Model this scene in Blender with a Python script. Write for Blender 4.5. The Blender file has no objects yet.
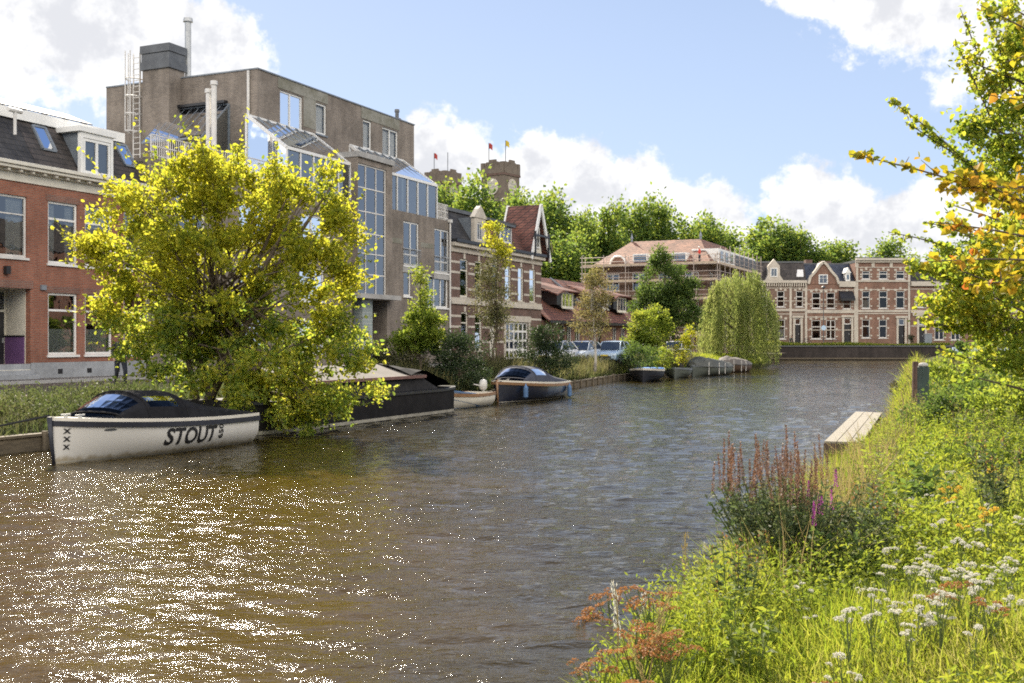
import bpy, bmesh, math, random
import numpy as np
from mathutils import Vector, Matrix

R = math.radians
sc = bpy.context.scene
col = sc.collection

# ------------------------------------------------------------------ camera
F_PX, EYE, HZ = 1100.0, 2.5, 341.5
cam = bpy.data.cameras.new('camera')
cam.sensor_width = 36.0
cam.lens = 36.0 * F_PX / 1024.0
cam.clip_start, cam.clip_end = 0.1, 6000
camo = bpy.data.objects.new('camera', cam)
camo.location = (0, 0, EYE)
camo.rotation_euler = (R(90), 0, 0)
col.objects.link(camo)
sc.camera = camo

# ------------------------------------------------------------------ light
SUN_AZ, SUN_EL = R(-21), R(37.5)
SUN_STRENGTH, SKY_STRENGTH = 5.0, 0.14
sc.view_settings.view_transform = 'Standard'
sc.view_settings.look = 'None'
sc.view_settings.exposure = 1.25
sc.view_settings.gamma = 1.0
sc.view_settings.use_curve_mapping = False
sc.cycles.use_denoising = False   # keeps the sun's glitter on the ripples crisp
try:
    sc.cycles.denoiser = 'OPENIMAGEDENOISE'
except Exception:
    pass
sc.cycles.filter_width = 1.8
sc.cycles.max_bounces = 7
sc.cycles.diffuse_bounces = 3
sc.cycles.glossy_bounces = 3
sc.cycles.transmission_bounces = 4
sc.cycles.transparent_max_bounces = 10
sc.cycles.sample_clamp_indirect = 6.0
sc.cycles.caustics_reflective = False
sc.cycles.caustics_refractive = False

sun = bpy.data.lights.new('sun', 'SUN')
sun.energy = SUN_STRENGTH
sun.angle = R(0.53)
sun.color = (1.0, 0.90, 0.74)
suno = bpy.data.objects.new('sun', sun)
S = Vector((math.sin(SUN_AZ) * math.cos(SUN_EL), math.cos(SUN_AZ) * math.cos(SUN_EL), math.sin(SUN_EL)))
suno.rotation_euler = S.to_track_quat('Z', 'Y').to_euler()
suno.location = (-60, 60, 90)
col.objects.link(suno)

world = bpy.data.worlds.new('World')
sc.world = world
world.use_nodes = True


class NT:
    """small node-tree helper"""
    def __init__(s, tree):
        s.t = tree
        tree.nodes.clear()

    def n(s, typ, **kw):
        nd = s.t.nodes.new(typ)
        for k, v in kw.items():
            setattr(nd, k, v)
        return nd

    def l(s, a, b):
        s.t.links.new(a, b)

    def put(s, sock, v):
        if isinstance(v, bpy.types.NodeSocket):
            s.l(v, sock)
        else:
            sock.default_value = v

    def m(s, op, a, b=None, c=None, clamp=False):
        nd = s.n('ShaderNodeMath', operation=op)
        nd.use_clamp = clamp
        for i, v in enumerate((a, b, c)):
            if v is not None:
                s.put(nd.inputs[i], v)
        return nd.outputs[0]

    def vm(s, op, a, b=None):
        nd = s.n('ShaderNodeVectorMath', operation=op)
        s.put(nd.inputs[0], a)
        if b is not None:
            s.put(nd.inputs[1], b)
        return nd.outputs['Value'] if op in ('LENGTH', 'DOT_PRODUCT', 'DISTANCE') else nd.outputs[0]

    def mix(s, fac, a, b, blend='MIX'):
        nd = s.n('ShaderNodeMix', data_type='RGBA', blend_type=blend)
        s.put(nd.inputs[0], fac)
        s.put(nd.inputs[6], a)
        s.put(nd.inputs[7], b)
        return nd.outputs[2]

    def noise(s, vec, scale, detail=5, rough=.55, dim='3D', lac=2.0, dist=0.0):
        nd = s.n('ShaderNodeTexNoise', noise_dimensions=dim)
        s.l(vec, nd.inputs['Vector'])
        nd.inputs['Scale'].default_value = scale
        nd.inputs['Detail'].default_value = detail
        nd.inputs['Roughness'].default_value = rough
        nd.inputs['Lacunarity'].default_value = lac
        nd.inputs['Distortion'].default_value = dist
        return nd.outputs[0]

    def ss(s, x, a, b, lo=0.0, hi=1.0):
        nd = s.n('ShaderNodeMapRange', interpolation_type='SMOOTHSTEP')
        s.put(nd.inputs[0], x)
        for i, v in enumerate((a, b, lo, hi)):
            nd.inputs[i + 1].default_value = v
        return nd.outputs[0]


def c4(c, k=1.0):
    return (c[0] * k, c[1] * k, c[2] * k, 1.0)


def build_world():
    T = NT(world.node_tree)
    sky = T.n('ShaderNodeTexSky', sky_type='NISHITA')
    sky.sun_disc = False
    sky.sun_elevation = SUN_EL
    sky.sun_rotation = SUN_AZ
    sky.altitude = 0
    sky.air_density = 1.0
    sky.dust_density = 0.6
    sky.ozone_density = 1.6
    g = T.n('ShaderNodeTexCoord').outputs['Generated']
    v = T.vm('NORMALIZE', g)
    sx = T.n('ShaderNodeSeparateXYZ')
    T.l(v, sx.inputs[0])
    x, y, z = sx.outputs
    az = T.m('MULTIPLY', T.m('ARCTAN2', x, y), 57.2958)
    el = T.m('MULTIPLY', T.m('ARCSINE', z), 57.2958)
    ae = T.n('ShaderNodeCombineXYZ')
    T.l(az, ae.inputs[0]); T.l(el, ae.inputs[1])
    P = ae.outputs[0]
    # warp the cloud outlines with the sky's own turbulence
    w1 = T.noise(P, 0.16, 2, .5)
    w2 = T.noise(P, 0.55, 6, .62)
    w3 = T.noise(P, 1.6, 5, .6)
    # cumulus banks: azimuth, elevation, half-widths in degrees
    blobs = [(-23.5, 16.0, 9.5, 5.6), (-15.6, 14.2, 3.6, 3.0), (-33, 13, 7, 7), (-12.5, 20.5, 4.5, 2.2),
             (20.5, 17.6, 6.5, 4.4), (27, 16, 7, 7), (15.4, 17.4, 2.6, 2.0),
             (-3.8, 8.5, 3.6, 3.6), (2.2, 7.6, 5.4, 3.4), (6.4, 7.2, 3.2, 2.9), (9.4, 5.8, 4.0, 2.6),
             (15.6, 5.8, 3.4, 3.4), (20.0, 4.8, 5.5, 3.0), (2.0, 3.2, 10, 3.2), (31, 5, 8, 3.6), (-45, 8, 11, 5),
             (62, 24, 16, 8), (100, 22, 24, 14), (140, 32, 34, 18), (-120, 28, 30, 16), (-165, 26, 40, 18), (180, 26, 30, 16), (110, 50, 40, 12), (-75, 30, 15, 8)]  # banks behind the camera are unseen, added for fill light
    f = None
    for a, e, ra, re in blobs:
        d = T.vm('LENGTH', T.vm('MULTIPLY', T.vm('SUBTRACT', P, (a, e, 0)), (1 / ra, 1 / re, 0)))
        fd = T.m('SUBTRACT', 1.0, d)
        f = fd if f is None else T.m('SMOOTH_MAX', f, fd, .15)
    turb = T.m('ADD', T.m('MULTIPLY', T.m('SUBTRACT', w2, .5), 1.15), T.m('MULTIPLY', T.m('SUBTRACT', w1, .5), .5))
    turb = T.m('ADD', turb, T.m('MULTIPLY', T.m('SUBTRACT', w3, .5), .35))
    fld = T.m('ADD', f, turb)
    mask = T.ss(fld, -0.02, 0.26)
    # broken grey bellies inside the clouds
    lowf = T.noise(P, 0.30, 5, .6)
    belly = T.ss(T.m('ADD', lowf, T.m('MULTIPLY', f, .16)), .50, .70)
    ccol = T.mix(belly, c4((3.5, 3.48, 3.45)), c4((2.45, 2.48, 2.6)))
    # clouds behind the camera brightened and warmed as added fill for the shaded facades
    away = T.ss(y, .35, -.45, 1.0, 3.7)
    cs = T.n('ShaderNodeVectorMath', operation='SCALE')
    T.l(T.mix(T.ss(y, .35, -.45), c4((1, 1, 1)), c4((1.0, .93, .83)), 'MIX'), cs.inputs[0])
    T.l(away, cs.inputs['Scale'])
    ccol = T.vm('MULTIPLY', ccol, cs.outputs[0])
    # clear blue deepens towards the zenith
    deep = T.ss(el, 5, 46)
    skyc = T.mix(.90, sky.outputs[0], T.mix(deep, c4((1.50, 1.86, 2.56)), c4((.40, .70, 1.5))))
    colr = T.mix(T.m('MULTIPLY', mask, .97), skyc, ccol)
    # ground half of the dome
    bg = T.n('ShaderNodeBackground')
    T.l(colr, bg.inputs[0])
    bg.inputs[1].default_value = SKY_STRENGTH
    o = T.n('ShaderNodeOutputWorld')
    T.l(bg.outputs[0], o.inputs[0])


build_world()

# ------------------------------------------------------------------ helpers
ORG = {}


def tag(o, label=None, cat=None, group=None, kind=None):
    if label: o['label'] = label
    if cat: o['category'] = cat
    if group: o['group'] = group
    if kind: o['kind'] = kind
    return o


def empty(name, loc=(0, 0, 0), rz=0.0, label=None, cat=None, group=None, org=(0, 0, 0), size=.3):
    o = bpy.data.objects.new(name, None)
    o.empty_display_size = size
    o.location = loc
    o.rotation_euler = (0, 0, rz)
    col.objects.link(o)
    ORG[o.name] = tuple(org)
    return tag(o, label, cat, group)


def kids(o):
    return [c for c in bpy.data.objects if c.parent == o]


def copy_tree(o, parent=None, children=None):
    c = o.copy()
    col.objects.link(c)
    if parent is not None:
        c.parent = parent
    for ch in (children or kids)(o):
        copy_tree(ch, c, children)
    return c


class MB:
    def __init__(s):
        s.v, s.f, s.mi = [], [], []

    def add(s, vs, fs, mi=0):
        b = len(s.v)
        s.v.extend([tuple(p) for p in vs])
        for f in fs:
            s.f.append([b + i for i in f])
            s.mi.append(mi)
        return s

    def box(s, x0, x1, y0, y1, z0, z1, mi=0):
        if x0 > x1: x0, x1 = x1, x0
        if y0 > y1: y0, y1 = y1, y0
        if z0 > z1: z0, z1 = z1, z0
        return s.add([(x0, y0, z0), (x1, y0, z0), (x1, y1, z0), (x0, y1, z0), (x0, y0, z1), (x1, y0, z1), (x1, y1, z1), (x0, y1, z1)],
                     [(3, 2, 1, 0), (4, 5, 6, 7), (0, 1, 5, 4), (1, 2, 6, 5), (2, 3, 7, 6), (3, 0, 4, 7)], mi)

    def poly(s, pts, mi=0):
        return s.add(pts, [list(range(len(pts)))], mi)

    def slab(s, pts, off, mi=0):
        """a flat polygon given thickness along off"""
        n = len(pts)
        o = Vector(off)
        vs = [tuple(p) for p in pts] + [tuple(Vector(p) + o) for p in pts]
        fs = [list(range(n))[::-1], [n + i for i in range(n)]]
        for i in range(n):
            j = (i + 1) % n
            fs.append([i, j, n + j, n + i])
        return s.add(vs, fs, mi)

    def bar(s, p, q, w, h=None, mi=0, up=(0, 0, 1)):
        h = h or w
        p, q = Vector(p), Vector(q)
        a = (q - p).normalized()
        u = Vector(up)
        if abs(a.dot(u)) > .98:
            u = Vector((1, 0, 0))
        b = a.cross(u).normalized()
        c = b.cross(a).normalized()
        vs = []
        for e in (p, q):
            for i, j in ((-1, -1), (1, -1), (1, 1), (-1, 1)):
                vs.append(e + b * (i * w / 2) + c * (j * h / 2))
        return s.add(vs, [(3, 2, 1, 0), (4, 5, 6, 7), (0, 1, 5, 4), (1, 2, 6, 5), (2, 3, 7, 6), (3, 0, 4, 7)], mi)

    def tube(s, pts, r, seg=8, mi=0):
        pts = [Vector(p) for p in pts]
        n = len(pts)
        rs = r if isinstance(r, (list, tuple)) else [r] * n
        vs, fs = [], []
        prev = None
        for i, p in enumerate(pts):
            a = (pts[min(i + 1, n - 1)] - pts[max(i - 1, 0)])
            a = a.normalized() if a.length > 1e-9 else Vector((0, 0, 1))
            if prev is None:
                u = Vector((1, 0, 0)) if abs(a.x) < .8 else Vector((0, 1, 0))
                b = a.cross(u).normalized()
            else:
                b = (prev - a * prev.dot(a))
                b = b.normalized() if b.length > 1e-6 else a.orthogonal().normalized()
            prev = b
            c = a.cross(b)
            for k in range(seg):
                t = 2 * math.pi * k / seg
                vs.append(p + (b * math.cos(t) + c * math.sin(t)) * rs[i])
        for i in range(n - 1):
            for k in range(seg):
                k2 = (k + 1) % seg
                fs.append((i * seg + k, i * seg + k2, (i + 1) * seg + k2, (i + 1) * seg + k))
        fs.append(list(range(seg))[::-1])
        fs.append([(n - 1) * seg + k for k in range(seg)])
        return s.add(vs, fs, mi)

    def lathe(s, prof, c=(0, 0, 0), seg=16, mi=0):
        vs, fs = [], []
        n = len(prof)
        for r_, z in prof:
            for k in range(seg):
                t = 2 * math.pi * k / seg
                vs.append((c[0] + r_ * math.cos(t), c[1] + r_ * math.sin(t), c[2] + z))
        for i in range(n - 1):
            for k in range(seg):
                k2 = (k + 1) % seg
                fs.append((i * seg + k, i * seg + k2, (i + 1) * seg + k2, (i + 1) * seg + k))
        fs.append(list(range(seg))[::-1])
        fs.append([(n - 1) * seg + k for k in range(seg)])
        return s.add(vs, fs, mi)

    def facade(s, x0, x1, z0, z1, y, holes, depth=.22, mi=0):
        """wall face on plane y with real openings and their reveals (going to y+depth)"""
        xs = sorted({x0, x1, *[min(max(h[i], x0), x1) for h in holes for i in (0, 1)]})
        zs = sorted({z0, z1, *[min(max(h[i], z0), z1) for h in holes for i in (2, 3)]})
        for a, b in zip(xs[:-1], xs[1:]):
            run = None
            for c, d in zip(zs[:-1], zs[1:]):
                mx, mz = (a + b) / 2, (c + d) / 2
                if any(h[0] < mx < h[1] and h[2] < mz < h[3] for h in holes):
                    if run: s.poly([(a, y, run[0]), (b, y, run[0]), (b, y, run[1]), (a, y, run[1])], mi)
                    run = None
                else:
                    run = [run[0], d] if run else [c, d]
            if run: s.poly([(a, y, run[0]), (b, y, run[0]), (b, y, run[1]), (a, y, run[1])], mi)
        for hx0, hx1, hz0, hz1 in holes:
            e = y + depth
            s.poly([(hx0, y, hz0), (hx0, e, hz0), (hx0, e, hz1), (hx0, y, hz1)], mi)
            s.poly([(hx1, y, hz0), (hx1, y, hz1), (hx1, e, hz1), (hx1, e, hz0)], mi)
            s.poly([(hx0, y, hz1), (hx0, e, hz1), (hx1, e, hz1), (hx1, y, hz1)], mi)
            s.poly([(hx0, y, hz0), (hx1, y, hz0), (hx1, e, hz0), (hx0, e, hz0)], mi)
        return s

    def build(s, name, mat, parent=None, smooth=False, bevel=0, seg=1, recalc=True):
        me = bpy.data.meshes.new(name)
        og = ORG.get(parent.name, (0, 0, 0)) if parent is not None else (0, 0, 0)
        me.from_pydata([(p[0] - og[0], p[1] - og[1], p[2] - og[2]) for p in s.v], [], s.f)
        mats = mat if isinstance(mat, (list, tuple)) else [mat]
        for m_ in mats:
            me.materials.append(m_)
        if len(mats) > 1:
            me.polygons.foreach_set('material_index', s.mi)
        if recalc or bevel:
            bm = bmesh.new()
            bm.from_mesh(me)
            if bevel:
                bmesh.ops.remove_doubles(bm, verts=bm.verts, dist=1e-5)
            bmesh.ops.recalc_face_normals(bm, faces=bm.faces)
            if bevel:
                ed = [e for e in bm.edges if len(e.link_faces) == 2 and e.calc_face_angle(0) > R(28)]
                bmesh.ops.bevel(bm, geom=ed, offset=bevel, segments=seg, affect='EDGES', profile=.5, clamp_overlap=True)
            bm.to_mesh(me)
            bm.free()
        if smooth:
            me.polygons.foreach_set('use_smooth', [True] * len(me.polygons))
            if smooth == 'auto':
                try:
                    me.set_sharp_from_angle(angle=R(35))
                except Exception:
                    pass
        o = bpy.data.objects.new(name, me)
        col.objects.link(o)
        if parent is not None:
            o.parent = parent
        ORG[o.name] = og
        return o


def np_mesh(name, verts, quads, mat, parent=None, smooth=False):
    verts = np.asarray(verts, dtype=np.float32).reshape(-1, 3)
    if parent is not None:
        verts = verts - np.array(ORG.get(parent.name, (0, 0, 0)), dtype=np.float32)
    quads = np.asarray(quads, dtype=np.int32).reshape(-1, 4)
    me = bpy.data.meshes.new(name)
    me.vertices.add(len(verts))
    me.vertices.foreach_set('co', verts.ravel())
    me.loops.add(quads.size)
    me.loops.foreach_set('vertex_index', quads.ravel())
    me.polygons.add(len(quads))
    me.polygons.foreach_set('loop_start', np.arange(0, quads.size, 4, dtype=np.int32))
    if smooth:
        me.polygons.foreach_set('use_smooth', np.ones(len(quads), dtype=bool))
    me.update(calc_edges=True)
    me.validate()
    me.materials.append(mat)
    o = bpy.data.objects.new(name, me)
    col.objects.link(o)
    if parent is not None:
        o.parent = parent
    ORG[o.name] = ORG.get(parent.name, (0, 0, 0)) if parent is not None else (0, 0, 0)
    return o


# ---- surveyed frame of the left-hand street: x along the street, y into the houses (so -y is the canal), z up
TH = R(24.5)
SD = (math.sin(TH), math.cos(TH))          # street direction
SN = (math.cos(TH), -math.sin(TH))         # towards the canal
F0 = (-17.2, 42.0)
SROT = math.pi / 2 - TH


def sw(t, n, z=0.0):
    """street frame (t along, n towards the canal) -> world"""
    return (F0[0] + SD[0] * t + SN[0] * n, F0[1] + SD[1] * t + SN[1] * n, z)


def st(px, n=0.0):
    """distance along the street at which a sight line at column px meets the plane n"""
    bx, by = F0[0] + SN[0] * n, F0[1] + SN[1] * n
    k = (px - 512) / F_PX
    return (k * by - bx) / (SD[0] - SD[1] * k)


def sz(py, t, n=0.0):
    return EYE + (HZ - py) / F_PX * (F0[1] + SD[1] * t + SN[1] * n)


def su(t, px):
    """n at which the sight line at column px meets the cross plane t"""
    ax, ay = F0[0] + SD[0] * t, F0[1] + SD[1] * t
    k = (px - 512) / F_PX
    return (k * ay - ax) / (SN[0] - SN[1] * k)


def W(px, py, Y):
    return ((px - 512) / F_PX * Y, Y, EYE + (HZ - py) / F_PX * Y)


# ------------------------------------------------------------------ materials
def principled(T):
    p = T.n('ShaderNodeBsdfPrincipled')
    o = T.n('ShaderNodeOutputMaterial')
    T.l(p.outputs[0], o.inputs[0])
    return p


def newmat(name):
    m_ = bpy.data.materials.new(name)
    m_.use_nodes = True
    return m_, NT(m_.node_tree)


def M(name, c, rough=.65, var=.18, scale=3.0, bump=0.0, bscale=30.0, metal=0.0, spec=.5, c2=None, coat=0.0, stretch=(1, 1, 1)):
    m_, T = newmat(name)
    p = principled(T)
    tc = T.n('ShaderNodeTexCoord').outputs['Object']
    tc = T.vm('MULTIPLY', tc, stretch)
    n1 = T.noise(tc, scale, 6, .6)
    n2 = T.noise(tc, scale * 7.3, 4, .6)
    mixn = T.ss(T.m('ADD', T.m('MULTIPLY', n1, .65), T.m('MULTIPLY', n2, .35)), .34, .66)
    hi = c2 if c2 else tuple(min(1, k * (1 + var)) for k in c)
    lo = tuple(k * (1 - var) for k in c)
    T.l(T.mix(mixn, c4(lo), c4(hi)), p.inputs['Base Color'])
    T.l(T.m('ADD', rough - .08, T.m('MULTIPLY', n2, .16)), p.inputs['Roughness'])
    p.inputs['Metallic'].default_value = metal
    p.inputs['Specular IOR Level'].default_value = spec
    if coat:
        p.inputs['Coat Weight'].default_value = coat
        p.inputs['Coat Roughness'].default_value = .08
    if bump:
        b = T.n('ShaderNodeBump')
        b.inputs['Strength'].default_value = bump
        b.inputs['Distance'].default_value = .02
        T.l(T.noise(tc, bscale, 5, .6), b.inputs['Height'])
        T.l(b.outputs[0], p.inputs['Normal'])
    return m_


def brick(name, ca, cb, mortar, w=.22, h=.065, ms=.010, rough=.85, stain=.35, sscale=.5, bump=.5):
    m_, T = newmat(name)
    p = principled(T)
    tc = T.n('ShaderNodeTexCoord').outputs['Object']
    s3 = T.n('ShaderNodeSeparateXYZ')
    T.l(tc, s3.inputs[0])
    cm = T.n('ShaderNodeCombineXYZ')
    T.l(T.m('ADD', s3.outputs[0], s3.outputs[1]), cm.inputs[0])
    T.l(s3.outputs[2], cm.inputs[1])
    b = T.n('ShaderNodeTexBrick')
    T.l(cm.outputs[0], b.inputs['Vector'])
    b.inputs['Scale'].default_value = 1.0
    b.inputs['Brick Width'].default_value = w
    b.inputs['Row Height'].default_value = h
    b.inputs['Mortar Size'].default_value = ms
    b.inputs['Mortar Smooth'].default_value = .2
    b.inputs['Color1'].default_value = c4(ca)
    b.inputs['Color2'].default_value = c4(cb)
    b.inputs['Mortar'].default_value = c4(mortar)
    st_ = T.noise(tc, sscale, 6, .65)
    st2 = T.noise(T.vm('MULTIPLY', tc, (1, 1, .18)), 1.9, 5, .6)
    k = T.m('ADD', T.m('MULTIPLY', st_, .6), T.m('MULTIPLY', st2, .4))
    k = T.ss(k, .3, .7, 1 - stain, 1 + stain * .5)
    c_ = T.n('ShaderNodeVectorMath', operation='SCALE')
    T.l(b.outputs[0], c_.inputs[0])
    T.l(k, c_.inputs['Scale'])
    T.l(c_.outputs[0], p.inputs['Base Color'])
    p.inputs['Roughness'].default_value = rough
    p.inputs['Specular IOR Level'].default_value = .25
    bp = T.n('ShaderNodeBump')
    bp.inputs['Strength'].default_value = bump
    bp.inputs['Distance'].default_value = .01
    T.l(T.m('SUBTRACT', T.noise(tc, 40, 4, .6), T.m('MULTIPLY', b.outputs[1], 1.0)), bp.inputs['Height'])
    T.l(bp.outputs[0], p.inputs['Normal'])
    return m_


def tiles(name, ca, cb, w=.24, h=.30, rough=.7, stain=.4, gap=(.02, .02, .02)):
    """roof tiles: courses across the slope (object x+y sideways, z up the slope)"""
    m_, T = newmat(name)
    p = principled(T)
    tc = T.n('ShaderNodeTexCoord').outputs['Object']
    s3 = T.n('ShaderNodeSeparateXYZ')
    T.l(tc, s3.inputs[0])
    cm = T.n('ShaderNodeCombineXYZ')
    T.l(T.m('ADD', s3.outputs[0], T.m('MULTIPLY', s3.outputs[1], .37)), cm.inputs[0])
    T.l(s3.outputs[2], cm.inputs[1])
    b = T.n('ShaderNodeTexBrick')
    b.offset = 0.0
    T.l(cm.outputs[0], b.inputs['Vector'])
    b.inputs['Scale'].default_value = 1.0
    b.inputs['Brick Width'].default_value = w
    b.inputs['Row Height'].default_value = h * .72
    b.inputs['Mortar Size'].default_value = .022
    b.inputs['Mortar Smooth'].default_value = .6
    b.inputs['Color1'].default_value = c4(ca)
    b.inputs['Color2'].default_value = c4(cb)
    b.inputs['Mortar'].default_value = c4(gap)
    k = T.ss(T.noise(tc, .8, 7, .68), .3, .7, 1 - stain, 1 + stain)
    c_ = T.n('ShaderNodeVectorMath', operation='SCALE')
    T.l(b.outputs[0], c_.inputs[0])
    T.l(k, c_.inputs['Scale'])
    T.l(c_.outputs[0], p.inputs['Base Color'])
    p.inputs['Roughness'].default_value = rough
    p.inputs['Specular IOR Level'].default_value = .35
    # overlapping courses: saw-tooth up the slope, roll across
    saw = T.m('FRACT', T.m('DIVIDE', s3.outputs[2], h * .72))
    roll = T.m('SINE', T.m('MULTIPLY', T.m('ADD', s3.outputs[0], T.m('MULTIPLY', s3.outputs[1], .37)), 2 * math.pi / w))
    hgt = T.m('ADD', T.m('MULTIPLY', saw, -.8), T.m('MULTIPLY', roll, .45))
    bp = T.n('ShaderNodeBump')
    bp.inputs['Strength'].default_value = .7
    bp.inputs['Distance'].default_value = .04
    T.l(hgt, bp.inputs['Height'])
    T.l(bp.outputs[0], p.inputs['Normal'])
    return m_


def glassmat(name, tint=(.62, .66, .66), ior=1.75, wav=.10, wscale=.9, base=.10):
    m_, T = newmat(name)
    o = T.n('ShaderNodeOutputMaterial')
    tc = T.n('ShaderNodeTexCoord').outputs['Object']
    bp = T.n('ShaderNodeBump')
    bp.inputs['Strength'].default_value = wav
    bp.inputs['Distance'].default_value = .05
    T.l(T.noise(tc, wscale, 3, .5), bp.inputs['Height'])
    fr = T.n('ShaderNodeFresnel')
    fr.inputs[0].default_value = ior
    T.l(bp.outputs[0], fr.inputs['Normal'])
    g = T.n('ShaderNodeBsdfGlossy')
    g.inputs['Roughness'].default_value = .02
    g.inputs['Color'].default_value = (.95, .97, 1, 1)
    T.l(bp.outputs[0], g.inputs['Normal'])
    t = T.n('ShaderNodeBsdfTransparent')
    t.inputs[0].default_value = c4(tint)
    mx = T.n('ShaderNodeMixShader')
    T.l(T.m('MINIMUM', T.m('ADD', fr.outputs[0], base), 1.0), mx.inputs[0])
    T.l(t.outputs[0], mx.inputs[1])
    T.l(g.outputs[0], mx.inputs[2])
    T.l(mx.outputs[0], o.inputs[0])
    return m_


def leafmat(name, cols, trans, tmix=.5, rough=.6, gloss=.2):
    """leaf blades: colour differs leaf by leaf, light passes through"""
    cols = [(c[0], c[1], c[2] * 1.5 + .003) if c[2] < .3 * c[1] else c for c in cols]
    trans = [(c[0], c[1], c[2] * 1.7 + .006) if c[2] < .3 * c[1] else c for c in trans]
    m_, T = newmat(name)
    o = T.n('ShaderNodeOutputMaterial')
    rnd = T.n('ShaderNodeNewGeometry').outputs['Random Per Island']
    tc = T.n('ShaderNodeTexCoord').outputs['Object']
    big = T.noise(tc, .55, 3, .6)

    def ramp(cs):
        r_ = T.n('ShaderNodeValToRGB')
        while len(r_.color_ramp.elements) < len(cs):
            r_.color_ramp.elements.new(.5)
        for i, c in enumerate(cs):
            r_.color_ramp.elements[i].position = i / (len(cs) - 1) if len(cs) > 1 else 0
            r_.color_ramp.elements[i].color = c4(c)
        return r_
    fac = T.m('ADD', T.m('MULTIPLY', rnd, .62), T.m('MULTIPLY', T.ss(big, .3, .7), .38))
    ra, rb = ramp(cols), ramp(trans)
    T.l(fac, ra.inputs[0]); T.l(fac, rb.inputs[0])
    p = T.n('ShaderNodeBsdfPrincipled')
    T.l(ra.outputs[0], p.inputs['Base Color'])
    p.inputs['Roughness'].default_value = rough
    p.inputs['Specular IOR Level'].default_value = gloss
    t = T.n('ShaderNodeBsdfTranslucent')
    T.l(rb.outputs[0], t.inputs[0])
    mx = T.n('ShaderNodeMixShader')
    mx.inputs[0].default_value = tmix
    T.l(p.outputs[0], mx.inputs[1])
    T.l(t.outputs[0], mx.inputs[2])
    T.l(mx.outputs[0], o.inputs[0])
    return m_


m = {}
m['white'] = M('white paint', (.76, .75, .71), .45, .06, 2)
m['cream'] = M('cream paint', (.66, .62, .52), .5, .1, 2)
m['offwhite'] = M('weathered white paint', (.62, .60, .56), .55, .12, 3)
m['redbrick'] = brick('orange red brick', (.34, .12, .068), (.25, .085, .052), (.26, .19, .15))
m['taupebrick'] = brick('taupe brick', (.275, .232, .19), (.205, .172, .142), (.24, .21, .18), stain=.42)
m['darkbrick'] = brick('dark brown brick', (.17, .085, .06), (.12, .062, .048), (.2, .17, .15))
m['rustbrick'] = brick('russet brick', (.27, .115, .075), (.19, .08, .058), (.24, .2, .17))
m['farbrick'] = brick('mellow red brick', (.265, .125, .085), (.195, .095, .068), (.28, .22, .17), stain=.38)
m['farbrick2'] = brick('mauve brown brick', (.21, .12, .085), (.16, .095, .07), (.25, .2, .16), stain=.3)
m['stone'] = M('pale dressed stone', (.50, .45, .375), .75, .15, 1.5, .25)
m['concrete'] = M('weathered concrete', (.36, .35, .33), .85, .2, 1.2, .3)
m['mossconcrete'] = M('mossy concrete panel', (.22, .21, .15), .9, .3, .9, .3, c2=(.30, .29, .25))
m['plinth'] = M('grey cement plinth', (.30, .31, .32), .85, .2, 1.3, .3)
m['blacktile'] = tiles('black roof tile', (.05, .047, .046), (.036, .034, .034), stain=.5)
m['browntile'] = tiles('dark brown roof tile', (.075, .062, .055), (.055, .047, .042), stain=.5)
m['slate'] = tiles('blue grey slate', (.075, .085, .11), (.055, .062, .082), .2, .22, .5, .4)
m['redtile'] = tiles('dark red roof tile', (.19, .082, .058), (.13, .058, .045), stain=.45)
m['orangetile'] = tiles('orange red roof tile', (.20, .078, .048), (.14, .058, .040), stain=.35)
m['salmontile'] = tiles('salmon roof tile', (.27, .135, .085), (.20, .10, .066), stain=.3)
m['zinc'] = M('grey zinc', (.20, .225, .25), .5, .15, 2, .1, metal=.2)
m['darkmetal'] = M('dark grey metal', (.10, .105, .11), .5, .2, 2, .1, metal=.3)
m['steel'] = M('galvanised steel', (.40, .41, .41), .45, .12, 4, .0, metal=.35)
m['black'] = M('black paint', (.018, .018, .02), .4, .3, 3)
m['glass'] = glassmat('window glass')
m['skyglass'] = glassmat('large window glass', (.5, .55, .58), 2.1, .05, .5)
m['roofglass'] = glassmat('sloping roof glass', (.40, .47, .47), 1.3, .04, .5, .02)
m['clearglass'] = glassmat('clear window glass', (.80, .82, .82), 1.3, .08, .6, .03)
m['farglass'] = glassmat('dark window glass', (.40, .42, .42), 1.35, .1, .5, .03)
m['curtain'] = M('white curtain', (.72, .71, .68), .9, .1, 4, stretch=(6, 6, .4))
m['blind'] = M('pale blind', (.62, .58, .50), .9, .08, 3)
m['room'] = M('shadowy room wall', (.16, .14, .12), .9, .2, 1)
m['wood'] = M('weathered timber', (.13, .105, .07), .85, .3, 2, .4, 20, stretch=(1, 1, 6))
m['deck'] = M('silvery deck plank', (.25, .225, .18), .85, .25, 2.5, .4, 30, stretch=(6, .6, 6))
m['bark'] = M('grey brown bark', (.11, .085, .06), .95, .35, 5, .8, 18, stretch=(1, 1, .3))
m['birchbark'] = M('pale birch bark', (.45, .42, .37), .9, .4, 5, .5, 18)
m['street'] = brick('brown street clinker', (.15, .115, .09), (.115, .09, .075), (.08, .07, .06), .2, .1, .01, stain=.3, bump=.3)
m['darkwood'] = M('dark varnished wood', (.09, .055, .035), .6, .25, 3)
m['rope'] = M('black rope', (.02, .02, .02), .9, .2, 9)
m['purple'] = M('purple painted board', (.15, .075, .19), .55, .12, 3)
# ------------------------------------------------------------------ terrain and water
rng = np.random.default_rng(7)
LE_T = [-70, 16, 24, 36, 55, 66, 76, 90, 106, 118]
LE_N = [12.6, 12.6, 11.6, 9.9, 9.9, 10.4, 11.2, 9, 6, 0]


def left_edge(t):
    return np.interp(t, LE_T, LE_N)


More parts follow.
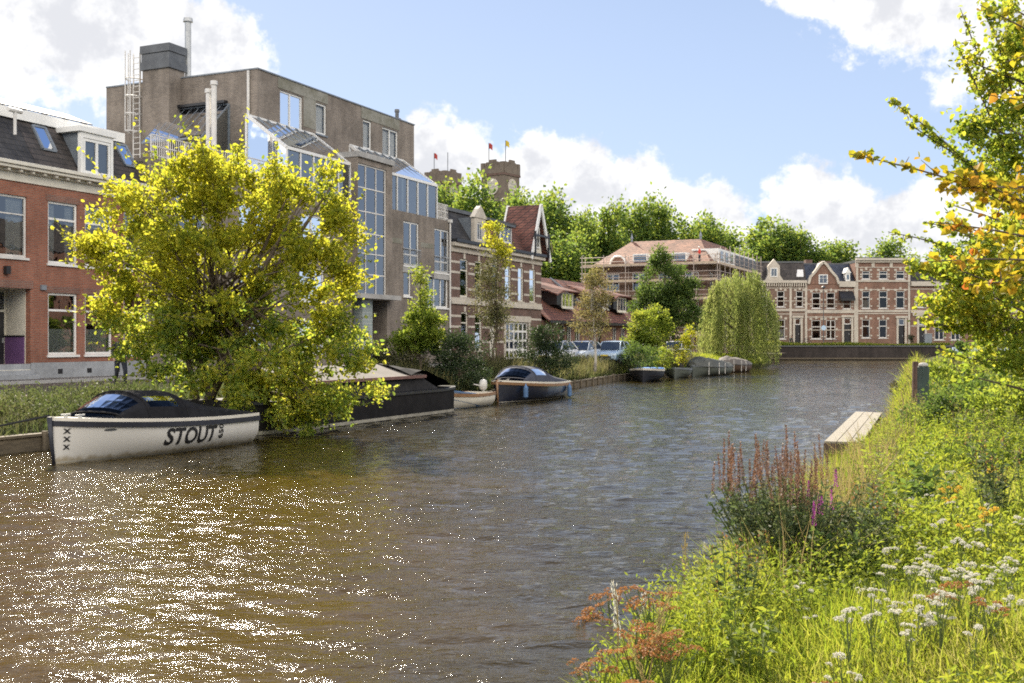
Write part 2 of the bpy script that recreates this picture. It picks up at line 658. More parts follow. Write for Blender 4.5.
RE_Y = [-12, 0, 7, 10, 22, 25.5, 34, 48, 90, 150.2]
RE_X = [-7.4, -2.4, .62, 1.9, 7.1, 8.65, 12.0, 17.2, 32.6, 56]


def right_edge(y):
    return np.interp(y, RE_Y, RE_X)


def zr(x, y):
    """height of the right-hand bank"""
    d = (np.asarray(x) - right_edge(y)) * .93
    z = np.interp(d, [-.3, 0, .4, 1.2, 2.5, 5, 10, 400], [-.6, .06, .26, .46, .70, .95, 1.1, 1.3])
    return z + .05 * np.sin(1.7 * np.asarray(x) + .6 * np.asarray(y)) * np.clip(d, 0, 1)


LB_D = [0.0, .05, .9, 2.3, 2.9]
LB_Z = [-.8, .32, .62, 1.0, 1.03]


def zl(t, n):
    d = left_edge(t) - np.asarray(n)
    return np.interp(d, LB_D, LB_Z)


def grid_mesh(name, P, mat, smooth=True):
    r_, c_ = P.shape[:2]
    i = np.arange((r_ - 1) * (c_ - 1))
    a = (i // (c_ - 1)) * c_ + i % (c_ - 1)
    q = np.stack([a, a + 1, a + c_ + 1, a + c_], 1)
    return np_mesh(name, P.reshape(-1, 3), q, mat, None, smooth)


def earth(name, ca, cb, cc):
    m_, T = newmat(name)
    p = principled(T)
    tc = T.n('ShaderNodeTexCoord').outputs['Object']
    a = T.ss(T.noise(tc, .7, 6, .6), .35, .65)
    b = T.ss(T.noise(tc, 9, 5, .7), .4, .65)
    T.l(T.mix(b, T.mix(a, c4(ca), c4(cb)), c4(cc)), p.inputs['Base Color'])
    p.inputs['Roughness'].default_value = .95
    p.inputs['Specular IOR Level'].default_value = .1
    bp = T.n('ShaderNodeBump')
    bp.inputs['Strength'].default_value = .8
    bp.inputs['Distance'].default_value = .06
    T.l(T.noise(tc, 14, 6, .7), bp.inputs['Height'])
    T.l(bp.outputs[0], p.inputs['Normal'])
    return m_


m['earth'] = earth('grassy soil', (.05, .06, .018), (.075, .07, .025), (.035, .035, .014))
m['farground'] = earth('park ground', (.06, .075, .02), (.08, .08, .03), (.045, .055, .018))

# left bank: falls from the street to the canal edge
ts = np.concatenate([np.linspace(-70, -20, 12), np.linspace(-18, 118, 100)])
offs = [0.0, .05, .5, .9, 1.6, 2.3, 2.9, 420]
zz = np.interp(offs, LB_D, LB_Z)
P = np.zeros((len(ts), len(offs), 3))
for i, t in enumerate(ts):
    for j, (d, z) in enumerate(zip(offs, zz)):
        P[i, j] = sw(t, float(left_edge(t)) - d, z + (.06 * math.sin(t * 1.3 + j * 2) if 1 < j < 5 else 0))
tag(grid_mesh('left_bank_ground', P, m['earth']), kind='structure')

# street and pavement along the houses (local frame so the bond follows the street)
e = empty('street', sw(0, 0), SROT)
e['kind'] = 'structure'
MB().add([(-70, -2.2, 1.036), (112, -2.2, 1.036), (112, -6.6, 1.036), (34, -6.8, 1.036), (20, -8.8, 1.036), (-70, -9.7, 1.036)],
         [(0, 1, 2, 3, 4, 5)]).build('paving', m['street'], e)
kb = MB()
kb.box(-70, 112, -2.2, -2.05, 1.0, 1.15)
kb.build('kerb', m['concrete'], e)
e = empty('pavement', sw(0, 0), SROT)
e['kind'] = 'structure'
MB().box(-70, 112, -2.05, -.001, 1.0, 1.13).build('paving', brick('grey paving', (.2, .18, .16), (.16, .145, .13), (.1, .09, .08), .3, .3, .01, stain=.3, bump=.2), e)

# right bank
ys = np.concatenate([np.linspace(-12, 30, 70), np.linspace(31, 150.2, 60)])
offs = [-.3, 0, .2, .4, .8, 1.2, 1.8, 2.5, 3.6, 5, 7, 10, 20, 60, 500]
P = np.zeros((len(ys), len(offs), 3))
for i, y in enumerate(ys):
    x = right_edge(y) + np.array(offs) / .93
    P[i, :, 0] = x
    P[i, :, 1] = y
    P[i, :, 2] = zr(x, np.full(len(offs), y))
tag(grid_mesh('right_bank_ground', P, m['earth']), kind='structure')

# land beyond the canal's bend
P = np.zeros((2, 2, 3))
MBf = MB().add([(-900, 150.6, 1.96), (-900, 3000, 1.96), (1200, 3000, 1.96), (1200, 150.6, 1.96)], [(0, 1, 2, 3)])
tag(MBf.build('far_ground', m['farground']), kind='structure')


def water_mat():
    m_, T = newmat('brown canal water')
    p = principled(T)
    p.inputs['Roughness'].default_value = .04
    p.inputs['IOR'].default_value = 1.33
    p.inputs['Specular IOR Level'].default_value = .72
    tc = T.n('ShaderNodeTexCoord').outputs['Object']
    # sunlit, reflected gold at near left painted into the colour; darker peaty water elsewhere
    sx = T.n('ShaderNodeSeparateXYZ')
    T.l(tc, sx.inputs[0])
    wob = T.m('MULTIPLY', T.m('SUBTRACT', T.noise(tc, .22, 4, .6), .5), 7.0)
    px_ = T.ss(T.m('ADD', sx.outputs[0], wob), 1.6, -3.0)
    py_ = T.ss(T.m('ADD', sx.outputs[1], wob), 30, 15)
    T.l(T.mix(T.m('MULTIPLY', px_, py_), c4((.030, .023, .006)), c4((.060, .036, .004))), p.inputs['Base Color'])
    rot = T.n('ShaderNodeMapping')
    rot.inputs['Rotation'].default_value = (0, 0, R(-12))
    rot.inputs['Scale'].default_value = (.75, 1.5, 1)
    T.l(tc, rot.inputs[0])
    a = T.noise(rot.outputs[0], 3.0, 3, .55, dist=.3)
    b = T.noise(rot.outputs[0], 9.5, 4, .6, dist=.4)
    # calmer and rougher patches of wind
    gust = T.ss(T.noise(tc, .11, 3, .6), .35, .65, .55, 1.25)
    h = T.m('MULTIPLY', T.m('ADD', T.m('MULTIPLY', a, 1.0), T.m('MULTIPLY', b, .42)), gust)
    bp = T.n('ShaderNodeBump')
    bp.inputs['Strength'].default_value = 1.0
    bp.inputs['Distance'].default_value = .045
    T.l(h, bp.inputs['Height'])
    T.l(bp.outputs[0], p.inputs['Normal'])
    return m_


m['water'] = water_mat()
rowsY = [2.0]
while rowsY[-1] < 152:
    rowsY.append(rowsY[-1] + max(.05, rowsY[-1] * .0045))
rowsY = np.array(rowsY)
NC = 420
sgrid = np.linspace(0, 1, NC)
xl = np.interp(rowsY, [2, 20, 60, 110, 152], [-24, -14, 3, 16, 18])
xr = right_edge(rowsY) + 1.0
X = xl[:, None] + (xr - xl)[:, None] * sgrid[None]
Yg = np.repeat(rowsY[:, None], NC, 1)
dx = (xr - xl)[:, None] / NC * np.ones_like(X)
dy = np.gradient(rowsY)[:, None] * np.ones_like(X)
Z = np.zeros_like(X)
for k in range(60):
    lam = .19 * (4.6 ** rng.random())
    th = R(80) + rng.normal(0, .42)
    kx, ky = math.cos(th), math.sin(th)
    eff = np.sqrt((dx * kx) ** 2 + (dy * ky) ** 2)
    att = np.clip((lam / eff - 2.1) / 1.5, 0, 1)
    Z += att * .0051 * lam ** .9 * np.sin((X * kx + Yg * ky) * 2 * math.pi / lam + rng.random() * 6.28) * (.6 + .4 * np.sin(X * .31 * kx + Yg * .23 + k))
tag(grid_mesh('water', np.stack([X, Yg, Z], -1), m['water']), kind='structure')
# ------------------------------------------------------------------ windows and other building parts
def window(par, x0, x1, z0, z1, y, fr='white', fw=.07, vb=(), hb=(), rec=.09, sill=True, curtain=None, glass='glass', bar=.045, name='window', cmat='curtain', sillmat=None, sw_=.06):
    """frame (part) with pane, sill and curtain (sub-parts); vb / hb are bar positions as fractions"""
    f = MB()
    a, b = y + rec - .025, y + rec + .055
    f.box(x0, x0 + fw, a, b, z0, z1)
    f.box(x1 - fw, x1, a, b, z0, z1)
    f.box(x0 + fw, x1 - fw, a, b, z1 - fw, z1)
    f.box(x0 + fw, x1 - fw, a, b, z0, z0 + fw * 1.1)
    hs = sorted(z0 + (z1 - z0) * k for k in hb)
    for k in vb:
        xx = x0 + (x1 - x0) * k
        f.box(xx - bar / 2, xx + bar / 2, a + .006, b - .006, z0 + fw * 1.1, z1 - fw)
    vs = [x0 + fw] + [x0 + (x1 - x0) * k for k in sorted(vb)] + [x1 - fw]
    for zz_ in hs:
        for i in range(len(vs) - 1):
            q0 = vs[i] + (bar / 2 if i else 0)
            q1 = vs[i + 1] - (bar / 2 if i < len(vs) - 2 else 0)
            f.box(q0, q1, a + .003, b - .003, zz_ - bar / 2, zz_ + bar / 2)
    fo = f.build(name, m[fr], par)
    MB().poly([(x0 + fw * .5, y + rec + .02, z0 + fw * .5), (x1 - fw * .5, y + rec + .02, z0 + fw * .5), (x1 - fw * .5, y + rec + .02, z1 - fw * .5), (x0 + fw * .5, y + rec + .02, z1 - fw * .5)]).build('pane', m[glass], fo)
    if sill:
        MB().box(x0 - sw_, x1 + sw_, y - .07, y + rec - .03, z0 - .09, z0 - .004).build('sill', m[sillmat or fr], fo)
    if curtain:
        for (u0, u1, w0, w1) in curtain:
            c = MB()
            n = 12
            xs = np.linspace(x0 + (x1 - x0) * u0, x0 + (x1 - x0) * u1, n * 2 + 1)
            for i in range(n * 2):
                ya, yb = y + rec + .14 + .02 * (i % 2), y + rec + .14 + .02 * ((i + 1) % 2)
                c.poly([(xs[i], ya, z0 + (z1 - z0) * w0), (xs[i + 1], yb, z0 + (z1 - z0) * w0), (xs[i + 1], yb, z0 + (z1 - z0) * w1), (xs[i], ya, z0 + (z1 - z0) * w1)])
            c.build('curtain', m[cmat], fo)
    return fo


def shell(mb, x0, x1, y0, y1, z0, z1, front=False, left=True, right=True, back=True, top=True):
    """the other walls of a building volume (the front comes from facade())"""
    if front: mb.poly([(x0, y0, z0), (x1, y0, z0), (x1, y0, z1), (x0, y0, z1)])
    if left: mb.poly([(x0, y0, z0), (x0, y0, z1), (x0, y1, z1), (x0, y1, z0)])
    if right: mb.poly([(x1, y0, z0), (x1, y1, z0), (x1, y1, z1), (x1, y0, z1)])
    if back: mb.poly([(x0, y1, z0), (x0, y1, z1), (x1, y1, z1), (x1, y1, z0)])
    if top: mb.poly([(x0, y0, z1), (x1, y0, z1), (x1, y1, z1), (x0, y1, z1)])
    return mb


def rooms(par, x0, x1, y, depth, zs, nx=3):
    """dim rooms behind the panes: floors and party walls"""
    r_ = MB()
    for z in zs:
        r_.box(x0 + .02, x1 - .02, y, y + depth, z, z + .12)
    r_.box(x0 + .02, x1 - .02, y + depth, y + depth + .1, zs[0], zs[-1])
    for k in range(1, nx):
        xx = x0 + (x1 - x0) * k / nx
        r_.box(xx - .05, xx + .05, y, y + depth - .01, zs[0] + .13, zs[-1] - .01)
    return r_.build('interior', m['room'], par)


G0 = 1.13   # pavement level

# ================================================================== 1. red brick terrace house (far left)
rb = empty('terrace_house', sw(0, 0, G0), SROT, 'orange red brick terrace house with white sashes and black tiled mansard at far left', 'house', org=(0, 0, G0))
X0, X1, ZC = -10.5, 4.45, 8.35


def wz(px, py):
    t = st(px, 0)
    return t, sz(py, t, 0)


tW = [st(48), st(77.5)]
ww = tW[1] - tW[0]
pitch = st(85) - tW[0]
up = (sz(263, tW[0]), sz(200.5, tW[0]))
lo = (sz(355, tW[0]), sz(292.5, tW[0]))
lw1 = st(27.0)
lw0 = lw1 - 2.0
lz = (sz(258, lw1), sz(197, lw1))
dr1, dr0 = st(30.5), st(30.5) - 2.1
dz = (G0 + .32, sz(289, dr1))
holes = [(lw0, lw1, *lz), (dr0, dr1, *dz)]
cols = [(tW[0], tW[1]), (tW[0] + pitch, tW[1] + pitch), (tW[0] + 2 * pitch + .25, tW[1] + 2 * pitch + .25)]
for a, b in cols:
    holes += [(a, b, *up), (a, b, *lo)]
w_ = MB()
w_.facade(X0, X1, G0 + .55, ZC, 0, [h for h in holes if h[2] > G0 + .56] + [(dr0, dr1, G0 + .55, dz[1])], .24)
shell(w_, X0, X1, 0, 9.5, G0 - .3, ZC, top=False)
w_.build('wall', m['redbrick'], rb)
pl = MB()
pl.box(X0, dr0, -.035, -.002, G0 - .2, G0 + .58)
pl.box(dr1, X1, -.035, -.002, G0 - .2, G0 + .58)
pl.box(X0 + .01, X1 - .01, .004, .03, G0 - .2, G0 + .55)
po = pl.build('plinth', m['plinth'], rb)
for xx in (dr1 + 1.25, dr1 + 2.7, dr1 + 4.2):
    MB().box(xx, xx + .22, -.05, -.036, G0 + .15, G0 + .33).build('air_vent', m['black'], po)
# thin brick bands and lintel courses
bnd = MB()
for a, b in cols:
    bnd.box(a - .1, b + .1, -.02, -.002, up[1] + .003, up[1] + .24)
    bnd.box(a - .1, b + .1, -.02, -.002, lo[1] + .003, lo[1] + .24)
bnd.box(X0, dr1 + .1, -.03, -.002, dz[1] + .003, dz[1] + .30)
bnd.build('lintel', m['rustbrick'], rb)
window(rb, lw0, lw1, *lz, 0, 'offwhite', .08, hb=(.70,), curtain=[(.02, .45, 0, 1), (.62, .98, 0, 1)])
for i, (a, b) in enumerate(cols):
    window(rb, a, b, *up, 0, 'white', .085, hb=(.72,), bar=.08, curtain=[(.04, .34, .0, 1), (.7, .96, 0, 1)] if i != 1 else [(.04, .96, .1, 1)])
    window(rb, a, b, *lo, 0, 'white', .085, hb=(.72,), bar=.08, curtain=[(.03, .97, 0.02, .42)])
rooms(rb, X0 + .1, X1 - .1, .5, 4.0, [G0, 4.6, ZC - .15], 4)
# recessed porch
pr = MB()
pr.box(dr0 - .001, dr0 + .02, .24, 1.25, dz[0], dz[1])
pr.box(dr1 - .03, dr1 + .002, .24, 1.25, dz[0], dz[1])
pr.box(dr0, dr1, 1.25, 1.35, dz[0], dz[1])
pr.box(dr0, dr1, .24, 1.25, dz[1] - .01, dz[1] + .05)
pr.box(dr0, dr1, .0, 1.25, G0 + .3, dz[0] + .02)
pr.build('porch', m['cream'], rb)
dd = MB().box(dr1 - 1.12, dr1 - .16, 1.17, 1.24, dz[0] + .03, dz[0] + 2.15).build('door', m['black'], rb)
MB().box(dr1 - .28, dr1 - .24, 1.10, 1.16, dz[0] + 1.0, dz[0] + 1.18).build('handle', m['steel'], dd)
MB().box(dr1 - 1.12, dr1 - .16, 1.18, 1.24, dz[0] + 2.25, dz[1] - .1).build('fanlight', m['glass'], rb)
pg = MB()
for k in range(4):
    pg.box(dr1 - .075, dr1 - .034, .27 + k * .245, .265 + (k + 1) * .245, dz[0] + .05, dz[0] + 1.22)
pgo = pg.build('purple_panel', m['purple'], rb)
MB().box(dr1 - .10, dr1 - .033, .26, 1.25, dz[0] + 1.222, dz[0] + 1.28).build('cap_rail', m['black'], pgo)
stp = MB()
stp.box(dr0 - .1, dr1 + .02, -.45, -.002, G0, G0 + .16)
stp.box(dr0, dr1, -.2, -.003, G0 + .16, G0 + .315)
stp.build('step', m['plinth'], rb)
la = MB()
la.box(st(5) - .07, st(5) + .12, -.16, -.002, sz(274, st(5)), sz(266, st(5)))
la.build('wall_lamp', m['black'], rb)
MB().box(st(40), st(45), -.09, -.002, sz(290, st(42)), sz(285, st(42))).build('alarm_box', m['zinc'], rb)
# cornice: stepped mouldings
c = MB()
c.box(X0, X1, -.06, .0, ZC - .02, ZC + .30)
c.box(X0, X1, -.16, .0, ZC + .302, ZC + .40)
c.box(X0, X1, -.42, .05, ZC + .402, ZC + .52)
c.box(X0, X1, -.50, .05, ZC + .522, ZC + .66)
for k in range(28):
    xx = X0 + .2 + k * .54
    c.box(xx, xx + .12, -.34, -.161, ZC + .305, ZC + .40)
c.build('cornice', m['cream'], rb, bevel=.012)
# mansard
RZ0, RZ1, RY = ZC + .60, 10.95, 1.25
ms = MB()
seam = st(27, -.6)
ms.slab([(seam, .02, RZ0), (X1, .02, RZ0), (X1, RY, RZ1), (seam, RY, RZ1)], (0, .08, 0))
r1 = ms.build('mansard_roof', m['browntile'], rb)
ms = MB()
ms.slab([(X0, .02, RZ0), (seam - .02, .02, RZ0), (seam - .02, RY, RZ1), (X0, RY, RZ1)], (0, .08, 0))
ms.build('mansard_roof', m['blacktile'], rb)
rf = MB()
rf.box(X0, X1, RY - .06, 9.5, RZ1 + .0, RZ1 + .26)
rf.build('flat_roof', m['darkmetal'], rb)
fs = MB()
fs.box(X0, X1, RY - .14, RY - .062, RZ1 - .06, RZ1 + .34)
fs.build('fascia', m['white'], rb)
gv = MB()
gv.poly([(X0, 0.01, ZC), (X0, .01, RZ0), (X0, RY, RZ1), (X0, 9.5, RZ1), (X0, 9.5, ZC)])
gv.poly([(X1, 0.01, ZC), (X1, .01, RZ0), (X1, RY, RZ1), (X1, 9.5, RZ1), (X1, 9.5, ZC)])
gv.poly([(X0, 9.5, ZC), (X1, 9.5, ZC), (X1, 9.5, RZ1), (X0, 9.5, RZ1)])
gv.build('gable_wall', m['redbrick'], rb)


def skylight(par, x, z, w=.62, h=.95):
    sl = (RY - .02) / (RZ1 - RZ0)
    y_ = lambda zz_: .02 + (zz_ - RZ0) * sl
    f = MB()
    for (p, q) in (((x - w / 2, z), (x - w / 2, z + h)), ((x + w / 2, z), (x + w / 2, z + h)), ((x - w / 2, z + h), (x + w / 2, z + h)), ((x - w / 2, z), (x + w / 2, z))):
        f.bar((p[0], y_(p[1]) - .05, p[1]), (q[0], y_(q[1]) - .05, q[1]), .09, .08)
    fo = f.build('skylight', m['zinc'], par)
    MB().poly([(x - w / 2, y_(z) - .045, z), (x + w / 2, y_(z) - .045, z), (x + w / 2, y_(z + h) - .045, z + h), (x - w / 2, y_(z + h) - .045, z + h)]).build('pane', m['skyglass'], fo)


skylight(rb, st(50, -.5), sz(150, st(50, -.5), -.5))
skylight(rb, st(131, -.5), sz(166, st(131, -.5), -.5))
# dormer
dx0, dx1 = st(81, .05), st(113.5, .05)
dz0, dz1 = ZC + .62, sz(131, dx0, .05)
dm = MB()
dm.box(dx0 + .12, dx1 - .02, .12, 1.9, dz0, dz1)
do = dm.build('dormer', m['zinc'], rb)
ff = MB()
ff.box(dx0, dx0 + .13, -.04, .119, dz0, dz1)
ff.box(dx1 - .13, dx1, -.04, .119, dz0, dz1)
ff.box(dx0 + .13, dx1 - .13, -.04, .119, dz1 - .22, dz1)
ff.box(dx0 + .13, dx1 - .13, -.04, .119, dz0, dz0 + .1)
ff.box(dx0 - .12, dx1 + .1, -.12, 1.95, dz1 + .002, dz1 + .2)
ff.build('dormer_frame', m['white'], do)
wdo = window(do, dx0 + .15, dx1 - .15, dz0 + .12, dz1 - .24, -.03, 'white', .1, vb=(.5,), bar=.13, sill=False, rec=.03)
# solar panels on racks, vent pipe
sp = MB()
p0, p1 = st(-30, -1.6), st(88, -1.6)
za, zb_ = RZ1 + .42, RZ1 + .95
sp.slab([(p0, RY + .1, za), (p1, RY + .1, za), (p1, RY + 1.5, zb_), (p0, RY + 1.5, zb_)], (0, 0, .05))
so = sp.build('solar_panel', M('dark solar panel', (.06, .058, .06), .3, .1), rb)
for k in range(6):
    lg = MB()
    xx = p0 + .3 + (p1 - p0 - .6) * k / 5
    lg.bar((xx, RY + .2, RZ1 + .25), (xx, RY + .2, za + .02), .05)
    lg.bar((xx, RY + 1.4, RZ1 + .25), (xx, RY + 1.4, zb_ - .03), .05)
    lg.bar((xx, RY + .1, za - .02), (xx, RY + 1.5, zb_ - .02), .05)
    lg.build('rack', m['steel'], so)
vp = MB()
xx = st(12, -.7)
vp.tube([(xx, .55, 10.15), (xx, .55, 11.0)], .06)
vp.tube([(xx - .3, .55, 11.05), (xx + .3, .55, 11.05)], .085)
vp.build('vent_pipe', m['offwhite'], rb)

# ================================================================== 2. taupe flats
ap = empty('apartment_building', sw(0, 0, G0), SROT, 'tall taupe brick apartment building with glass sunrooms and a full height stair window', 'flats', org=(0, 0, G0))
A0, A1, SB, DEP = 4.6, 31.8, 2.64, 14.0
ZL = 10.25            # parapet of the lower front
UT0, ZU = 15.4, 16.65  # upper block
bay0, bay1, ZB = 20.3, 24.0, 12.95
H = []
ws = []


def aw(pxa, pxb, pya, pyb, n=0.0, **k):
    a, b = st(pxa, n), st(pxb, n)
    z1_, z0_ = sz(pya, a, n), sz(pyb, a, n)
    return (a, b, z0_, z1_, k)


low = [aw(403.5, 419, 220.5, 265, vb=(.5,), hb=(.25,)), aw(434.5, 449, 228, 272, vb=(.5,), hb=(.25,)),
       aw(403.5, 411, 271, 296), aw(427, 448, 274.5, 307, vb=(.36, .68)),
       aw(413, 440, 326, 347, vb=(.33, .66))]
# left of the stair bay, mostly behind the yellow tree
for (ta, tb) in ((6.2, 8.2), (10.6, 12.8), (15.4, 17.6)):
    for zz0 in (1.9, 4.6, 7.3):
        low.append((ta, tb, zz0, zz0 + 1.75, dict(vb=(.5,))))
glz = (st(358, .35), st(386.5, .35), sz(296, st(372)), ZB - .62)
rec_ = (st(384), st(400) + .3)
w_ = MB()
wl = [(a, b, c_, d) for a, b, c_, d, k in low if b < bay0]
wr = [(a, b, c_, d) for a, b, c_, d, k in low if a >= bay0]
w_.facade(A0, bay0, G0 - .3, ZL, 0, wl, .25)
w_.facade(bay1, A1, G0 - .3, ZL, 0, wr, .25)
shell(w_, A0, A1, 0, DEP, G0 - .3, ZL, top=False)
# stair bay: piers and the wall above the lintel, standing 35 cm proud
bz0 = sz(299, st(372), .35) + .25
w_.facade(bay0, bay1, bz0, ZB - .30, -.35, [(glz[0], glz[1], glz[2], glz[3])], .3)
w_.poly([(bay0, -.35, bz0), (bay0, -.35, ZB - .3), (bay0, 2.64, ZB - .3), (bay0, 2.64, bz0)])
w_.poly([(bay1, -.35, bz0), (bay1, 2.64, bz0), (bay1, 2.64, ZB - .3), (bay1, -.35, ZB - .3)])
# recessed entrance under the bay
w_.facade(bay0, bay1, G0 - .3, bz0 + .1, 1.2, [(rec_[0] + .1, rec_[0] + 1.0, G0 + .1, G0 + 2.3)], .2)
w_.poly([(bay0, 0, G0), (bay0, 1.2, G0), (bay0, 1.2, bz0), (bay0, 0, bz0)])
w_.poly([(bay1, 0, G0), (bay1, 0, bz0), (bay1, 1.2, bz0), (bay1, 1.2, G0)])
w_.build('lower_wall', m['taupebrick'], ap)
u = MB()
upw = [aw(280, 302.5, 89.5, 126, -SB, vb=(.47,)), aw(316, 326.5, 102, 133, -SB), aw(363, 371.5, 119, 148, -SB), aw(382.5, 398, 126.5, 156, -SB, vb=(.5,))]
u.facade(UT0, A1, ZL - .1, ZU, SB, [(a, b, c_, d) for a, b, c_, d, k in upw], .25)
shell(u, UT0, A1, SB, DEP - 1, ZL - .1, ZU, top=False)
u.build('upper_wall', m['taupebrick'], ap)
t_ = MB()
t_.box(A0, bay0 - .01, 0.25, DEP, ZL - .4, ZL - .15)
t_.box(bay1 + .01, A1 - .02, .25, SB, ZL - .4, ZL - .15)
t_.box(UT0 + .02, A1 - .02, SB + .02, DEP - 1.02, ZU - .35, ZU - .12)
t_.build('flat_roof', m['concrete'], ap)
cp = MB()
cp.box(UT0 - .05, A1 + .05, SB - .06, SB + .26, ZU + .002, ZU + .07)
cp.box(UT0 - .05, UT0 + .26, SB + .262, DEP - 1, ZU + .002, ZU + .07)
cp.box(A1 - .24, A1 + .05, SB + .262, DEP - 1, ZU + .002, ZU + .07)
cp.build('parapet_cap', m['zinc'], ap)
for pa, pb in ((279, 326), (362, 398)):
    mo = MB()
    a, b = st(pa, -SB), st(pb, -SB)
    zt = sz(89 if pa < 300 else 119, a, -SB) + .06
    mo.box(a - .1, b + .15, SB - .03, SB - .002, zt, ZU - .03)
    if pa < 300:
        mo.box(st(303.5, -SB), st(315.5, -SB), SB - .02, SB - .002, sz(132, a, -SB) + .7, zt - .003)
    mo.build('spandrel_panel', m['mossconcrete'], ap)
for a, b, c_, d, k in upw:
    window(ap, a, b, c_, d, SB, 'white', .10, bar=.1, glass='clearglass', curtain=[(.02, .98, 0, 1)], sillmat='zinc', **k)
for a, b, c_, d, k in low:
    window(ap, a, b, c_, d, 0, 'white', .10, bar=.09, glass='skyglass', curtain=[(.05, .3, 0, 1)] if (a * 7 % 1) > .5 else None, **k)
# french balcony rails in front of the two tall windows
for pa, pb, py in ((403.5, 419, 265), (434.5, 449, 272)):
    a, b = st(pa), st(pb)
    z0_ = sz(py, a)
    rl = MB()
    rl.bar((a - .1, -.08, z0_ + 1.0), (b + .1, -.08, z0_ + 1.0), .05)
    rl.bar((a - .1, -.08, z0_ + .1), (b + .1, -.08, z0_ + .1), .04)
    for i in range(13):
        xx = a - .08 + (b - a + .16) * i / 12
        rl.bar((xx, -.08, z0_ + .1), (xx, -.08, z0_ + 1), .018)
    rl.build('balcony_rail', m['steel'], ap)
    MB().box(a - .12, b + .12, -.05, -.003, z0_ - .42, z0_ - .1).build('apron_panel', m['concrete'], ap)
# stair window: big glazed grid
window(ap, *glz, -.35, 'offwhite', .09, vb=(.30, .66), hb=(.16, .32, .475, .64, .82), bar=.07, glass='skyglass', sill=False, name='stair_window')
lb = MB()
lb.box(bay0 - .05, bay1 + .05, -.48, 2.64, ZB - .298, ZB)
lb.build('bay_lintel', m['concrete'], ap)
cpn = MB()
cpn.box(bay0 - .3, bay1 + .35, -.75, 1.2, bz0 - .27, bz0 - .01)
cpn.build('entrance_canopy', m['concrete'], ap)
gb = MB()
gb.box(st(361), st(371), -.1, .5, G0, bz0 - .28)
gb.build('glass_block_column', brick('glass block', (.30, .35, .33), (.24, .29, .28), (.5, .5, .48), .2, .2, .012, .25, .1, 2, .2), ap)
dq = MB().box(rec_[0] + .12, rec_[0] + .98, 1.26, 1.32, G0 + .1, G0 + 2.28).build('entrance_door', m['darkmetal'], ap)
MB().box(rec_[0] + .2, rec_[0] + .24, 1.2, 1.25, G0 + 1.0, G0 + 1.3).build('handle', m['steel'], dq)
lad = window(ap, st(385), st(397), sz(342, st(390), -1.2), sz(321, st(390), -1.2), 1.17, 'white', .09, rec=-.03, sill=False)
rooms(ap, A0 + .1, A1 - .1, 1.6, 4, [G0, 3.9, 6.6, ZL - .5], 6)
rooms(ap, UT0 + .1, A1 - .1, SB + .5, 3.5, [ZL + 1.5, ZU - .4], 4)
bd = MB()
bd.box(bay1 + .1, low[0][0] - .2, -.018, -.002, sz(243, 25.0), sz(238, 25.0))
bd.build('expansion_band', m['mossconcrete'], ap)
bd = MB()
bd.box(low[0][1] + .2, low[1][0] - .2, -.018, -.002, sz(243, 25.0), sz(238, 25.0))
bd.build('expansion_band', m['mossconcrete'], ap)


def sunroom(x0, x1, zf, zw, zs, npane, left_glass, right_glass):
    """lean-to sunroom: glazed roof from the set-back wall to the front parapet"""
    yf, yw = .12, SB - .03
    f = MB()
    n = npane
    f.bar((x0, yf, zf), (x1, yf, zf), .14, .16)
    f.bar((x0, yw, zw), (x1, yw, zw), .12, .12)
    f.bar((x0, yf, zs), (x1, yf, zs), .12, .16)
    for i in range(n + 1):
        xx = x0 + (x1 - x0) * i / n
        f.bar((xx, yf, zs), (xx, yf, zf), .09)
    nr = n + 2
    rfb = MB()
    for i in range(1, nr):
        xx = x0 + (x1 - x0) * i / nr
        rfb.bar((xx, yf + .1, zf + .07), (xx, yw - .06, zw + .03), .04, .07)
    zm, ym = (zf + zw) / 2, (yf + yw) / 2
    rfb.bar((x0 + .1, ym, zm + .045), (x1 - .1, ym, zm + .045), .03)
    for xx in (x0, x1):
        f.bar((xx, yf, zf), (xx, yw, zw), .14, .16)
        f.bar((xx, yw, zs), (xx, yw, zw), .1)
        f.bar((xx, yf, zs + 1.1), (xx, yw, zs + 1.1), .08)
        f.bar((xx, ym, zs), (xx, ym, zs + 1.1), .07)
    fo = f.build('sunroom', m['white'], ap)
    rfb.build('glazing_bar', m['zinc'], fo)
    MB().poly([(x0, yf, zf + .06), (x1, yf, zf + .06), (x1, yw, zw + .04), (x0, yw, zw + .04)]).build('roof_glass', m['roofglass'], fo)
    g = MB()
    g.poly([(x0, yf + .01, zs), (x1, yf + .01, zs), (x1, yf + .01, zf), (x0, yf + .01, zf)])
    for xx in (x0 + .01, x1 - .01):
        g.poly([(xx, yf, zs), (xx, yw, zs), (xx, yw, zw), (xx, yf, zf)])
    g.build('pane', m['skyglass'], fo)
    for i in range(n):
        if i % 3 != 1:
            a = x0 + (x1 - x0) * (i + .08) / n
            e_ = x0 + (x1 - x0) * (i + .92) / n
            MB().box(a, e_, yf + .1, yf + .12, zs + .1, zf - .1).build('blind', m['curtain'], fo)


sunroom(st(287, -.1), bay0 - .05, sz(147, st(287), -.1), sz(117, 15.6, -SB) - .1, ZL - .25, 5, 1, 1)
sunroom(bay1 + .08, st(437, -.1), 12.35, 14.1, ZL - .15, 5, 0, 1)
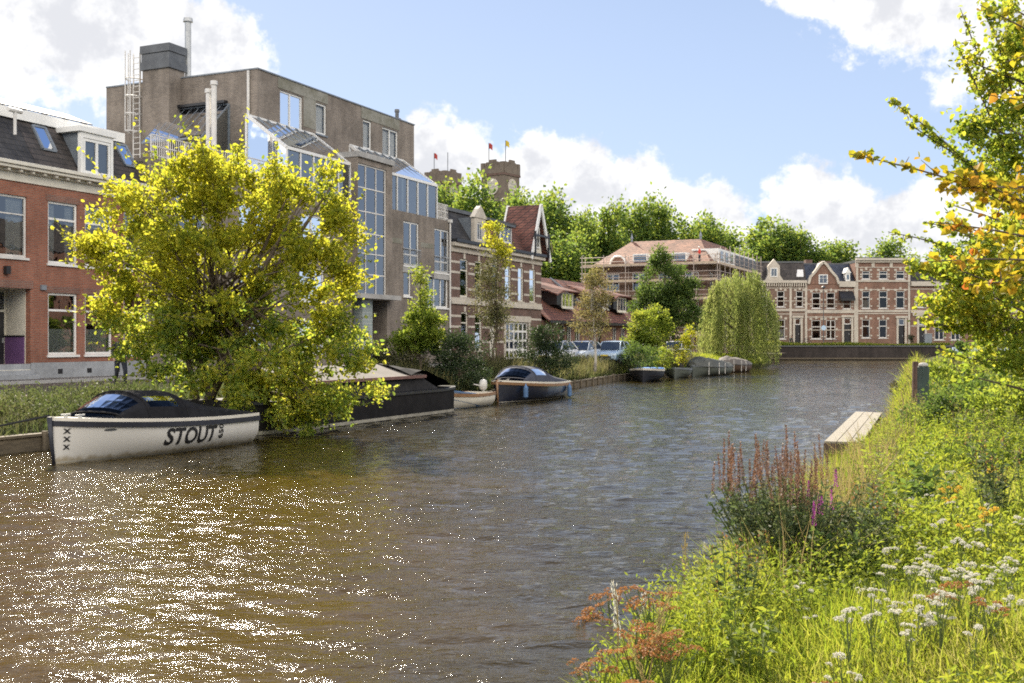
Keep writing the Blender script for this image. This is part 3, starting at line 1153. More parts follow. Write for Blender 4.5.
# right-hand terrace behind a light rail; second rail at the left terrace
for (xa, xb, ya) in ((st(438), A1 - .1, .1), (A0 + .3, st(285), .1)):
    tr = MB()
    for zz_ in (ZL + .15, ZL + .55, ZL + 1.02):
        tr.bar((xa, ya, zz_), (xb, ya, zz_), .045)
    nn = max(2, int((xb - xa) / .13))
    for i in range(nn + 1):
        xx = xa + (xb - xa) * i / nn
        tr.bar((xx, ya, ZL), (xx, ya, ZL + 1.0), .022 if i % 8 else .05)
    if xa > 20:
        for zz_ in (ZL + .15, ZL + .55, ZL + 1.02):
            tr.bar((xb, ya, zz_), (xb, SB + 2, zz_), .045)
        for i in range(30):
            tr.bar((xb, ya + i * .15, ZL), (xb, ya + i * .15, ZL + 1), .022)
    tr.build('terrace_rail', m['offwhite'], ap)
dp = MB()
dp.tube([(A1 - .12, -.09, G0), (A1 - .12, -.09, ZL - .1)], .06)
dp.box(A1 - .26, A1 + .02, -.2, -.003, ZL - .1, ZL + .1)
dp.build('downpipe', m['offwhite'], ap)
sp_ = st(248, 0)
nn = su(UT0 - .1, 248)
dp = MB()
dp.tube([(UT0 - .08, -nn, ZL - .3), (UT0 - .08, -nn, ZU - .05)], .075)
dp.build('downpipe', m['offwhite'], ap)
# chimney stack on the end wall with a metal louvre cap
tS = 14.45
n0, n1 = su(tS, 142.5), su(tS, 169)
zcap, ztop = EYE + (HZ - 71) / F_PX * (F0[1] + SD[1] * tS - SN[1] * 0 + SN[1] * n0), EYE + (HZ - 46.5) / F_PX * (F0[1] + SD[1] * tS + SN[1] * n0)
ck = MB()
ck.box(tS, UT0 - .003, -n1, -n0, ZL - .3, zcap)
ck.box(UT0 - .001, UT0 + .25, -n1, -n0, ZU, zcap)
cko = ck.build('chimney_stack', m['taupebrick'], ap)
lv = MB()
for i in range(3):
    za_ = zcap + (ztop - zcap) * i / 3
    zb2 = zcap + (ztop - zcap) * (i + 1) / 3
    g_ = .1 if i % 2 == 0 else .04
    lv.box(tS - g_, UT0 + .25 + g_, -n1 - g_, -n0 + g_, za_ + .01, zb2 - .01)
lv.build('louvre_cap', m['darkmetal'], cko)
fl = MB()
nf = su(UT0 + .6, 188)
zfl = sz(22, UT0 + .6, nf)
fl.tube([(UT0 + .6, -nf, ZU - .2), (UT0 + .6, -nf, zfl)], .17, 12)
fl.tube([(UT0 + .6, -nf, zfl), (UT0 + .6, -nf, zfl + .2)], [.27, .24], 12)
fl.build('flue_pipe', m['steel'], ap)
for px, pyt in ((208.5, 93), (214, 85)):
    f = MB()
    nf = su(12.0, px)
    zt = sz(pyt, 12.0, nf)
    f.tube([(12.0, -nf, ZL - .3), (12.0, -nf, zt)], .13, 10)
    f.tube([(12.0, -nf, zt), (12.0, -nf, zt + .2)], [.19, .17], 10)
    f.build('flue_pipe', m['offwhite'], ap)
# caged ladder
nl0, nl1 = su(14.9, 133.5), su(14.9, 142)
ld = MB()
ztl = sz(54, 14.9, nl0)
for n_ in (nl0, nl1 - .12):
    ld.bar((14.9, -n_, ZL + 1.6), (14.9, -n_, ztl), .055)
for i in range(22):
    z_ = ZL + 1.8 + i * .31
    if z_ < ztl - .1:
        ld.bar((14.9, -nl0, z_), (14.9, -(nl1 - .12), z_), .035)
cy, rr = -(nl0 + nl1 - .12) / 2, .42
for i in range(4):
    z_ = ZL + 3.6 + i * .95
    if z_ > ztl: break
    pts = [(14.9 - .75 * math.sin(a), cy + rr * math.cos(a), z_) for a in np.linspace(0, math.pi, 9)]
    ld.tube(pts, .038, 6)
for a in np.linspace(.3, math.pi - .3, 4):
    ld.bar((14.9 - .75 * math.sin(a), cy + rr * math.cos(a), ZL + 3.6), (14.9 - .75 * math.sin(a), cy + rr * math.cos(a), ztl), .045)
for z_ in (ZL + 2.5, ZL + 4.5, ZU - .3):
    ld.bar((14.9, -nl0, z_), (UT0, -nl0, z_), .04)
    ld.bar((14.9, -nl1 + .12, z_), (UT0, -nl1 + .12, z_), .04)
ld.build('caged_ladder', m['offwhite'], ap)
# sloping glass lean-to on the end wall
na, nb_ = su(UT0, 172), su(UT0, 229.5)
g0, g1 = sz(111, UT0, na), sz(143, 13.15, na)
f = MB()
xa_, xb_ = 13.15, UT0 - .03
for i in range(9):
    yy = -na + (-nb_ + na) * i / 8
    f.bar((xa_, yy, g1), (xb_, yy, g0), .045, .08)
f.bar((xa_, -na, g1), (xa_, -nb_, g1), .1)
f.bar((xb_, -na, g0), (xb_, -nb_, g0), .1)
f.bar((xa_, -nb_, ZL), (xa_, -nb_, g1), .09)
f.bar((xb_, -nb_, ZL), (xb_, -nb_, g0), .1)
f.bar(((xa_ + xb_) / 2, -nb_, ZL), ((xa_ + xb_) / 2, -nb_, (g0 + g1) / 2), .08)
fo = f.build('lean_to', m['zinc'], ap)
g = MB()
g.poly([(xa_, -na, g1 + .05), (xa_, -nb_, g1 + .05), (xb_, -nb_, g0 + .05), (xb_, -na, g0 + .05)])
g.build('roof_glass', m['roofglass'], fo)
g = MB()
g.poly([(xa_, -nb_ + .01, ZL - .2), (xb_, -nb_ + .01, ZL - .2), (xb_, -nb_ + .01, g0), (xa_, -nb_ + .01, g1)])
g.build('pane', m['skyglass'], fo)
hd = MB().box(xb_ - .3, xb_ + .02, -na - .1, -nb_ + .1, g0 + .06, g0 + .2).build('flashing', m['black'], fo)
# small chimney at the right end of the roof
sc_ = MB()
sx_ = st(397, -5)
sc_.box(sx_ - .2, sx_ + .2, 4.8, 5.2, ZU - .2, ZU + 1.0)
so_ = sc_.build('roof_chimney', m['darkbrick'], ap)
MB().lathe([(.13, 0), (.13, .4), (.18, .42), (.16, .6)], (sx_, 5, ZU + 1.0), 10).build('chimney_pot', m['darkmetal'], so_)

# ================================================================== 3. banded brick house with dormers and a steep red gable
bh = empty('banded_house', sw(31.9, 0, G0), SROT, 'brown brick house with cream bands, black mansard and steep red tiled gable', 'house', org=(31.9, 0, G0))
B0, B1, BZ = 31.9, 46.9, 8.35
wz1 = (5.45, 7.95)
wxs = [(st(460), st(468)), (st(475), st(482)), (st(492), st(498.5)), (st(505), st(511)), (st(518), st(523.5)), (st(529.5), st(535.5))]
gxs = [(st(461), st(468)), (st(475), st(482)), (st(490), st(497))]
gz_ = (1.9, 4.45)
lat = (st(505.5), st(528), G0 + .1, sz(322, st(510)))
hol = [(a, b, *wz1) for a, b in wxs] + [(gxs[0][0], gxs[0][1], *gz_), (gxs[1][0], gxs[1][1], *gz_), (gxs[2][0], gxs[2][1], G0 + .2, gz_[1]), lat]
w_ = MB()
w_.facade(B0, B1, G0 - .3, BZ, 0, hol, .24)
shell(w_, B0, B1, 0, 9, G0 - .3, BZ, top=False)
w_.build('wall', m['darkbrick'], bh)
bn = MB()
wins = sorted(wxs)
edges = [B0 + .01] + [v for w2 in wins for v in w2] + [B1 - .01]
for zz_ in (5.9, 6.95, 7.62):
    for i in range(0, len(edges), 2):
        bn.box(edges[i] + .03, edges[i + 1] - .03, -.022, -.002, zz_, zz_ + .15)
for zz_ in (2.4, 3.4, 4.1):
    ge = [B0 + .01, gxs[0][0], gxs[0][1], gxs[1][0], gxs[1][1], gxs[2][0], gxs[2][1], lat[0], lat[1], B1 - .01]
    for i in range(0, len(ge), 2):
        bn.box(ge[i] + .03, ge[i + 1] - .03, -.022, -.002, zz_, zz_ + .15)
bn.box(B0 + .01, B1 - .01, -.12, -.002, 4.95, 5.16)
bn.box(B0 + .01, B1 - .01, -.06, -.0025, 5.162, 5.38)
for a, b in wxs:
    bn.box((a + b) / 2 - .12, (a + b) / 2 + .12, -.05, -.003, wz1[1] + .02, wz1[1] + .38)
for a, b in gxs:
    bn.box((a + b) / 2 - .12, (a + b) / 2 + .12, -.05, -.003, gz_[1] + .02, gz_[1] + .36)
bn.box(lat[0] - .35, lat[1] + .35, -.10, -.003, lat[3] + .02, lat[3] + .45)
bn.box(lat[0] - .3, lat[0] - .01, -.06, -.003, G0, lat[3])
bn.box(lat[1] + .01, lat[1] + .3, -.06, -.003, G0, lat[3])
bn.build('stone_band', m['stone'], bh)
for a, b in wxs:
    window(bh, a, b, *wz1, 0, 'cream', .09, hb=(.70,), bar=.08, curtain=[(.03, .97, .0, .45)] if int(a * 10) % 3 == 0 else None, sillmat='stone')
for a, b in gxs[:2]:
    window(bh, a, b, *gz_, 0, 'cream', .09, hb=(.72,), bar=.08, sillmat='stone')
dh = MB().box(gxs[2][0] + .03, gxs[2][1] - .03, .12, .18, G0 + .2, G0 + 2.4).build('door', m['cream'], bh)
MB().box(gxs[2][1] - .2, gxs[2][1] - .15, .06, .115, G0 + 1.1, G0 + 1.25).build('handle', m['steel'], dh)
window(bh, gxs[2][0], gxs[2][1], G0 + 2.45, gz_[1], 0, 'cream', .07, sill=False)
window(bh, *lat, 0, 'white', .12, vb=(.2, .4, .6, .8), hb=(.25, .5, .75), bar=.14, sill=False, name='lattice_window')
rooms(bh, B0 + .1, B1 - .1, .6, 4, [G0, 5.1, BZ - .1], 4)
c = MB()
c.box(B0, B1, -.1, 0, BZ - .02, BZ + .34)
c.box(B0, B1, -.38, .04, BZ + .342, BZ + .6)
c.build('cornice', m['stone'], bh, bevel=.02)
gt = MB()
gt.box(B0, B1, -.5, .04, BZ + .602, BZ + .8)
gt.build('gutter', m['black'], bh)
# mansards: black on the left, red on the right
MZ = 11.3
xm = st(486, -.6)
MB().slab([(B0, .05, BZ + .7), (xm, .05, BZ + .7), (xm, 1.5, MZ), (B0, 1.5, MZ)], (0, .1, 0)).build('mansard_roof', m['blacktile'], bh)
MB().slab([(xm + .03, .05, BZ + .7), (B1, .05, BZ + .7), (B1, 1.5, MZ - .05), (xm + .03, 1.5, MZ - .05)], (0, .1, 0)).build('mansard_roof', m['redtile'], bh)
tp = MB()
tp.box(B0, xm, 1.35, 9, MZ - .02, MZ + .22)
tp.box(xm + .03, B1, 1.3, 9, MZ - .05, MZ + .12)
tp.build('flat_roof', m['darkmetal'], bh)
gv = MB()
for xx in (B0 + .005, B1 - .005):
    gv.poly([(xx, 0, BZ), (xx, .05, BZ + .7), (xx, 1.5, MZ - .06), (xx, 9, MZ - .06), (xx, 9, BZ)])
gv.poly([(B0, 9, BZ), (B1, 9, BZ), (B1, 9, MZ - .06), (B0, 9, MZ - .06)])
gv.build('gable_wall', m['darkbrick'], bh)
# stone dormer
d0, d1 = st(474.5, .1), st(485.5, .1)
zt_ = sz(217, d0, .1)
d = MB()
d.box(d0 + .1, d1 - .1, .16, 2.2, BZ + .8, zt_)
do = d.build('dormer', m['zinc'], bh)
f = MB()
f.box(d0, d0 + .42, -.1, .158, BZ + .8, zt_)
f.box(d1 - .42, d1, -.1, .158, BZ + .8, zt_)
f.box(d0 + .42, d1 - .42, -.1, .158, zt_ - .3, zt_)
f.box(d0 + .42, d1 - .42, -.1, .158, BZ + .8, BZ + 1.0)
f.slab([(d0 - .15, -.16, zt_ + .003), (d1 + .15, -.16, zt_ + .003), ((d0 + d1) / 2 + .35, -.16, zt_ + .62), ((d0 + d1) / 2, -.16, zt_ + .85), ((d0 + d1) / 2 - .35, -.16, zt_ + .62)], (0, .34, 0))
f.build('dormer_front', m['stone'], do)
window(do, d0 + .44, d1 - .44, BZ + 1.02, zt_ - .32, -.08, 'offwhite', .09, vb=(.5,), rec=.04, sill=False)
# low dormer in the red mansard
d0, d1 = st(505.5, 0), st(517, 0)
d = MB()
zt_ = sz(225, d0, 0)
d.box(d0 - .1, d1 + .1, .15, 2.2, zt_ - .003, zt_ + .16)
d.box(d0, d1, .55, 2.2, BZ + 1.25, zt_ - .01)
do = d.build('dormer', m['darkmetal'], bh)
window(do, d0 + .02, d1 - .02, BZ + 1.3, zt_ - .04, .40, 'white', .09, vb=(.33, .66), rec=.05, sill=False)
# steep gable
ga, gb_ = st(528.5, .05), st(544.5, .05)
gm = (ga + gb_) / 2
zp = sz(206, gm, .05)
zb0 = BZ + .55
gw = MB()
gw.slab([(ga + .35, -.02, zb0), (gb_ - .35, -.02, zb0), (gm, -.02, zp - .55)], (0, .2, 0))
gwo = gw.build('gable_front', m['cream'], bh)
window(gwo, gm - .5, gm + .5, zb0 + .7, zb0 + 2.3, -.05, 'white', .09, vb=(.5,), rec=-.02, sill=False)
yb = 2.3
r_ = MB()
r_.slab([(ga - .25, -.35, zb0 - .2), (gm, -.35, zp), (gm, yb, zp), (ga - .25, yb, zb0 - .2)], (-.07, 0, .07))
r_.slab([(gb_ + .25, -.35, zb0 - .2), (gm, -.35, zp), (gm, yb, zp), (gb_ + .25, yb, zb0 - .2)], (.07, 0, .07))
r_.build('gable_roof', m['redtile'], bh)
bb = MB()
for yy in (-.42, yb + .04):
    for xx in (ga - .3, gb_ + .3):
        bb.bar((xx, yy, zb0 - .25), (gm, yy, zp + .08), .12, .3)
bb.build('bargeboard', m['white'], bh)
bb = MB()
bb.bar((ga + .25, -.5, zb0), (ga + .25, -.5, zb0 + 1.9), .14)
bb.bar((gb_ - .25, -.5, zb0), (gb_ - .25, -.5, zb0 + 1.9), .14)
bb.bar((ga + .1, -.5, zb0 + 1.6), (gb_ - .1, -.5, zb0 + 1.6), .14)
bb.build('timber_brace', m['black'], bh)
spn = MB()
for k in range(3):
    xx = B0 + .6 + k * 1.25
    spn.slab([(xx, 2.2, MZ + .3), (xx + 1.1, 2.2, MZ + .3), (xx + 1.1, 3.6, MZ + .75), (xx, 3.6, MZ + .75)], (0, 0, .05))
    spn.bar((xx + .5, 2.3, MZ + .2), (xx + .5, 2.3, MZ + .32), .06)
    spn.bar((xx + .5, 3.5, MZ + .2), (xx + .5, 3.5, MZ + .73), .06)
spn.build('solar_panel', m['darkmetal'], bh)

# ================================================================== 4. two low houses with sweeping orange-red roofs
def low_house(x0, x1, label, dpx, wins):
    h = empty('cottage', sw(x0, 0, G0), SROT, label, 'house', group='low red roofed houses along the street', org=(x0, 0, G0))
    zE, zR, dep = 4.15, 7.95, 8.5
    w_ = MB()
    hol = [(a, b, z0_, z1_) for a, b, z0_, z1_, kind in wins]
    w_.facade(x0, x1, G0 - .3, zE, 0, hol, .2)
    shell(w_, x0, x1, 0, dep, G0 - .3, zE, top=False)
    w_.poly([(x0, 0, zE), (x0, 4.2, zR - .1), (x0, dep, zE)])
    w_.poly([(x1, 0, zE), (x1, 4.2, zR - .1), (x1, dep, zE)])
    w_.build('wall', m['rustbrick'], h)
    r_ = MB()
    r_.slab([(x0 - .08, -.55, zE - .1), (x1 + .08, -.55, zE - .1), (x1 + .08, .9, zE + 1.1), (x0 - .08, .9, zE + 1.1)], (0, 0, .12))
    r_.slab([(x0 - .08, .9, zE + 1.1), (x1 + .08, .9, zE + 1.1), (x1 + .08, 4.2, zR), (x0 - .08, 4.2, zR)], (0, 0, .12))
    r_.slab([(x0 - .08, dep + .4, zE - .1), (x1 + .08, dep + .4, zE - .1), (x1 + .08, 4.2, zR), (x0 - .08, 4.2, zR)], (0, 0, .12))
    r_.build('roof', m['orangetile'], h)
    g = MB()
    g.box(x0, x1, -.68, -.56, zE - .22, zE - .02)
    g.build('gutter', m['black'], h)
    vb_ = MB()
    vb_.bar((x1 - .04, .0, zE + .75), (x1 - .04, 4.2, zR + .16), .16, .16)
    vb_.build('verge_flashing', m['zinc'], h)
    for a, b, z0_, z1_, kind in wins:
        if kind == 'door':
            d_ = MB().box(a + .04, b - .04, .1, .16, z0_ + .02, z1_ - .55).build('door', m['black'], h)
            MB().box(b - .2, b - .15, .04, .095, z0_ + 1, z0_ + 1.15).build('handle', m['steel'], d_)
            window(h, a, b, z1_ - .5, z1_, 0, 'white', .06, sill=False)
        else:
            window(h, a, b, z0_, z1_, 0, 'white', .08, vb=(.5,), sillmat='stone', curtain=[(.05, .95, 0, .4)])
    for (pa, pb, py0, py1) in dpx:
        a, b = st(pa, -.2), st(pb, -.2)
        zt_, zb_2 = sz(py0, a, -.2), sz(py1, a, -.2)
        d = MB()
        # dark cheeks spreading out under a lifted tile brow
        d.box(a - .95, a - .02, .26, 3.2, zb_2 + .2, zt_ - .1)
        d.box(b + .02, b + .95, .26, 3.2, zb_2 + .2, zt_ - .1)
        d.box(a - .01, b + .01, .45, 3.2, zb_2, zt_)
        do = d.build('dormer', m['black'], h)
        br = MB()
        br.slab([(a - 1.5, -.05, zt_ - .35), (a - .5, -.15, zt_ + .03), (b + .5, -.15, zt_ + .03), (b + 1.5, -.05, zt_ - .35), (b + 1.3, 3.2, zt_ + .9), (a - 1.3, 3.2, zt_ + .9)], (0, 0, .1))
        br.build('dormer_roof', m['orangetile'], do)
        window(do, a, b, zb_2, zt_ - .02, .16, 'cream', .12, vb=(.33, .66), rec=.06, sill=True)
    rooms(h, x0 + .1, x1 - .1, .6, 4, [G0, zE - .3], 4)
    return h


L0, L1, L2 = 47.2, 58.8, 71.4
zw = (1.9, 3.75)
low_house(L0, L1, 'low orange red roofed house directly beside the brown banded house', [(562, 573, 292, 307.5)],
          [(st(560), st(565), G0 + .1, zw[1] + .1, 'door'), (st(566.5), st(571.5), *zw, 'w'), (st(575), st(580), *zw, 'w')])
low_house(L1 + .02, L2, 'low orange red roofed house nearest the scaffolding, behind the parked cars', [(617.5, 626, 297, 311.5), (603, 608, 296, 309)],
          [(st(598), st(601.5), G0 + .1, zw[1] + .1, 'door'), (st(612.5), st(616.5), *zw, 'w'), (st(620.5), st(625), *zw, 'w')])

# ================================================================== the terrace facing them across the canal (it shows in the panes)
ot = empty('brick_terrace', (52, 62, 1.2), R(-114), 'sunlit red brick terrace across the canal, mirrored in the left hand windows', 'house', org=(0, 0, 0))
tw_ = MB()
hl_ = [(x_, x_ + 1.1, z_, z_ + 1.9) for x_ in np.arange(-30, 30, 2.6) for z_ in (1.2, 4.6, 7.8)]
tw_.facade(-32, 32, -.5, 10.5, 0, hl_, .2)
shell(tw_, -32, 32, 0, 9, -.5, 10.5)
tw_.build('wall', m['rustbrick'], ot)
MB().slab([(-32, -.3, 10.51), (32, -.3, 10.51), (32, 3.5, 13.5), (-32, 3.5, 13.5)], (0, .2, 0)).build('roof', m['browntile'], ot)
# ================================================================== 5. large hip-roofed building wrapped in scaffolding
sb = empty('hip_roof_building', sw(85, 3.15, 1.0), SROT, 'large brick building with salmon tiled hip roof, wrapped in scaffolding behind the green trees', 'building', org=(85, -3.15, 1.0))
sx0, sx1, sy0, sy1, sze = 85.0, 106.0, -3.15, 9.2, 10.9
w_ = MB()
# end wall (towards the camera) with openings: build it as a facade in swapped axes by hand
hl = []
for zz_ in (2.0, 5.2, 8.1):
    for k in range(4):
        y0_ = sy0 + .9 + k * 3.0
        hl.append((y0_, y0_ + 1.5, zz_, zz_ + 1.9))
fm = MB().facade(sy0, sy1, 1.0, sze, 0, hl, .22)
w_.add([(sx0 + p[1], p[0], p[2]) for p in fm.v], fm.f)
hs = []
for zz_ in (2.0, 5.2, 8.1):
    for k in range(6):
        hs.append((sx0 + 1.2 + k * 3.3, sx0 + 2.8 + k * 3.3, zz_, zz_ + 1.9))
w_.facade(sx0, sx1, 1.0, sze, sy0, hs, .22)
shell(w_, sx0, sx1, sy0, sy1, 1.0, sze, left=False, top=False)
w_.build('wall', m['farbrick2'], sb)
for (a, b, c_, d) in hl:
    f = MB()
    f.box(sx0 + .06, sx0 + .12, a, a + .09, c_, d)
    f.box(sx0 + .06, sx0 + .12, b - .09, b, c_, d)
    f.box(sx0 + .06, sx0 + .12, a + .09, b - .09, c_, c_ + .1)
    f.box(sx0 + .06, sx0 + .12, a + .09, b - .09, d - .09, d)
    f.box(sx0 + .065, sx0 + .115, (a + b) / 2 - .04, (a + b) / 2 + .04, c_ + .1, d - .09)
    fo = f.build('window', m['white'], sb)
    MB().poly([(sx0 + .09, a, c_), (sx0 + .09, b, c_), (sx0 + .09, b, d), (sx0 + .09, a, d)]).build('pane', m['glass'], fo)
for (a, b, c_, d) in hs:
    window(sb, a, b, c_, d, sy0, 'white', .09, vb=(.5,), sill=False)
zr_ = 13.85
ov = .5
ra, rb_ = (sx0 + 4.8, (sy0 + sy1) / 2), (sx1 - 4.8, (sy0 + sy1) / 2)
rp = MB()
# the ridge lies across the street's line: ridge runs along y, hips fall both ways
ya_, yb_ = sy0 + 1.9, sy1 - 2.4
xr_ = sx0 + 4.6
e0, e1, e2, e3 = (sx0 - ov, sy0 - ov, sze), (sx1 + ov, sy0 - ov, sze), (sx1 + ov, sy1 + ov, sze), (sx0 - ov, sy1 + ov, sze)
q0, q1 = (xr_, ya_, zr_), (xr_, yb_, zr_)
s0, s1 = (sx1 - 4.6, ya_, zr_), (sx1 - 4.6, yb_, zr_)
rp.slab([e3, e0, q0, q1], (0, 0, .12))
rp.slab([e0, e1, s0, q0], (0, 0, .12))
rp.slab([e1, e2, s1, s0], (0, 0, .12))
rp.slab([e2, e3, q1, s1], (0, 0, .12))
rp.slab([q0, s0, s1, q1], (0, 0, .12))
rp.build('hip_roof', m['salmontile'], sb)
for y_ in (ya_, yb_):
    MB().lathe([(.12, 0), (.12, .3), (.2, .36), (.05, .8), (.01, 1.1)], (xr_, y_, zr_ + .08), 8).build('finial', m['zinc'], sb)
# round-headed gable on the left end of the eaves
ar = MB()
yc = sy1 - 2.4
pts = [(sx0 - .3, yc + .9 * math.cos(a), sze + .1 + .95 * math.sin(a)) for a in np.linspace(0, math.pi, 14)]
ar.tube(pts, .12, 6)
ar.build('round_gable_trim', m['white'], sb)
MB().slab([(sx0 - .25, p[1], p[2]) for p in pts], (1.6, 0, 0)).build('round_gable', m['farbrick'], sb)
# row of white dormer windows at the eaves
for k in range(3):
    yy = sy0 + 2.2 + k * 2.2
    d_ = MB().box(sx0 - .1, sx0 + 2.0, yy, yy + 1.7, sze + .1, sze + 1.25).build('dormer', m['white'], sb)
    MB().box(sx0 - .13, sx0 - .102, yy + .15, yy + 1.55, sze + .25, sze + 1.12).build('pane', m['skyglass'], d_)
# white-clad roof extension on the right-hand side
ex = MB()
ex.box(sx0 + 2.0, sx1 - .5, sy0 - .8, sy0 + 2.2, sze + .15, sze + 1.75)
exo = ex.build('roof_extension', m['white'], sb)
for k in range(7):
    xx = sx0 + 2.7 + k * 2.3
    MB().box(xx, xx + 1.3, sy0 - .83, sy0 - .803, sze + .45, sze + 1.5).build('pane', m['skyglass'], exo)
MB().box(sx0 + 9.5, sx1 - .45, sy0 - .86, sy0 - .832, sze + .2, sze + 1.55).build('dark_cladding', m['darkmetal'], exo)
MB().box(sx0 + 5.5, sx0 + 8, sy0 + 2.3, sy0 + 4.6, 12.5, 14.0).build('roof_cabin', m['concrete'], sb)

# scaffold round the two visible sides
scf = empty('scaffold', sw(85, 3.15, 1.0), SROT, 'pale steel scaffolding of poles and plank decks around the hip roofed building', 'scaffold', org=(85, -3.15, 1.0))
std, led, dk, rl = MB(), MB(), MB(), MB()
m['pole'] = M('scaffold tube', (.42, .35, .30), .5, .15, 5, metal=.2)
m['plank'] = M('scaffold plank', (.46, .37, .27), .85, .25, 2)
ox, oy = sx0 - 1.5, sy0 - 1.5
lifts = [3.0, 5.0, 7.0, 9.0, 10.75]
for k in range(7):
    y_ = oy + (sy1 + 1.4 - oy) * k / 6
    for xx in (ox, ox + 1.05):
        std.tube([(xx, y_, 1.0), (xx, y_, 12.0)], .045, 6)
for k in range(1, 10):
    x_ = ox + 1.05 + (sx1 - sx0) * k / 9
    for yy in (oy, oy + 1.05):
        std.tube([(x_, yy, 1.0), (x_, yy, 13.0 if k > 1 else 12)], .045, 6)
std.build('standard', m['pole'], scf)
for z_ in lifts:
    for dz_ in (0, .5, 1.0):
        for xx in ((ox, ox + 1.05) if dz_ == 0 else (ox - .05,)):
            led.tube([(xx, oy - .2, z_ + dz_), (xx, sy1 + 1.6, z_ + dz_)], .04, 6)
        for yy in ((oy, oy + 1.05) if dz_ == 0 else (oy - .05,)):
            led.tube([(ox - .2, yy, z_ + dz_), (sx1 + .4, yy, z_ + dz_)], .04, 6)
    dk.box(ox + .06, ox + .98, oy, sy1 + 1.4, z_ + .045, z_ + .10)
    dk.box(ox + 1.0, sx1, oy + .06, oy + .98, z_ + .046, z_ + .101)
    dk.box(ox + .02, ox + .055, oy, sy1 + 1.4, z_ + .046, z_ + .26)
    dk.box(ox + 1.0, sx1, oy + .02, oy + .055, z_ + .046, z_ + .26)
led.build('ledger', m['pole'], scf)
dk.build('plank_deck', m['plank'], scf)
for i in range(4):
    y_ = oy + (sy1 + 1.4 - oy) * (i + .5) / 4
    rl.tube([(ox - .06, y_ - 1.4, 1.2 + (i % 2) * 4), (ox - .06, y_ + 1.4, 5.0 + (i % 2) * 4)], .035, 6)
    x_ = ox + 3 + i * 5
    rl.tube([(x_ - 1.4, oy - .06, 1.2 + (i % 2) * 4), (x_ + 1.4, oy - .06, 5 + (i % 2) * 4)], .035, 6)
rl.build('brace', m['pole'], scf)

# ================================================================== 6. row of houses across the water (facing the camera)
FY = 157.0
FG = 1.98


def fx(px): return (px - 512) / F_PX * FY
def fz(py): return EYE + (HZ - py) / F_PX * FY


def far_house(x0p, x1p, ztop_p, brickm, label, wins, name='town_house'):
    x0, x1, zt = fx(x0p), fx(x1p), fz(ztop_p)
    h = empty(name, ((x0 + x1) / 2, FY, FG), 0, label, 'house', org=((x0 + x1) / 2, FY, FG))
    w_ = MB()
    hol = [(fx(a), fx(b), fz(d), fz(c_)) for a, b, c_, d, k in wins]
    w_.facade(x0, x1, FG - .3, zt, FY, hol, .2)
    shell(w_, x0, x1, FY, FY + 10, FG - .3, zt, top=False)
    w_.build('wall', brickm, h)
    bnd = MB()
    for (a, b, z0_, z1_), (pa, pb, pc, pd, k) in zip(hol, wins):
        if k == 'door':
            dd_ = MB().box(a + .1, b - .1, FY + .1, FY + .18, z0_ + .02, z0_ + (z1_ - z0_) * .72).build('door', m['black'], h)
            MB().box(b - .3, b - .24, FY + .05, FY + .095, z0_ + 1.1, z0_ + 1.3).build('handle', m['steel'], dd_)
            window(h, a, b, z0_ + (z1_ - z0_) * .74, z1_, FY, 'white', .1, sill=False)
            # white pilasters and lintel round the door
            bnd.box(a - .30, a - .02, FY - .10, FY - .002, FG, z1_ + .1)
            bnd.box(b + .02, b + .30, FY - .10, FY - .002, FG, z1_ + .1)
            bnd.box(a - .4, b + .4, FY - .16, FY - .002, z1_ + .103, z1_ + .42)
        else:
            window(h, a, b, z0_, z1_, FY, 'offwhite', .11, vb=(.5,) if k == 'v' else (), hb=(.64,), bar=.12, sw_=.18, glass='farglass',
                   curtain=[(.03, .97, 0, .5)] if k == 'c' else None)
            xm_ = (a + b) / 2
            bnd.box(xm_ - .16, xm_ + .16, FY - .06, FY - .003, z1_ + .14, z1_ + .55)
            bnd.box(a - .28, a + .1, FY - .045, FY - .003, z1_ + .003, z1_ + .3)
            bnd.box(b - .1, b + .28, FY - .045, FY - .003, z1_ + .003, z1_ + .3)
            for s_ in (a - .3, b + .04):
                bnd.box(s_, s_ + .26, FY - .04, FY - .003, (z0_ + z1_) / 2, (z0_ + z1_) / 2 + .22)
                bnd.box(s_, s_ + .26, FY - .04, FY - .003, z0_ + .25, z0_ + .45)
    return h, x0, x1, zt, bnd


def hband(b, x0, x1, py, th=.35, out=.08, y=FY):
    z = fz(py)
    th = th * .6
    b.box(x0 + .02, x1 - .02, y - out, y - .0025, z - th / 2, z + th / 2)


def quoin(b, x, w=.42, z1=None):
    w = w * .7
    b.box(x - w / 2, x + w / 2, FY - .065, FY - .0035, FG, z1)


# A: mauve house with stone dormer
h, x0, x1, zt, bn = far_house(752, 806.5, 283, m['farbrick2'], 'mauve brown brick house with carved stone dormer and dark mansard, beside the willow', [
    (760, 767, 291, 307, 'w'), (777, 784.5, 291, 307, 'w'), (796, 803, 291, 307, 'w'), (760, 767, 319.5, 339, 'c'), (777, 785, 319.5, 339, 'c'), (795, 800.5, 318.5, 342.5, 'door')])
hband(bn, x0, x1, 310, .55); hband(bn, x0, x1, 288, .2, .05); hband(bn, x0, x1, 301, .18, .03); hband(bn, x0, x1, 314, .2, .03)
for px in (790.5, 806):
    quoin(bn, fx(px), .45, zt)
bn.build('stone_trim', m['stone'], h)
c = MB()
for k in range(24):
    xx = x0 + .15 + k * (x1 - x0 - .4) / 23
    c.box(xx, xx + .14, FY - .3, FY - .004, zt - .5, zt)
c.box(x0, x1, FY - .35, FY + .02, zt + .002, zt + .38)
c.build('cornice', m['stone'], h)
RT = fz(262)
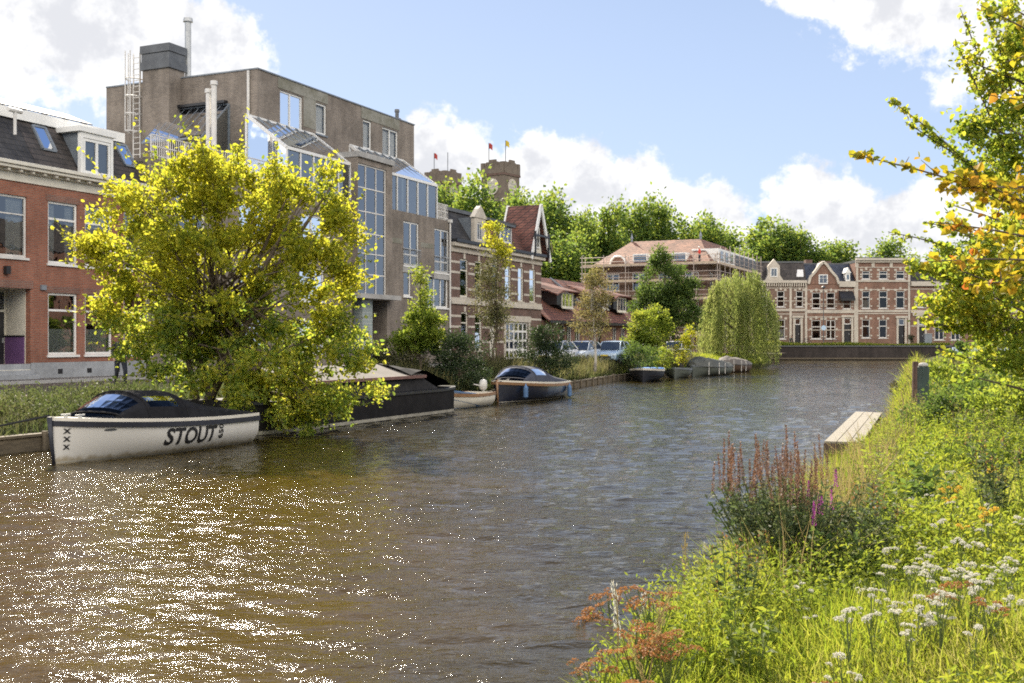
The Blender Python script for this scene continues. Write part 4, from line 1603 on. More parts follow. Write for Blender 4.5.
MB().slab([(x0, FY + .05, zt + .38), (x1, FY + .05, zt + .38), (x1, FY + 1.6, RT), (x0, FY + 1.6, RT)], (0, .15, 0)).build('mansard_roof', m['browntile'], h)
g = MB()
g.box(x0, x1, FY + 1.5, FY + 10, RT - .02, RT + .22)
g.build('flat_roof', m['darkmetal'], h)
gv = MB()
for xx in (x0 + .004, x1 - .004):
    gv.poly([(xx, FY + .05, zt), (xx, FY + 1.6, RT - .05), (xx, FY + 10, RT - .05), (xx, FY + 10, zt)])
gv.poly([(x0, FY + 10, zt), (x1, FY + 10, zt), (x1, FY + 10, RT), (x0, FY + 10, RT)])
gv.build('party_wall', m['farbrick2'], h)
d = MB()
a, b = fx(768), fx(779)
d.slab([(fx(765), FY - .25, zt + .4), (fx(783), FY - .25, zt + .4), (fx(779.5), FY - .25, fz(275)), (fx(779.5), FY - .25, fz(266)), (fx(776), FY - .25, fz(262)), (fx(773.5), FY - .25, fz(259)), (fx(771), FY - .25, fz(262)), (fx(767.5), FY - .25, fz(266)), (fx(767.5), FY - .25, fz(275))], (0, .5, 0))
do = d.build('stone_dormer', m['stone'], h)
MB().box(a, b, FY + .251, FY + 2, zt + .4, fz(267)).build('dormer_cheek', m['zinc'], do)
window(do, fx(770), fx(777), fz(277), fz(268), FY - .3, 'white', .12, vb=(.5,), rec=.02, sill=False)
sk = MB()
sk.slab([(fx(797), FY + .32, fz(277)), (fx(806) - .3, FY + .32, fz(277)), (fx(807) - .3, FY + 1.1, fz(269.5)), (fx(799), FY + 1.1, fz(269.5))], (0, -.12, .05))
sk.build('skylight', m['curtain'], h)

# B: pointed gable and blue slate
h, x0, x1, zt, bn = far_house(807, 855.3, 283.5, m['farbrick'], 'red brick house with pointed white edged gable, blue slate and black awning', [
    (812, 820.5, 292.5, 308.5, 'w'), (826.5, 835, 292.5, 308.5, 'w'), (843, 851, 293, 309, 'w'), (811.5, 821, 320, 339, 'w'), (826, 835.5, 320, 339, 'v'), (844, 851, 318, 342.5, 'door')])
hband(bn, x0, x1, 311.5, .75); hband(bn, x0, x1, 290, .2, .05); hband(bn, x0, x1, 304, .18, .03); hband(bn, x0, x1, 317, .22, .03); hband(bn, x0, x1, 330, .18, .03)
quoin(bn, fx(855), .4, zt)
bn.build('stone_trim', m['stone'], h)
c = MB()
c.box(fx(839), x1, FY - .3, FY + .02, zt - .5, zt + .3)
c.build('cornice', m['stone'], h)
gpts = [(808, 284), (810, 277), (815, 271.5), (819.5, 265), (823, 262), (826.5, 265), (831, 271.5), (836, 277), (838.5, 284)]
gm_ = MB()
gh = (fx(818.5), fx(827.5), fz(284), fz(274.5))
gm_.slab([(fx(a), FY - .08, fz(b)) for a, b in gpts], (0, .45, 0))
go = gm_.build('gable', m['farbrick'], h)
et = MB()
for (a, b), (c2_, d2) in zip(gpts[:-1], gpts[1:]):
    et.bar((fx(a), FY - .1, fz(b)), (fx(c2_), FY - .1, fz(d2)), .5, .34)
et.build('gable_edge', m['stone'], go)
window(go, *gh, FY - .2, 'white', .13, vb=(.5,), hb=(.6,), rec=.06, sill=False)
RT = fz(262.5)
MB().slab([(x0, FY + .05, zt), (x1, FY + .05, zt), (x1, FY + 3.0, RT), (x0, FY + 3.0, RT)], (0, .15, 0)).build('slate_roof', m['slate'], h)
gb2 = MB()
xa_, xm_, xb_ = fx(808), fx(823), fx(838.5)
gb2.slab([(xa_ + .2, FY + .3, fz(283)), (xm_, FY + .3, fz(262.6)), (xm_, FY + 3.2, fz(262.6)), (xa_ + .2, FY + 3.2, fz(283))], (0, 0, .1))
gb2.slab([(xb_ - .2, FY + .3, fz(283)), (xm_, FY + .3, fz(262.6)), (xm_, FY + 3.2, fz(262.6)), (xb_ - .2, FY + 3.2, fz(283))], (0, 0, .1))
gb2.build('gable_roof', m['slate'], h)
MB().box(x0, x1, FY + 2.95, FY + 10, RT - .2, RT + .12).build('flat_roof', m['darkmetal'], h)
gv = MB()
for xx in (x0 + .004, x1 - .004):
    gv.poly([(xx, FY + .05, zt), (xx, FY + 3, RT - .05), (xx, FY + 10, RT - .05), (xx, FY + 10, zt)])
gv.poly([(x0, FY + 10, zt), (x1, FY + 10, zt), (x1, FY + 10, RT), (x0, FY + 10, RT)])
gv.build('party_wall', m['farbrick'], h)
d = MB()
a, b = fx(845.8), fx(850.2)
d.box(a, b, FY + .05, FY + 2, fz(281), fz(273))
d.slab([(a - .15, FY - .02, fz(273)), (b + .15, FY - .02, fz(273)), ((a + b) / 2, FY - .02, fz(267.5))], (0, 2, 0))
do = d.build('small_dormer', m['white'], h)
MB().box(a + .16, b - .16, FY + .02, FY + .047, fz(279.5), fz(274.5)).build('pane', m['glass'], do)
aw_ = MB()
a, b = fx(838.5), fx(852.5)
aw_.slab([(a, FY - .1, fz(291.5)), (b, FY - .1, fz(291.5)), (b, FY - 1.3, fz(299)), (a, FY - 1.3, fz(299))], (0, 0, .06))
aw_.slab([(a, FY - 1.3, fz(299)), (b, FY - 1.3, fz(299)), (b, FY - 1.3, fz(301)), (a, FY - 1.3, fz(301))], (0, .04, 0))
for xx in (a, b):
    aw_.slab([(xx, FY - .1, fz(291.5)), (xx, FY - 1.3, fz(299)), (xx, FY - 1.3, fz(301)), (xx, FY - .1, fz(300))], (.03, 0, 0))
aw_.build('awning', m['black'], h)
for px in (820.5, 838):
    ch = MB()
    w2 = 3.3 if px < 830 else 5.5
    ch.box(fx(px - w2), fx(px + w2), FY + 6, FY + 7.2, RT, fz(256.5 if px < 830 else 258))
    ch.build('chimney', m['darkbrick'], h)

# C: three full storeys
cw = []
for a, b in ((862, 870), (879, 887.5), (896, 904.5)):
    cw += [(a, b, 271, 279.2, 'n'), (a, b, 291, 308.5, 'c' if a < 870 else 'w')]
cw += [(862, 870, 319.5, 338, 'w'), (879, 887, 319.5, 338, 'w'), (898.5, 904.5, 318.8, 344.2, 'door')]
h, x0, x1, zt, bn = far_house(855.6, 910.3, 262.6, m['farbrick'], 'three storey red brick house with flat cornice, right of the pointed gable house', cw)
hband(bn, x0, x1, 311, .5); hband(bn, x0, x1, 281, .4, .12); hband(bn, x0, x1, 267.3, .2, .05); hband(bn, x0, x1, 289.5, .18, .03); hband(bn, x0, x1, 313.5, .25, .05)
for px in (856.8, 873, 891, 909.2):
    bn.box(fx(px) - .22, fx(px) + .22, FY - .09, FY - .0035, fz(267.3), zt)
for px in (857, 909):
    quoin(bn, fx(px), .42, fz(267.6))
bn.build('stone_trim', m['stone'], h)
c = MB()
c.box(x0, x1, FY - .25, FY + .02, zt + .002, zt + .3)
c.box(x0 - .05, x1 + .05, FY - .5, FY + .02, zt + .302, zt + .62)
c.build('cornice', m['stone'], h)
MB().box(x0, x1, FY + .03, FY + 10, zt - .05, zt + .4).build('flat_roof', m['darkmetal'], h)
MB().box(fx(865), fx(889), FY + 3, FY + 4.2, zt + .9, zt + 1.0).build('solar_panel', m['darkmetal'], h)

# D: partly behind the right-hand tree
h, x0, x1, zt, bn = far_house(910.6, 975, 284, m['farbrick'], 'red brick house with white door surround, partly behind the right hand tree', [
    (916.5, 925, 298, 307.5, 'w'), (934.5, 944, 291, 308, 'w'), (951, 960, 291, 308, 'w'), (934.5, 944, 319.5, 340, 'v'), (951, 960, 319.5, 340, 'v'), (919, 924.5, 318.5, 344.2, 'door')])
hband(bn, x0, x1, 311.5, .7); hband(bn, x0, x1, 289, .2, .05); hband(bn, x0, x1, 326, .2, .03)
bn.box(fx(912.5), fx(927), FY - .2, FY - .004, fz(316), fz(312.5))
bn.build('stone_trim', m['stone'], h)
c = MB()
c.box(x0, x1, FY - .4, FY + .02, zt - .3, zt + .35)
c.build('cornice', m['stone'], h)
RT = fz(264)
MB().slab([(x0, FY + .05, zt + .3), (x1, FY + .05, zt + .3), (x1, FY + 1.8, RT), (x0, FY + 1.8, RT)], (0, .15, 0)).build('mansard_roof', m['blacktile'], h)
gv = MB()
for xx in (x0 + .004, x1 - .004):
    gv.poly([(xx, FY + .05, zt), (xx, FY + 1.8, RT - .05), (xx, FY + 10, RT - .05), (xx, FY + 10, zt)])
gv.poly([(x0, FY + 10, zt), (x1, FY + 10, zt), (x1, FY + 10, RT), (x0, FY + 10, RT)])
gv.build('party_wall', m['farbrick'], h)
MB().box(x0, x1, FY + 1.75, FY + 10, RT - .05, RT + .1).build('flat_roof', m['darkmetal'], h)

# E: one more of the row, almost wholly behind the tree
h, x0, x1, zt, bn = far_house(975.3, 1050, 284, m['farbrick2'], 'brown brick house at the right end of the far row, mostly hidden by foliage', [
    (985, 994, 291, 308, 'w'), (1005, 1014, 291, 308, 'w'), (985, 994, 319.5, 340, 'w'), (1005, 1014, 319.5, 340, 'w')])
hband(bn, x0, x1, 311.5, .7)
bn.build('stone_trim', m['stone'], h)
MB().box(x0, x1, FY - .3, FY + 10, zt + .002, zt + .4).build('flat_roof', m['darkmetal'], h)

# quay wall on the far side
q = empty('quay_wall', (40, 150.3, 0), 0, 'dark brick quay wall with stone capping across the far water', 'wall', org=(40, 150.3, 0))
m['quaybrick'] = brick('dark wet quay brick', (.055, .042, .036), (.04, .032, .03), (.06, .055, .05), stain=.5, sscale=.3)
MB().box(15, 60, 150.05, 150.7, -.8, 1.78).build('wall', m['quaybrick'], q)
MB().box(15, 60, 149.92, 150.75, 1.782, 1.96).build('capping', m['darkmetal'], q)
MB().box(15, 60, 149.95, 150.048, .1, .28).build('fender_beam', m['wood'], q)

# electricity cabinet, round bush, lamp post with sign on the far quay
cb = empty('street_cabinet', (fx(928) * .972, 152.6, 1.96), 0, 'grey utility cabinet standing on the far quay by the white door surround', 'cabinet', org=(fx(928) * .972, 152.6, 1.96))
xx = fx(928) * .972
MB().box(xx - .5, xx + .5, 152.4, 152.9, 1.9, 3.55).build('cabinet_body', m['zinc'], cb)
MB().box(xx - .54, xx + .54, 152.35, 152.95, 3.552, 3.63).build('lid', m['concrete'], cb)
lp = empty('lamp_post', (W(823.5, 300, 152.5)[0], 152.5, 1.96), 0, 'thin grey lamp post with pale round sign on the far quay', 'lamp post', org=(W(823.5, 300, 152.5)[0], 152.5, 1.96))
xx = W(823.5, 300, 152.5)[0]
MB().tube([(xx, 152.5, 1.9), (xx, 152.5, 5.0), (xx, 152.5, 9.8)], [.07, .06, .045], 8).build('pole', m['darkmetal'], lp)
MB().lathe([(.04, 0), (.26, .1), (.3, .25), (.05, .45)], (xx, 152.5, 9.8), 10).build('lamp_head', m['darkmetal'], lp)
s_ = MB()
s_.tube([(xx, 152.40, 4.4), (xx, 152.43, 4.4)], .34, 18)
s_.build('round_sign', M('pale blue sign', (.45, .6, .75), .5, .05), lp)

# ================================================================== church towers on the skyline
def church_tower(px, Y, wid, zt, rot, label, flags):
    x = (px - 512) / F_PX * Y
    t = empty('church_tower', (x, Y, 1.9), R(rot), label, 'church tower', org=(0, 0, 0))
    tb = m['towerstone']
    w2 = wid / 2
    b = MB()
    b.box(-w2, w2, -w2, w2, 0, zt - 6)
    b.build('shaft', tb, t)
    p = MB()
    p.box(-w2 - .35, w2 + .35, -w2 - .35, w2 + .35, zt - 6.0, zt - 5.2)
    p.build('string_course', m['darkbrick'], t)
    c = MB()
    for s_ in (-1, 1):
        for u, v in ((0, 1), (1, 0)):
            # stepped, peaked parapet on each side with merlons
            pts = [(-w2, 0), (w2, 0), (w2, 4.2), (w2 - 1.6, 4.2), (w2 - 1.6, 2.4), (1.6, 3.6), (1.6, 5.2), (-1.6, 5.2), (-1.6, 3.6), (-w2 + 1.6, 2.4), (-w2 + 1.6, 4.2), (-w2, 4.2)]
            if v:
                c.slab([(a, s_ * (w2 - .4), zt - 5.2 + h_) for a, h_ in pts], (0, s_ * .8, 0))
            else:
                c.slab([(s_ * (w2 - .4), a, zt - 5.2 + h_) for a, h_ in pts], (s_ * .8, 0, 0))
            for k in range(7):
                a = -w2 + 2.1 + k * (wid - 4.2) / 6
                if abs(a) < 1.9: continue
                hh = 2.9 + (1 - abs(a) / w2) * 1.2
                if v: c.box(a - .35, a + .35, s_ * w2 - .3, s_ * w2 + .3, zt - 5.2 + hh - .6, zt - 5.2 + hh + .75)
                else: c.box(s_ * w2 - .3, s_ * w2 + .3, a - .35, a + .35, zt - 5.2 + hh - .6, zt - 5.2 + hh + .75)
    c.build('battlement', tb, t)
    r_ = wid * .27
    for u in (0, 1):
        d = MB()
        pts = []
        for a in np.linspace(0, 2 * math.pi, 25)[:-1]:
            pts.append((r_ * math.cos(a), r_ * math.sin(a) * 1.12 + zt - 10.2))
        if u == 0:
            d.slab([(a, -w2 - .06, z_) for a, z_ in pts], (0, -.4, 0))
        else:
            d.slab([(w2 + .06, a, z_) for a, z_ in pts], (.4, 0, 0))
        do_ = d.build('clock_face', m['stone'], t)
        n = MB()
        for k in range(3):
            y0_ = zt - 11.6 + k * 1.2
            if u == 0: n.box(-r_ * .7, r_ * .7, -w2 - .52, -w2 - .47, y0_, y0_ + .28)
            else: n.box(w2 + .47, w2 + .52, -r_ * .7, r_ * .7, y0_, y0_ + .28)
        n.build('tracery', m['concrete'], do_)
    for (fx_, fy_, hh, colr) in flags:
        f = MB().tube([(fx_, fy_, zt - 4), (fx_, fy_, zt + hh)], .14, 6).build('flagpole', m['darkmetal'], t)
        if colr:
            g = MB()
            n = 8
            vs, fs = [], []
            for i in range(n + 1):
                u = i / n
                for v in (0, 1):
                    vs.append((fx_ + .15 + 1.6 * u, fy_ + .35 * math.sin(u * 6), zt + hh - .1 - v * 2.1 - .9 * u * u))
            for i in range(n):
                fs.append((2 * i, 2 * i + 2, 2 * i + 3, 2 * i + 1))
            g.add(vs, fs)
            g.build('flag', m[colr], f)
    return t


m['towerstone'] = brick('brown tower stone', (.20, .155, .12), (.155, .12, .095), (.2, .17, .14), 1.0, .4, .05, stain=.3, sscale=.2)
m['redflag'] = M('red flag cloth', (.42, .06, .05), .8, .05)
m['yellowflag'] = M('yellow flag cloth', (.62, .46, .05), .8, .05)
church_tower(500.5, 420, 10.4, 69.3, -34, 'brown battlemented church tower with pale round openings, red and yellow flags above the trees', [(-3.3, -3, 7, 'redflag'), (3.2, -1.2, 7.6, 'yellowflag')])
church_tower(443, 450, 10.4, 70.5, -34, 'farther left battlemented church tower with one red flag, half hidden by trees', [(-3.0, -2, 7.2, 'redflag'), (3.2, -1, 7, None)])
# ================================================================== boats
def stained_hull():
    """off-white gelcoat with a ragged brown tide stain low on the hull and faint runs"""
    m_, T = newmat('white hull gelcoat')
    p = principled(T)
    tc = T.n('ShaderNodeTexCoord').outputs['Object']
    s3 = T.n('ShaderNodeSeparateXYZ')
    T.l(tc, s3.inputs[0])
    n1 = T.noise(T.vm('MULTIPLY', tc, (1, 1, .25)), 5, 6, .65)
    n2 = T.noise(T.vm('MULTIPLY', tc, (1, 1, .10)), 14, 5, .6)
    low_ = T.ss(T.m('SUBTRACT', s3.outputs[2], T.m('MULTIPLY', n1, .30)), .02, -.10)
    runs = T.ss(n2, .58, .78, 0, .35)
    c_ = T.mix(runs, c4((.62, .60, .555)), c4((.47, .42, .33)))
    T.l(T.mix(T.m('MULTIPLY', low_, .75), c_, c4((.26, .20, .10))), p.inputs['Base Color'])
    T.l(T.m('ADD', .26, T.m('MULTIPLY', n1, .22)), p.inputs['Roughness'])
    p.inputs['Coat Weight'].default_value = .15
    return m_


m['hullwhite'] = stained_hull()
m['hullnavy'] = M('navy hull gelcoat', (.014, .017, .03), .22, .2, 2, coat=.6)
m['tarblack'] = M('black tarred hull', (.013, .012, .012), .7, .35, 2.5, .15, spec=.18)
m['canvas'] = M('black boat canvas', (.016, .016, .018), .9, .35, 2, .5, 7, spec=.15)
m['navycanvas'] = M('dark blue grey canvas', (.05, .055, .075), .85, .2, 2, .2, 60)
m['tarp'] = M('sun-bleached tarpaulin', (.13, .115, .10), .85, .2, 1.5, .3, 12)
m['clearvinyl'] = glassmat('clear vinyl window', (.34, .35, .37), 1.12, .3, 2.5, .01)
m['gunwale'] = M('cream gunwale', (.66, .62, .53), .45, .08)
m['rubber'] = M('navy rubber fender', (.022, .024, .034), .55, .2)
m['teak'] = M('oiled teak', (.25, .14, .07), .5, .2, 4, stretch=(1, 5, 5))
m['greyhull'] = M('dull green grey hull', (.10, .115, .10), .6, .25, 1.5)
m['bluehull'] = M('dark blue black hull', (.018, .02, .028), .5, .3, 2)
m['bluetarp'] = M('bright blue liner', (.05, .22, .62), .6, .1)
m['ink'] = M('black lettering', (.012, .012, .014), .5, .1)
m['waterline'] = M('weathered waterline stripe', (.30, .28, .23), .7, .3, 3)
m['dingblue'] = M('faded blue paint', (.08, .16, .30), .6, .2)


class Hull:
    """round-bilged launch; x from the stem (0) to the transom (L), y athwart, z above water"""
    def __init__(s, L, B, fb, fm, fs, full=.55, tr=.72, rake=.25, draft=.35, tum=.06):
        s.__dict__.update(locals())

    def half(s, x):
        u = x / s.L
        if u < s.full:
            k = math.sin(u / s.full * math.pi / 2) ** .62
        else:
            v = (u - s.full) / (1 - s.full)
            k = 1 - (1 - s.tr) * v ** 2
        return max(.012, s.B / 2 * k)

    def sheer(s, x):
        u = x / s.L
        return s.fb * (1 - u) * (1 - 2 * u) + 4 * s.fm * u * (1 - u) + s.fs * u * (2 * u - 1)

    def pt(s, x, v, side):
        """v: 0 keel .. 1 sheer"""
        u = x / s.L
        b, h = s.half(x), s.sheer(x)
        z = -s.draft + (h + s.draft) * v
        flare = .55 + .45 * min(1, u * 2.2)
        prof = (1 - (1 - v) ** 3.2) * (1 - (1 - flare) * (1 - v) * 1.3)
        prof = prof * (1 - s.tum * u * max(0, v - .6) * 2)
        return Vector((x + s.rake * (1 - v) * (1 - u) ** 3, side * b * max(prof, .0), z))

    def surf(s, x, z, side, off=0.0):
        v = (z + s.draft) / (s.sheer(x) + s.draft)
        p = s.pt(x, v, side)
        return Vector((p.x, p.y + side * off, p.z))

    def mesh(s, nx=64, nv=14, z0=None, z1=None, off=0.0, transom=True):
        mb = MB()
        xs = [s.L * (i / nx) ** 1.25 for i in range(nx + 1)]
        rows = {}
        for side in (-1, 1):
            vs = []
            for x in xs:
                for j in range(nv + 1):
                    vs.append(s.pt(x, j / nv, side))
            fs = []
            for i in range(nx):
                for j in range(nv):
                    a = i * (nv + 1) + j
                    fs.append((a, a + 1, a + nv + 2, a + nv + 1))
            mb.add(vs, fs)
        if transom:
            lf = [s.pt(s.L, j / nv, -1) for j in range(nv + 1)]
            rt = [s.pt(s.L, j / nv, 1) for j in range(nv + 1)][::-1]
            mb.poly(lf + rt)
        return mb

    def strip(s, zlo, zhi, off, side=None, x0=0.0, x1=None, n=34):
        """band following the sheer: offsets below sheer given as zlo<zhi"""
        mb = MB()
        x1 = x1 or s.L
        for sd in ((-1, 1) if side is None else (side,)):
            vs = []
            for i in range(n + 1):
                x = x0 + (x1 - x0) * i / n
                h = s.sheer(x)
                a = s.surf(x, h + zlo, sd, 0.004)
                b = s.surf(x, h + zlo, sd, off)
                c_ = s.surf(x, h + min(zhi, 0), sd, off)
                d = s.surf(x, h + min(zhi, 0), sd, .004)
                c_.z = h + zhi; d.z = h + zhi
                vs += [a, b, c_, d]
            fs = []
            for i in range(n):
                k = i * 4
                for j in range(4):
                    j2 = (j + 1) % 4
                    fs.append((k + j, k + j2, k + 4 + j2, k + 4 + j))
            fs += [(0, 1, 2, 3), (n * 4 + 3, n * 4 + 2, n * 4 + 1, n * 4)]
            mb.add(vs, fs)
        return mb

    def deck(s, dz, x0, x1, inset=0.0, n=20):
        mb = MB()
        L_, R_ = [], []
        for i in range(n + 1):
            x = x0 + (x1 - x0) * i / n
            y = max(.005, s.half(x) - inset)
            L_.append((x, -y, s.sheer(x) + dz))
            R_.append((x, y, s.sheer(x) + dz))
        vs = L_ + R_
        mb.add(vs, [(i, i + 1, n + 2 + i, n + 1 + i) for i in range(n)])
        return mb


def text_mesh(txt, size, shear=0.0, bold=.0):
    cu = bpy.data.curves.new('lettering', 'FONT')
    cu.body = txt
    cu.size = size
    cu.shear = shear
    cu.offset = bold
    cu.align_x = 'LEFT'
    cu.resolution_u = 3
    ob = bpy.data.objects.new('lettering', cu)
    col.objects.link(ob)
    dg = bpy.context.evaluated_depsgraph_get()
    me = bpy.data.meshes.new_from_object(ob.evaluated_get(dg))
    bpy.data.objects.remove(ob)
    bm = bmesh.new()
    bm.from_mesh(me)
    bmesh.ops.triangulate(bm, faces=bm.faces)
    for _ in range(3):
        long_ = [e for e in bm.edges if e.calc_length() > .05]
        if long_:
            bmesh.ops.subdivide_edges(bm, edges=long_, cuts=1)
            bmesh.ops.triangulate(bm, faces=bm.faces)
    bm.to_mesh(me)
    bm.free()
    vs = [tuple(v.co) for v in me.vertices]
    fs = [tuple(p.vertices) for p in me.polygons]
    bpy.data.meshes.remove(me)
    return vs, fs


def sloop(loc, rz, H, hullm, canvasm, label, cat='motor launch', group=None, letter=False, cx0=.19, cx1=.97, ch=.57, railm='rubber', gm_='gunwale', fend=None, stripe=None):
    o = empty('sloop', loc, rz, label, cat, group)
    ho = H.mesh().build('hull', m[hullm], o, smooth='auto')
    H.strip(-.135, -.028, .055).build('rubbing_strake', m[railm], o, smooth='auto')
    H.strip(-.026, .045, .03).build('gunwale', m[gm_], o, smooth='auto')
    L = H.L
    H.deck(.035, .02, L * (cx0 + .03), .03).build('fore_deck', m[gm_ if hullm == 'hullwhite' else 'teak'], o)
    st_ = MB()
    p0, p1 = H.pt(0, 0.2, 1), H.pt(0, 1, 1)
    st_.tube([(p0.x - .01, 0, p0.z), ((p0.x + p1.x) / 2 - .03, 0, (p0.z + p1.z) / 2), (p1.x - .03, 0, p1.z + .05)], [.035, .04, .055], 8)
    st_.build('stem_post', m[railm], o, smooth=True)
    wl_ = MB()
    for sd in (-1, 1):
        vs = []
        for i in range(41):
            x = .02 + (L - .02) * i / 40
            vs += [H.surf(x, .02, sd, .004), H.surf(x, .11 if stripe else .06, sd, .004)]
        wl_.add(vs, [(2 * i, 2 * i + 1, 2 * i + 3, 2 * i + 2) for i in range(40)])
    wl_.build('waterline_stripe', m['waterline'], o)
    # cockpit tent: arched cover from the windscreen down to the stern
    nx, na = 22, 12
    xa, xb = L * cx0, L * cx1

    def prof(u):
        if u < .16: return (u / .16) ** .75 * ch
        if u < .42: return ch + .03 * math.sin((u - .16) / .26 * math.pi)
        v = min(1.0, (u - .42) / .58)
        return ch * (1 - v) ** 1.05 * (1 - .25 * math.sin(v * math.pi)) + .05 * v

    def tent(u, a):
        x = xa + (xb - xa) * u
        y = (H.half(x) - .05) * math.cos(a)
        w_ = abs(math.sin(a)) ** .62
        lean = 0
        return Vector((x, y * (1 - .12 * w_ * (prof(u) / ch)), H.sheer(x) + .04 + max(.015, prof(u)) * w_))
    cv, wn = MB(), {'f': MB(), 'l': MB(), 'r': MB()}
    for i in range(nx):
        u0, u1 = (i / nx), ((i + 1) / nx)
        for j in range(na):
            a0, a1 = math.pi * j / na, math.pi * (j + 1) / na
            front = u1 <= .16 and 2 <= j < na - 2
            sidew = .18 <= u0 and u1 <= .40 and (j in (1, 2) or j in (na - 2, na - 3))
            q = [tent(u0, a0), tent(u1, a0), tent(u1, a1), tent(u0, a1)]
            (wn['f'] if front else wn['r' if j < na / 2 else 'l'] if sidew else cv).poly(q)
    co = cv.build('canopy', m[canvasm], o, smooth=False)
    for p in co.data.polygons: p.use_smooth = True
    for w__ in wn.values():
        w__.build('clear_window', m['clearvinyl'], co)
    hb_ = MB()
    for uu in (.02, .165, .41):
        hb_.tube([tent(uu, a) * 1.0 + Vector((0, 0, .006)) for a in np.linspace(.02, math.pi - .02, 15)], .02, 6)
    hb_.build('canopy_frame', m[canvasm], co)
    cl = MB()
    xk = L * .10
    for dy in (-.2, .2):
        cl.bar((xk - .12, dy, H.sheer(xk) + .10), (xk + .12, dy, H.sheer(xk) + .10), .03)
        cl.bar((xk - .03, dy, H.sheer(xk) + .03), (xk - .03, dy, H.sheer(xk) + .10), .03)
        cl.bar((xk + .03, dy, H.sheer(xk) + .03), (xk + .03, dy, H.sheer(xk) + .10), .03)
    cl.build('cleat', m['steel'], o)
    if fend:
        for x, sd in fend:
            p = H.surf(x, H.sheer(x) - .1, sd, .13)
            MB().tube([p + Vector((0, 0, .05)), p, p - Vector((0, 0, .12)), p - Vector((0, 0, .5)), p - Vector((0, 0, .56))], [.015, .03, .1, .1, .03], 10).build('fender', m['dingblue'], o)
    if letter:
        sd = letter
        # big slanted word on the topside, follows the hull's curve
        vs, fs = text_mesh('STOUT', .51, .10, .014)
        x0 = L * .385
        ln = []
        for (a, b, _) in vs:
            x = x0 + a
            ln.append(H.surf(x, .25 + b + (H.sheer(x) - H.sheer(x0)) * .6, sd, .012))
        MB().add(ln, fs).build('lettering', m['ink'], o)
        w_ = max(v[0] for v in vs)
        vs, fs = text_mesh('650', .23, 0, .006)
        ln = []
        for (a, b, _) in vs:
            x = x0 + w_ + .06 + (.15 - b) + .03
            ln.append(H.surf(x, .25 + a, sd, .012))
        MB().add(ln, fs).build('lettering', m['ink'], o)
        for k in range(3):
            vs, fs = text_mesh('X', .17, 0, .008)
            ln = [H.surf(.13 + a * .8, .30 + k * .165 + b * .8, sd, .012) for a, b, _ in vs]
            MB().add(ln, fs).build('cross_emblem', m['ink'], o)
        ln = [H.surf(.95 + .13 * math.cos(a), .66 + .028 * math.sin(a), sd, .005) for a in np.linspace(0, 2 * math.pi, 17)[:-1]]
        MB().poly(ln).build('hull_vent', m['darkmetal'], o)
    return o


def boat_rot(dx, dy):
    return math.atan2(dy, dx)


# white launch: stem at (-9.3, 22), moored along the street's line
Hs = Hull(5.75, 2.15, .92, .76, .70, full=.5, tr=.74, rake=.12, draft=.3)
white_loc = (-9.35, 22.3, 0)
sloop(white_loc, boat_rot(SD[0], SD[1]), Hs, 'hullwhite', 'canvas', 'white motor launch with black canopy and large black lettering on its side', letter=-1)
# navy launch farther along
Hn = Hull(6.0, 2.2, .90, .74, .70, full=.5, tr=.76, rake=.12, draft=.3)
nl = sw(9.1, 14.1)
sloop((nl[0], nl[1], 0), boat_rot(SD[0], SD[1]), Hn, 'hullnavy', 'navycanvas', 'navy launch with blue grey canopy and teak rim, in front of the dark bush', railm='teak', gm_='gunwale', fend=[(5.3, -1), (1.0, -1)], ch=.64)

# black barge
bx_, by_ = sw(3.95, 13.6)[:2]
bg = empty('barge', (bx_, by_, 0), SROT, 'black steel barge with tarpaulin covered hold, moored beyond the yellow tree', 'barge')
hb = MB()
Lb, wb, zb_ = 11.5, 1.45, .78
# hull: x from 0 (blunt right-hand end) to -L
prf = [(0, wb * .82), (-.35, wb * .96), (-1.2, wb), (-Lb + 1.4, wb), (-Lb + .3, wb * .9), (-Lb, wb * .7)]
vs = []
for x, w2 in prf:
    sh = .14 * ((x + Lb / 2) / (Lb / 2)) ** 2
    for y, z in ((-w2 * .94, -.5), (-w2, 0), (-w2 - .02, zb_ + sh), (w2 + .02, zb_ + sh), (w2, 0), (w2 * .94, -.5)):
        vs.append((x, y, z))
fs = []
for i in range(len(prf) - 1):
    for j in range(6):
        j2 = (j + 1) % 6
        fs.append((i * 6 + j, i * 6 + j2, i * 6 + 6 + j2, i * 6 + 6 + j))
fs += [tuple(range(6)), tuple(30 + k for k in range(6))[::-1]]
hb.add(vs, fs)
hb.build('hull', m['tarblack'], bg, bevel=.02)
ws_ = MB()
pv = []
for x, w2 in prf:
    pv.append((x, -w2 - .012, .02)); pv.append((x, -w2 - .02, .12))
ws_.add(pv, [(2 * i, 2 * i + 1, 2 * i + 3, 2 * i + 2) for i in range(len(prf) - 1)])
ws_.build('waterline_stripe', m['waterline'], bg)
rr_ = MB()
for i in range(len(prf) - 1):
    (xa, wa), (xb, wb2) = prf[i], prf[i + 1]
    sa = zb_ + .14 * ((xa + Lb / 2) / (Lb / 2)) ** 2
    sb2 = zb_ + .14 * ((xb + Lb / 2) / (Lb / 2)) ** 2
    rr_.bar((xa, -wa - .03, sa - .05), (xb, -wb2 - .03, sb2 - .05), .07, .09)
rr_.build('rubbing_rail', m['black'], bg)
ho_ = MB()
ho_.slab([(-1.0, -wb + .22, zb_ + .02), (-9.6, -wb + .22, zb_ + .02), (-9.6, -wb + .3, zb_ + .52), (-2.3, -wb + .3, zb_ + .52)], (0, 2 * wb - .5, 0))
ho_.build('hold_coaming', M('black hatch cover', (.030, .029, .030), .8, .4, 1.2, .2, spec=.15), bg)
tr_ = MB()
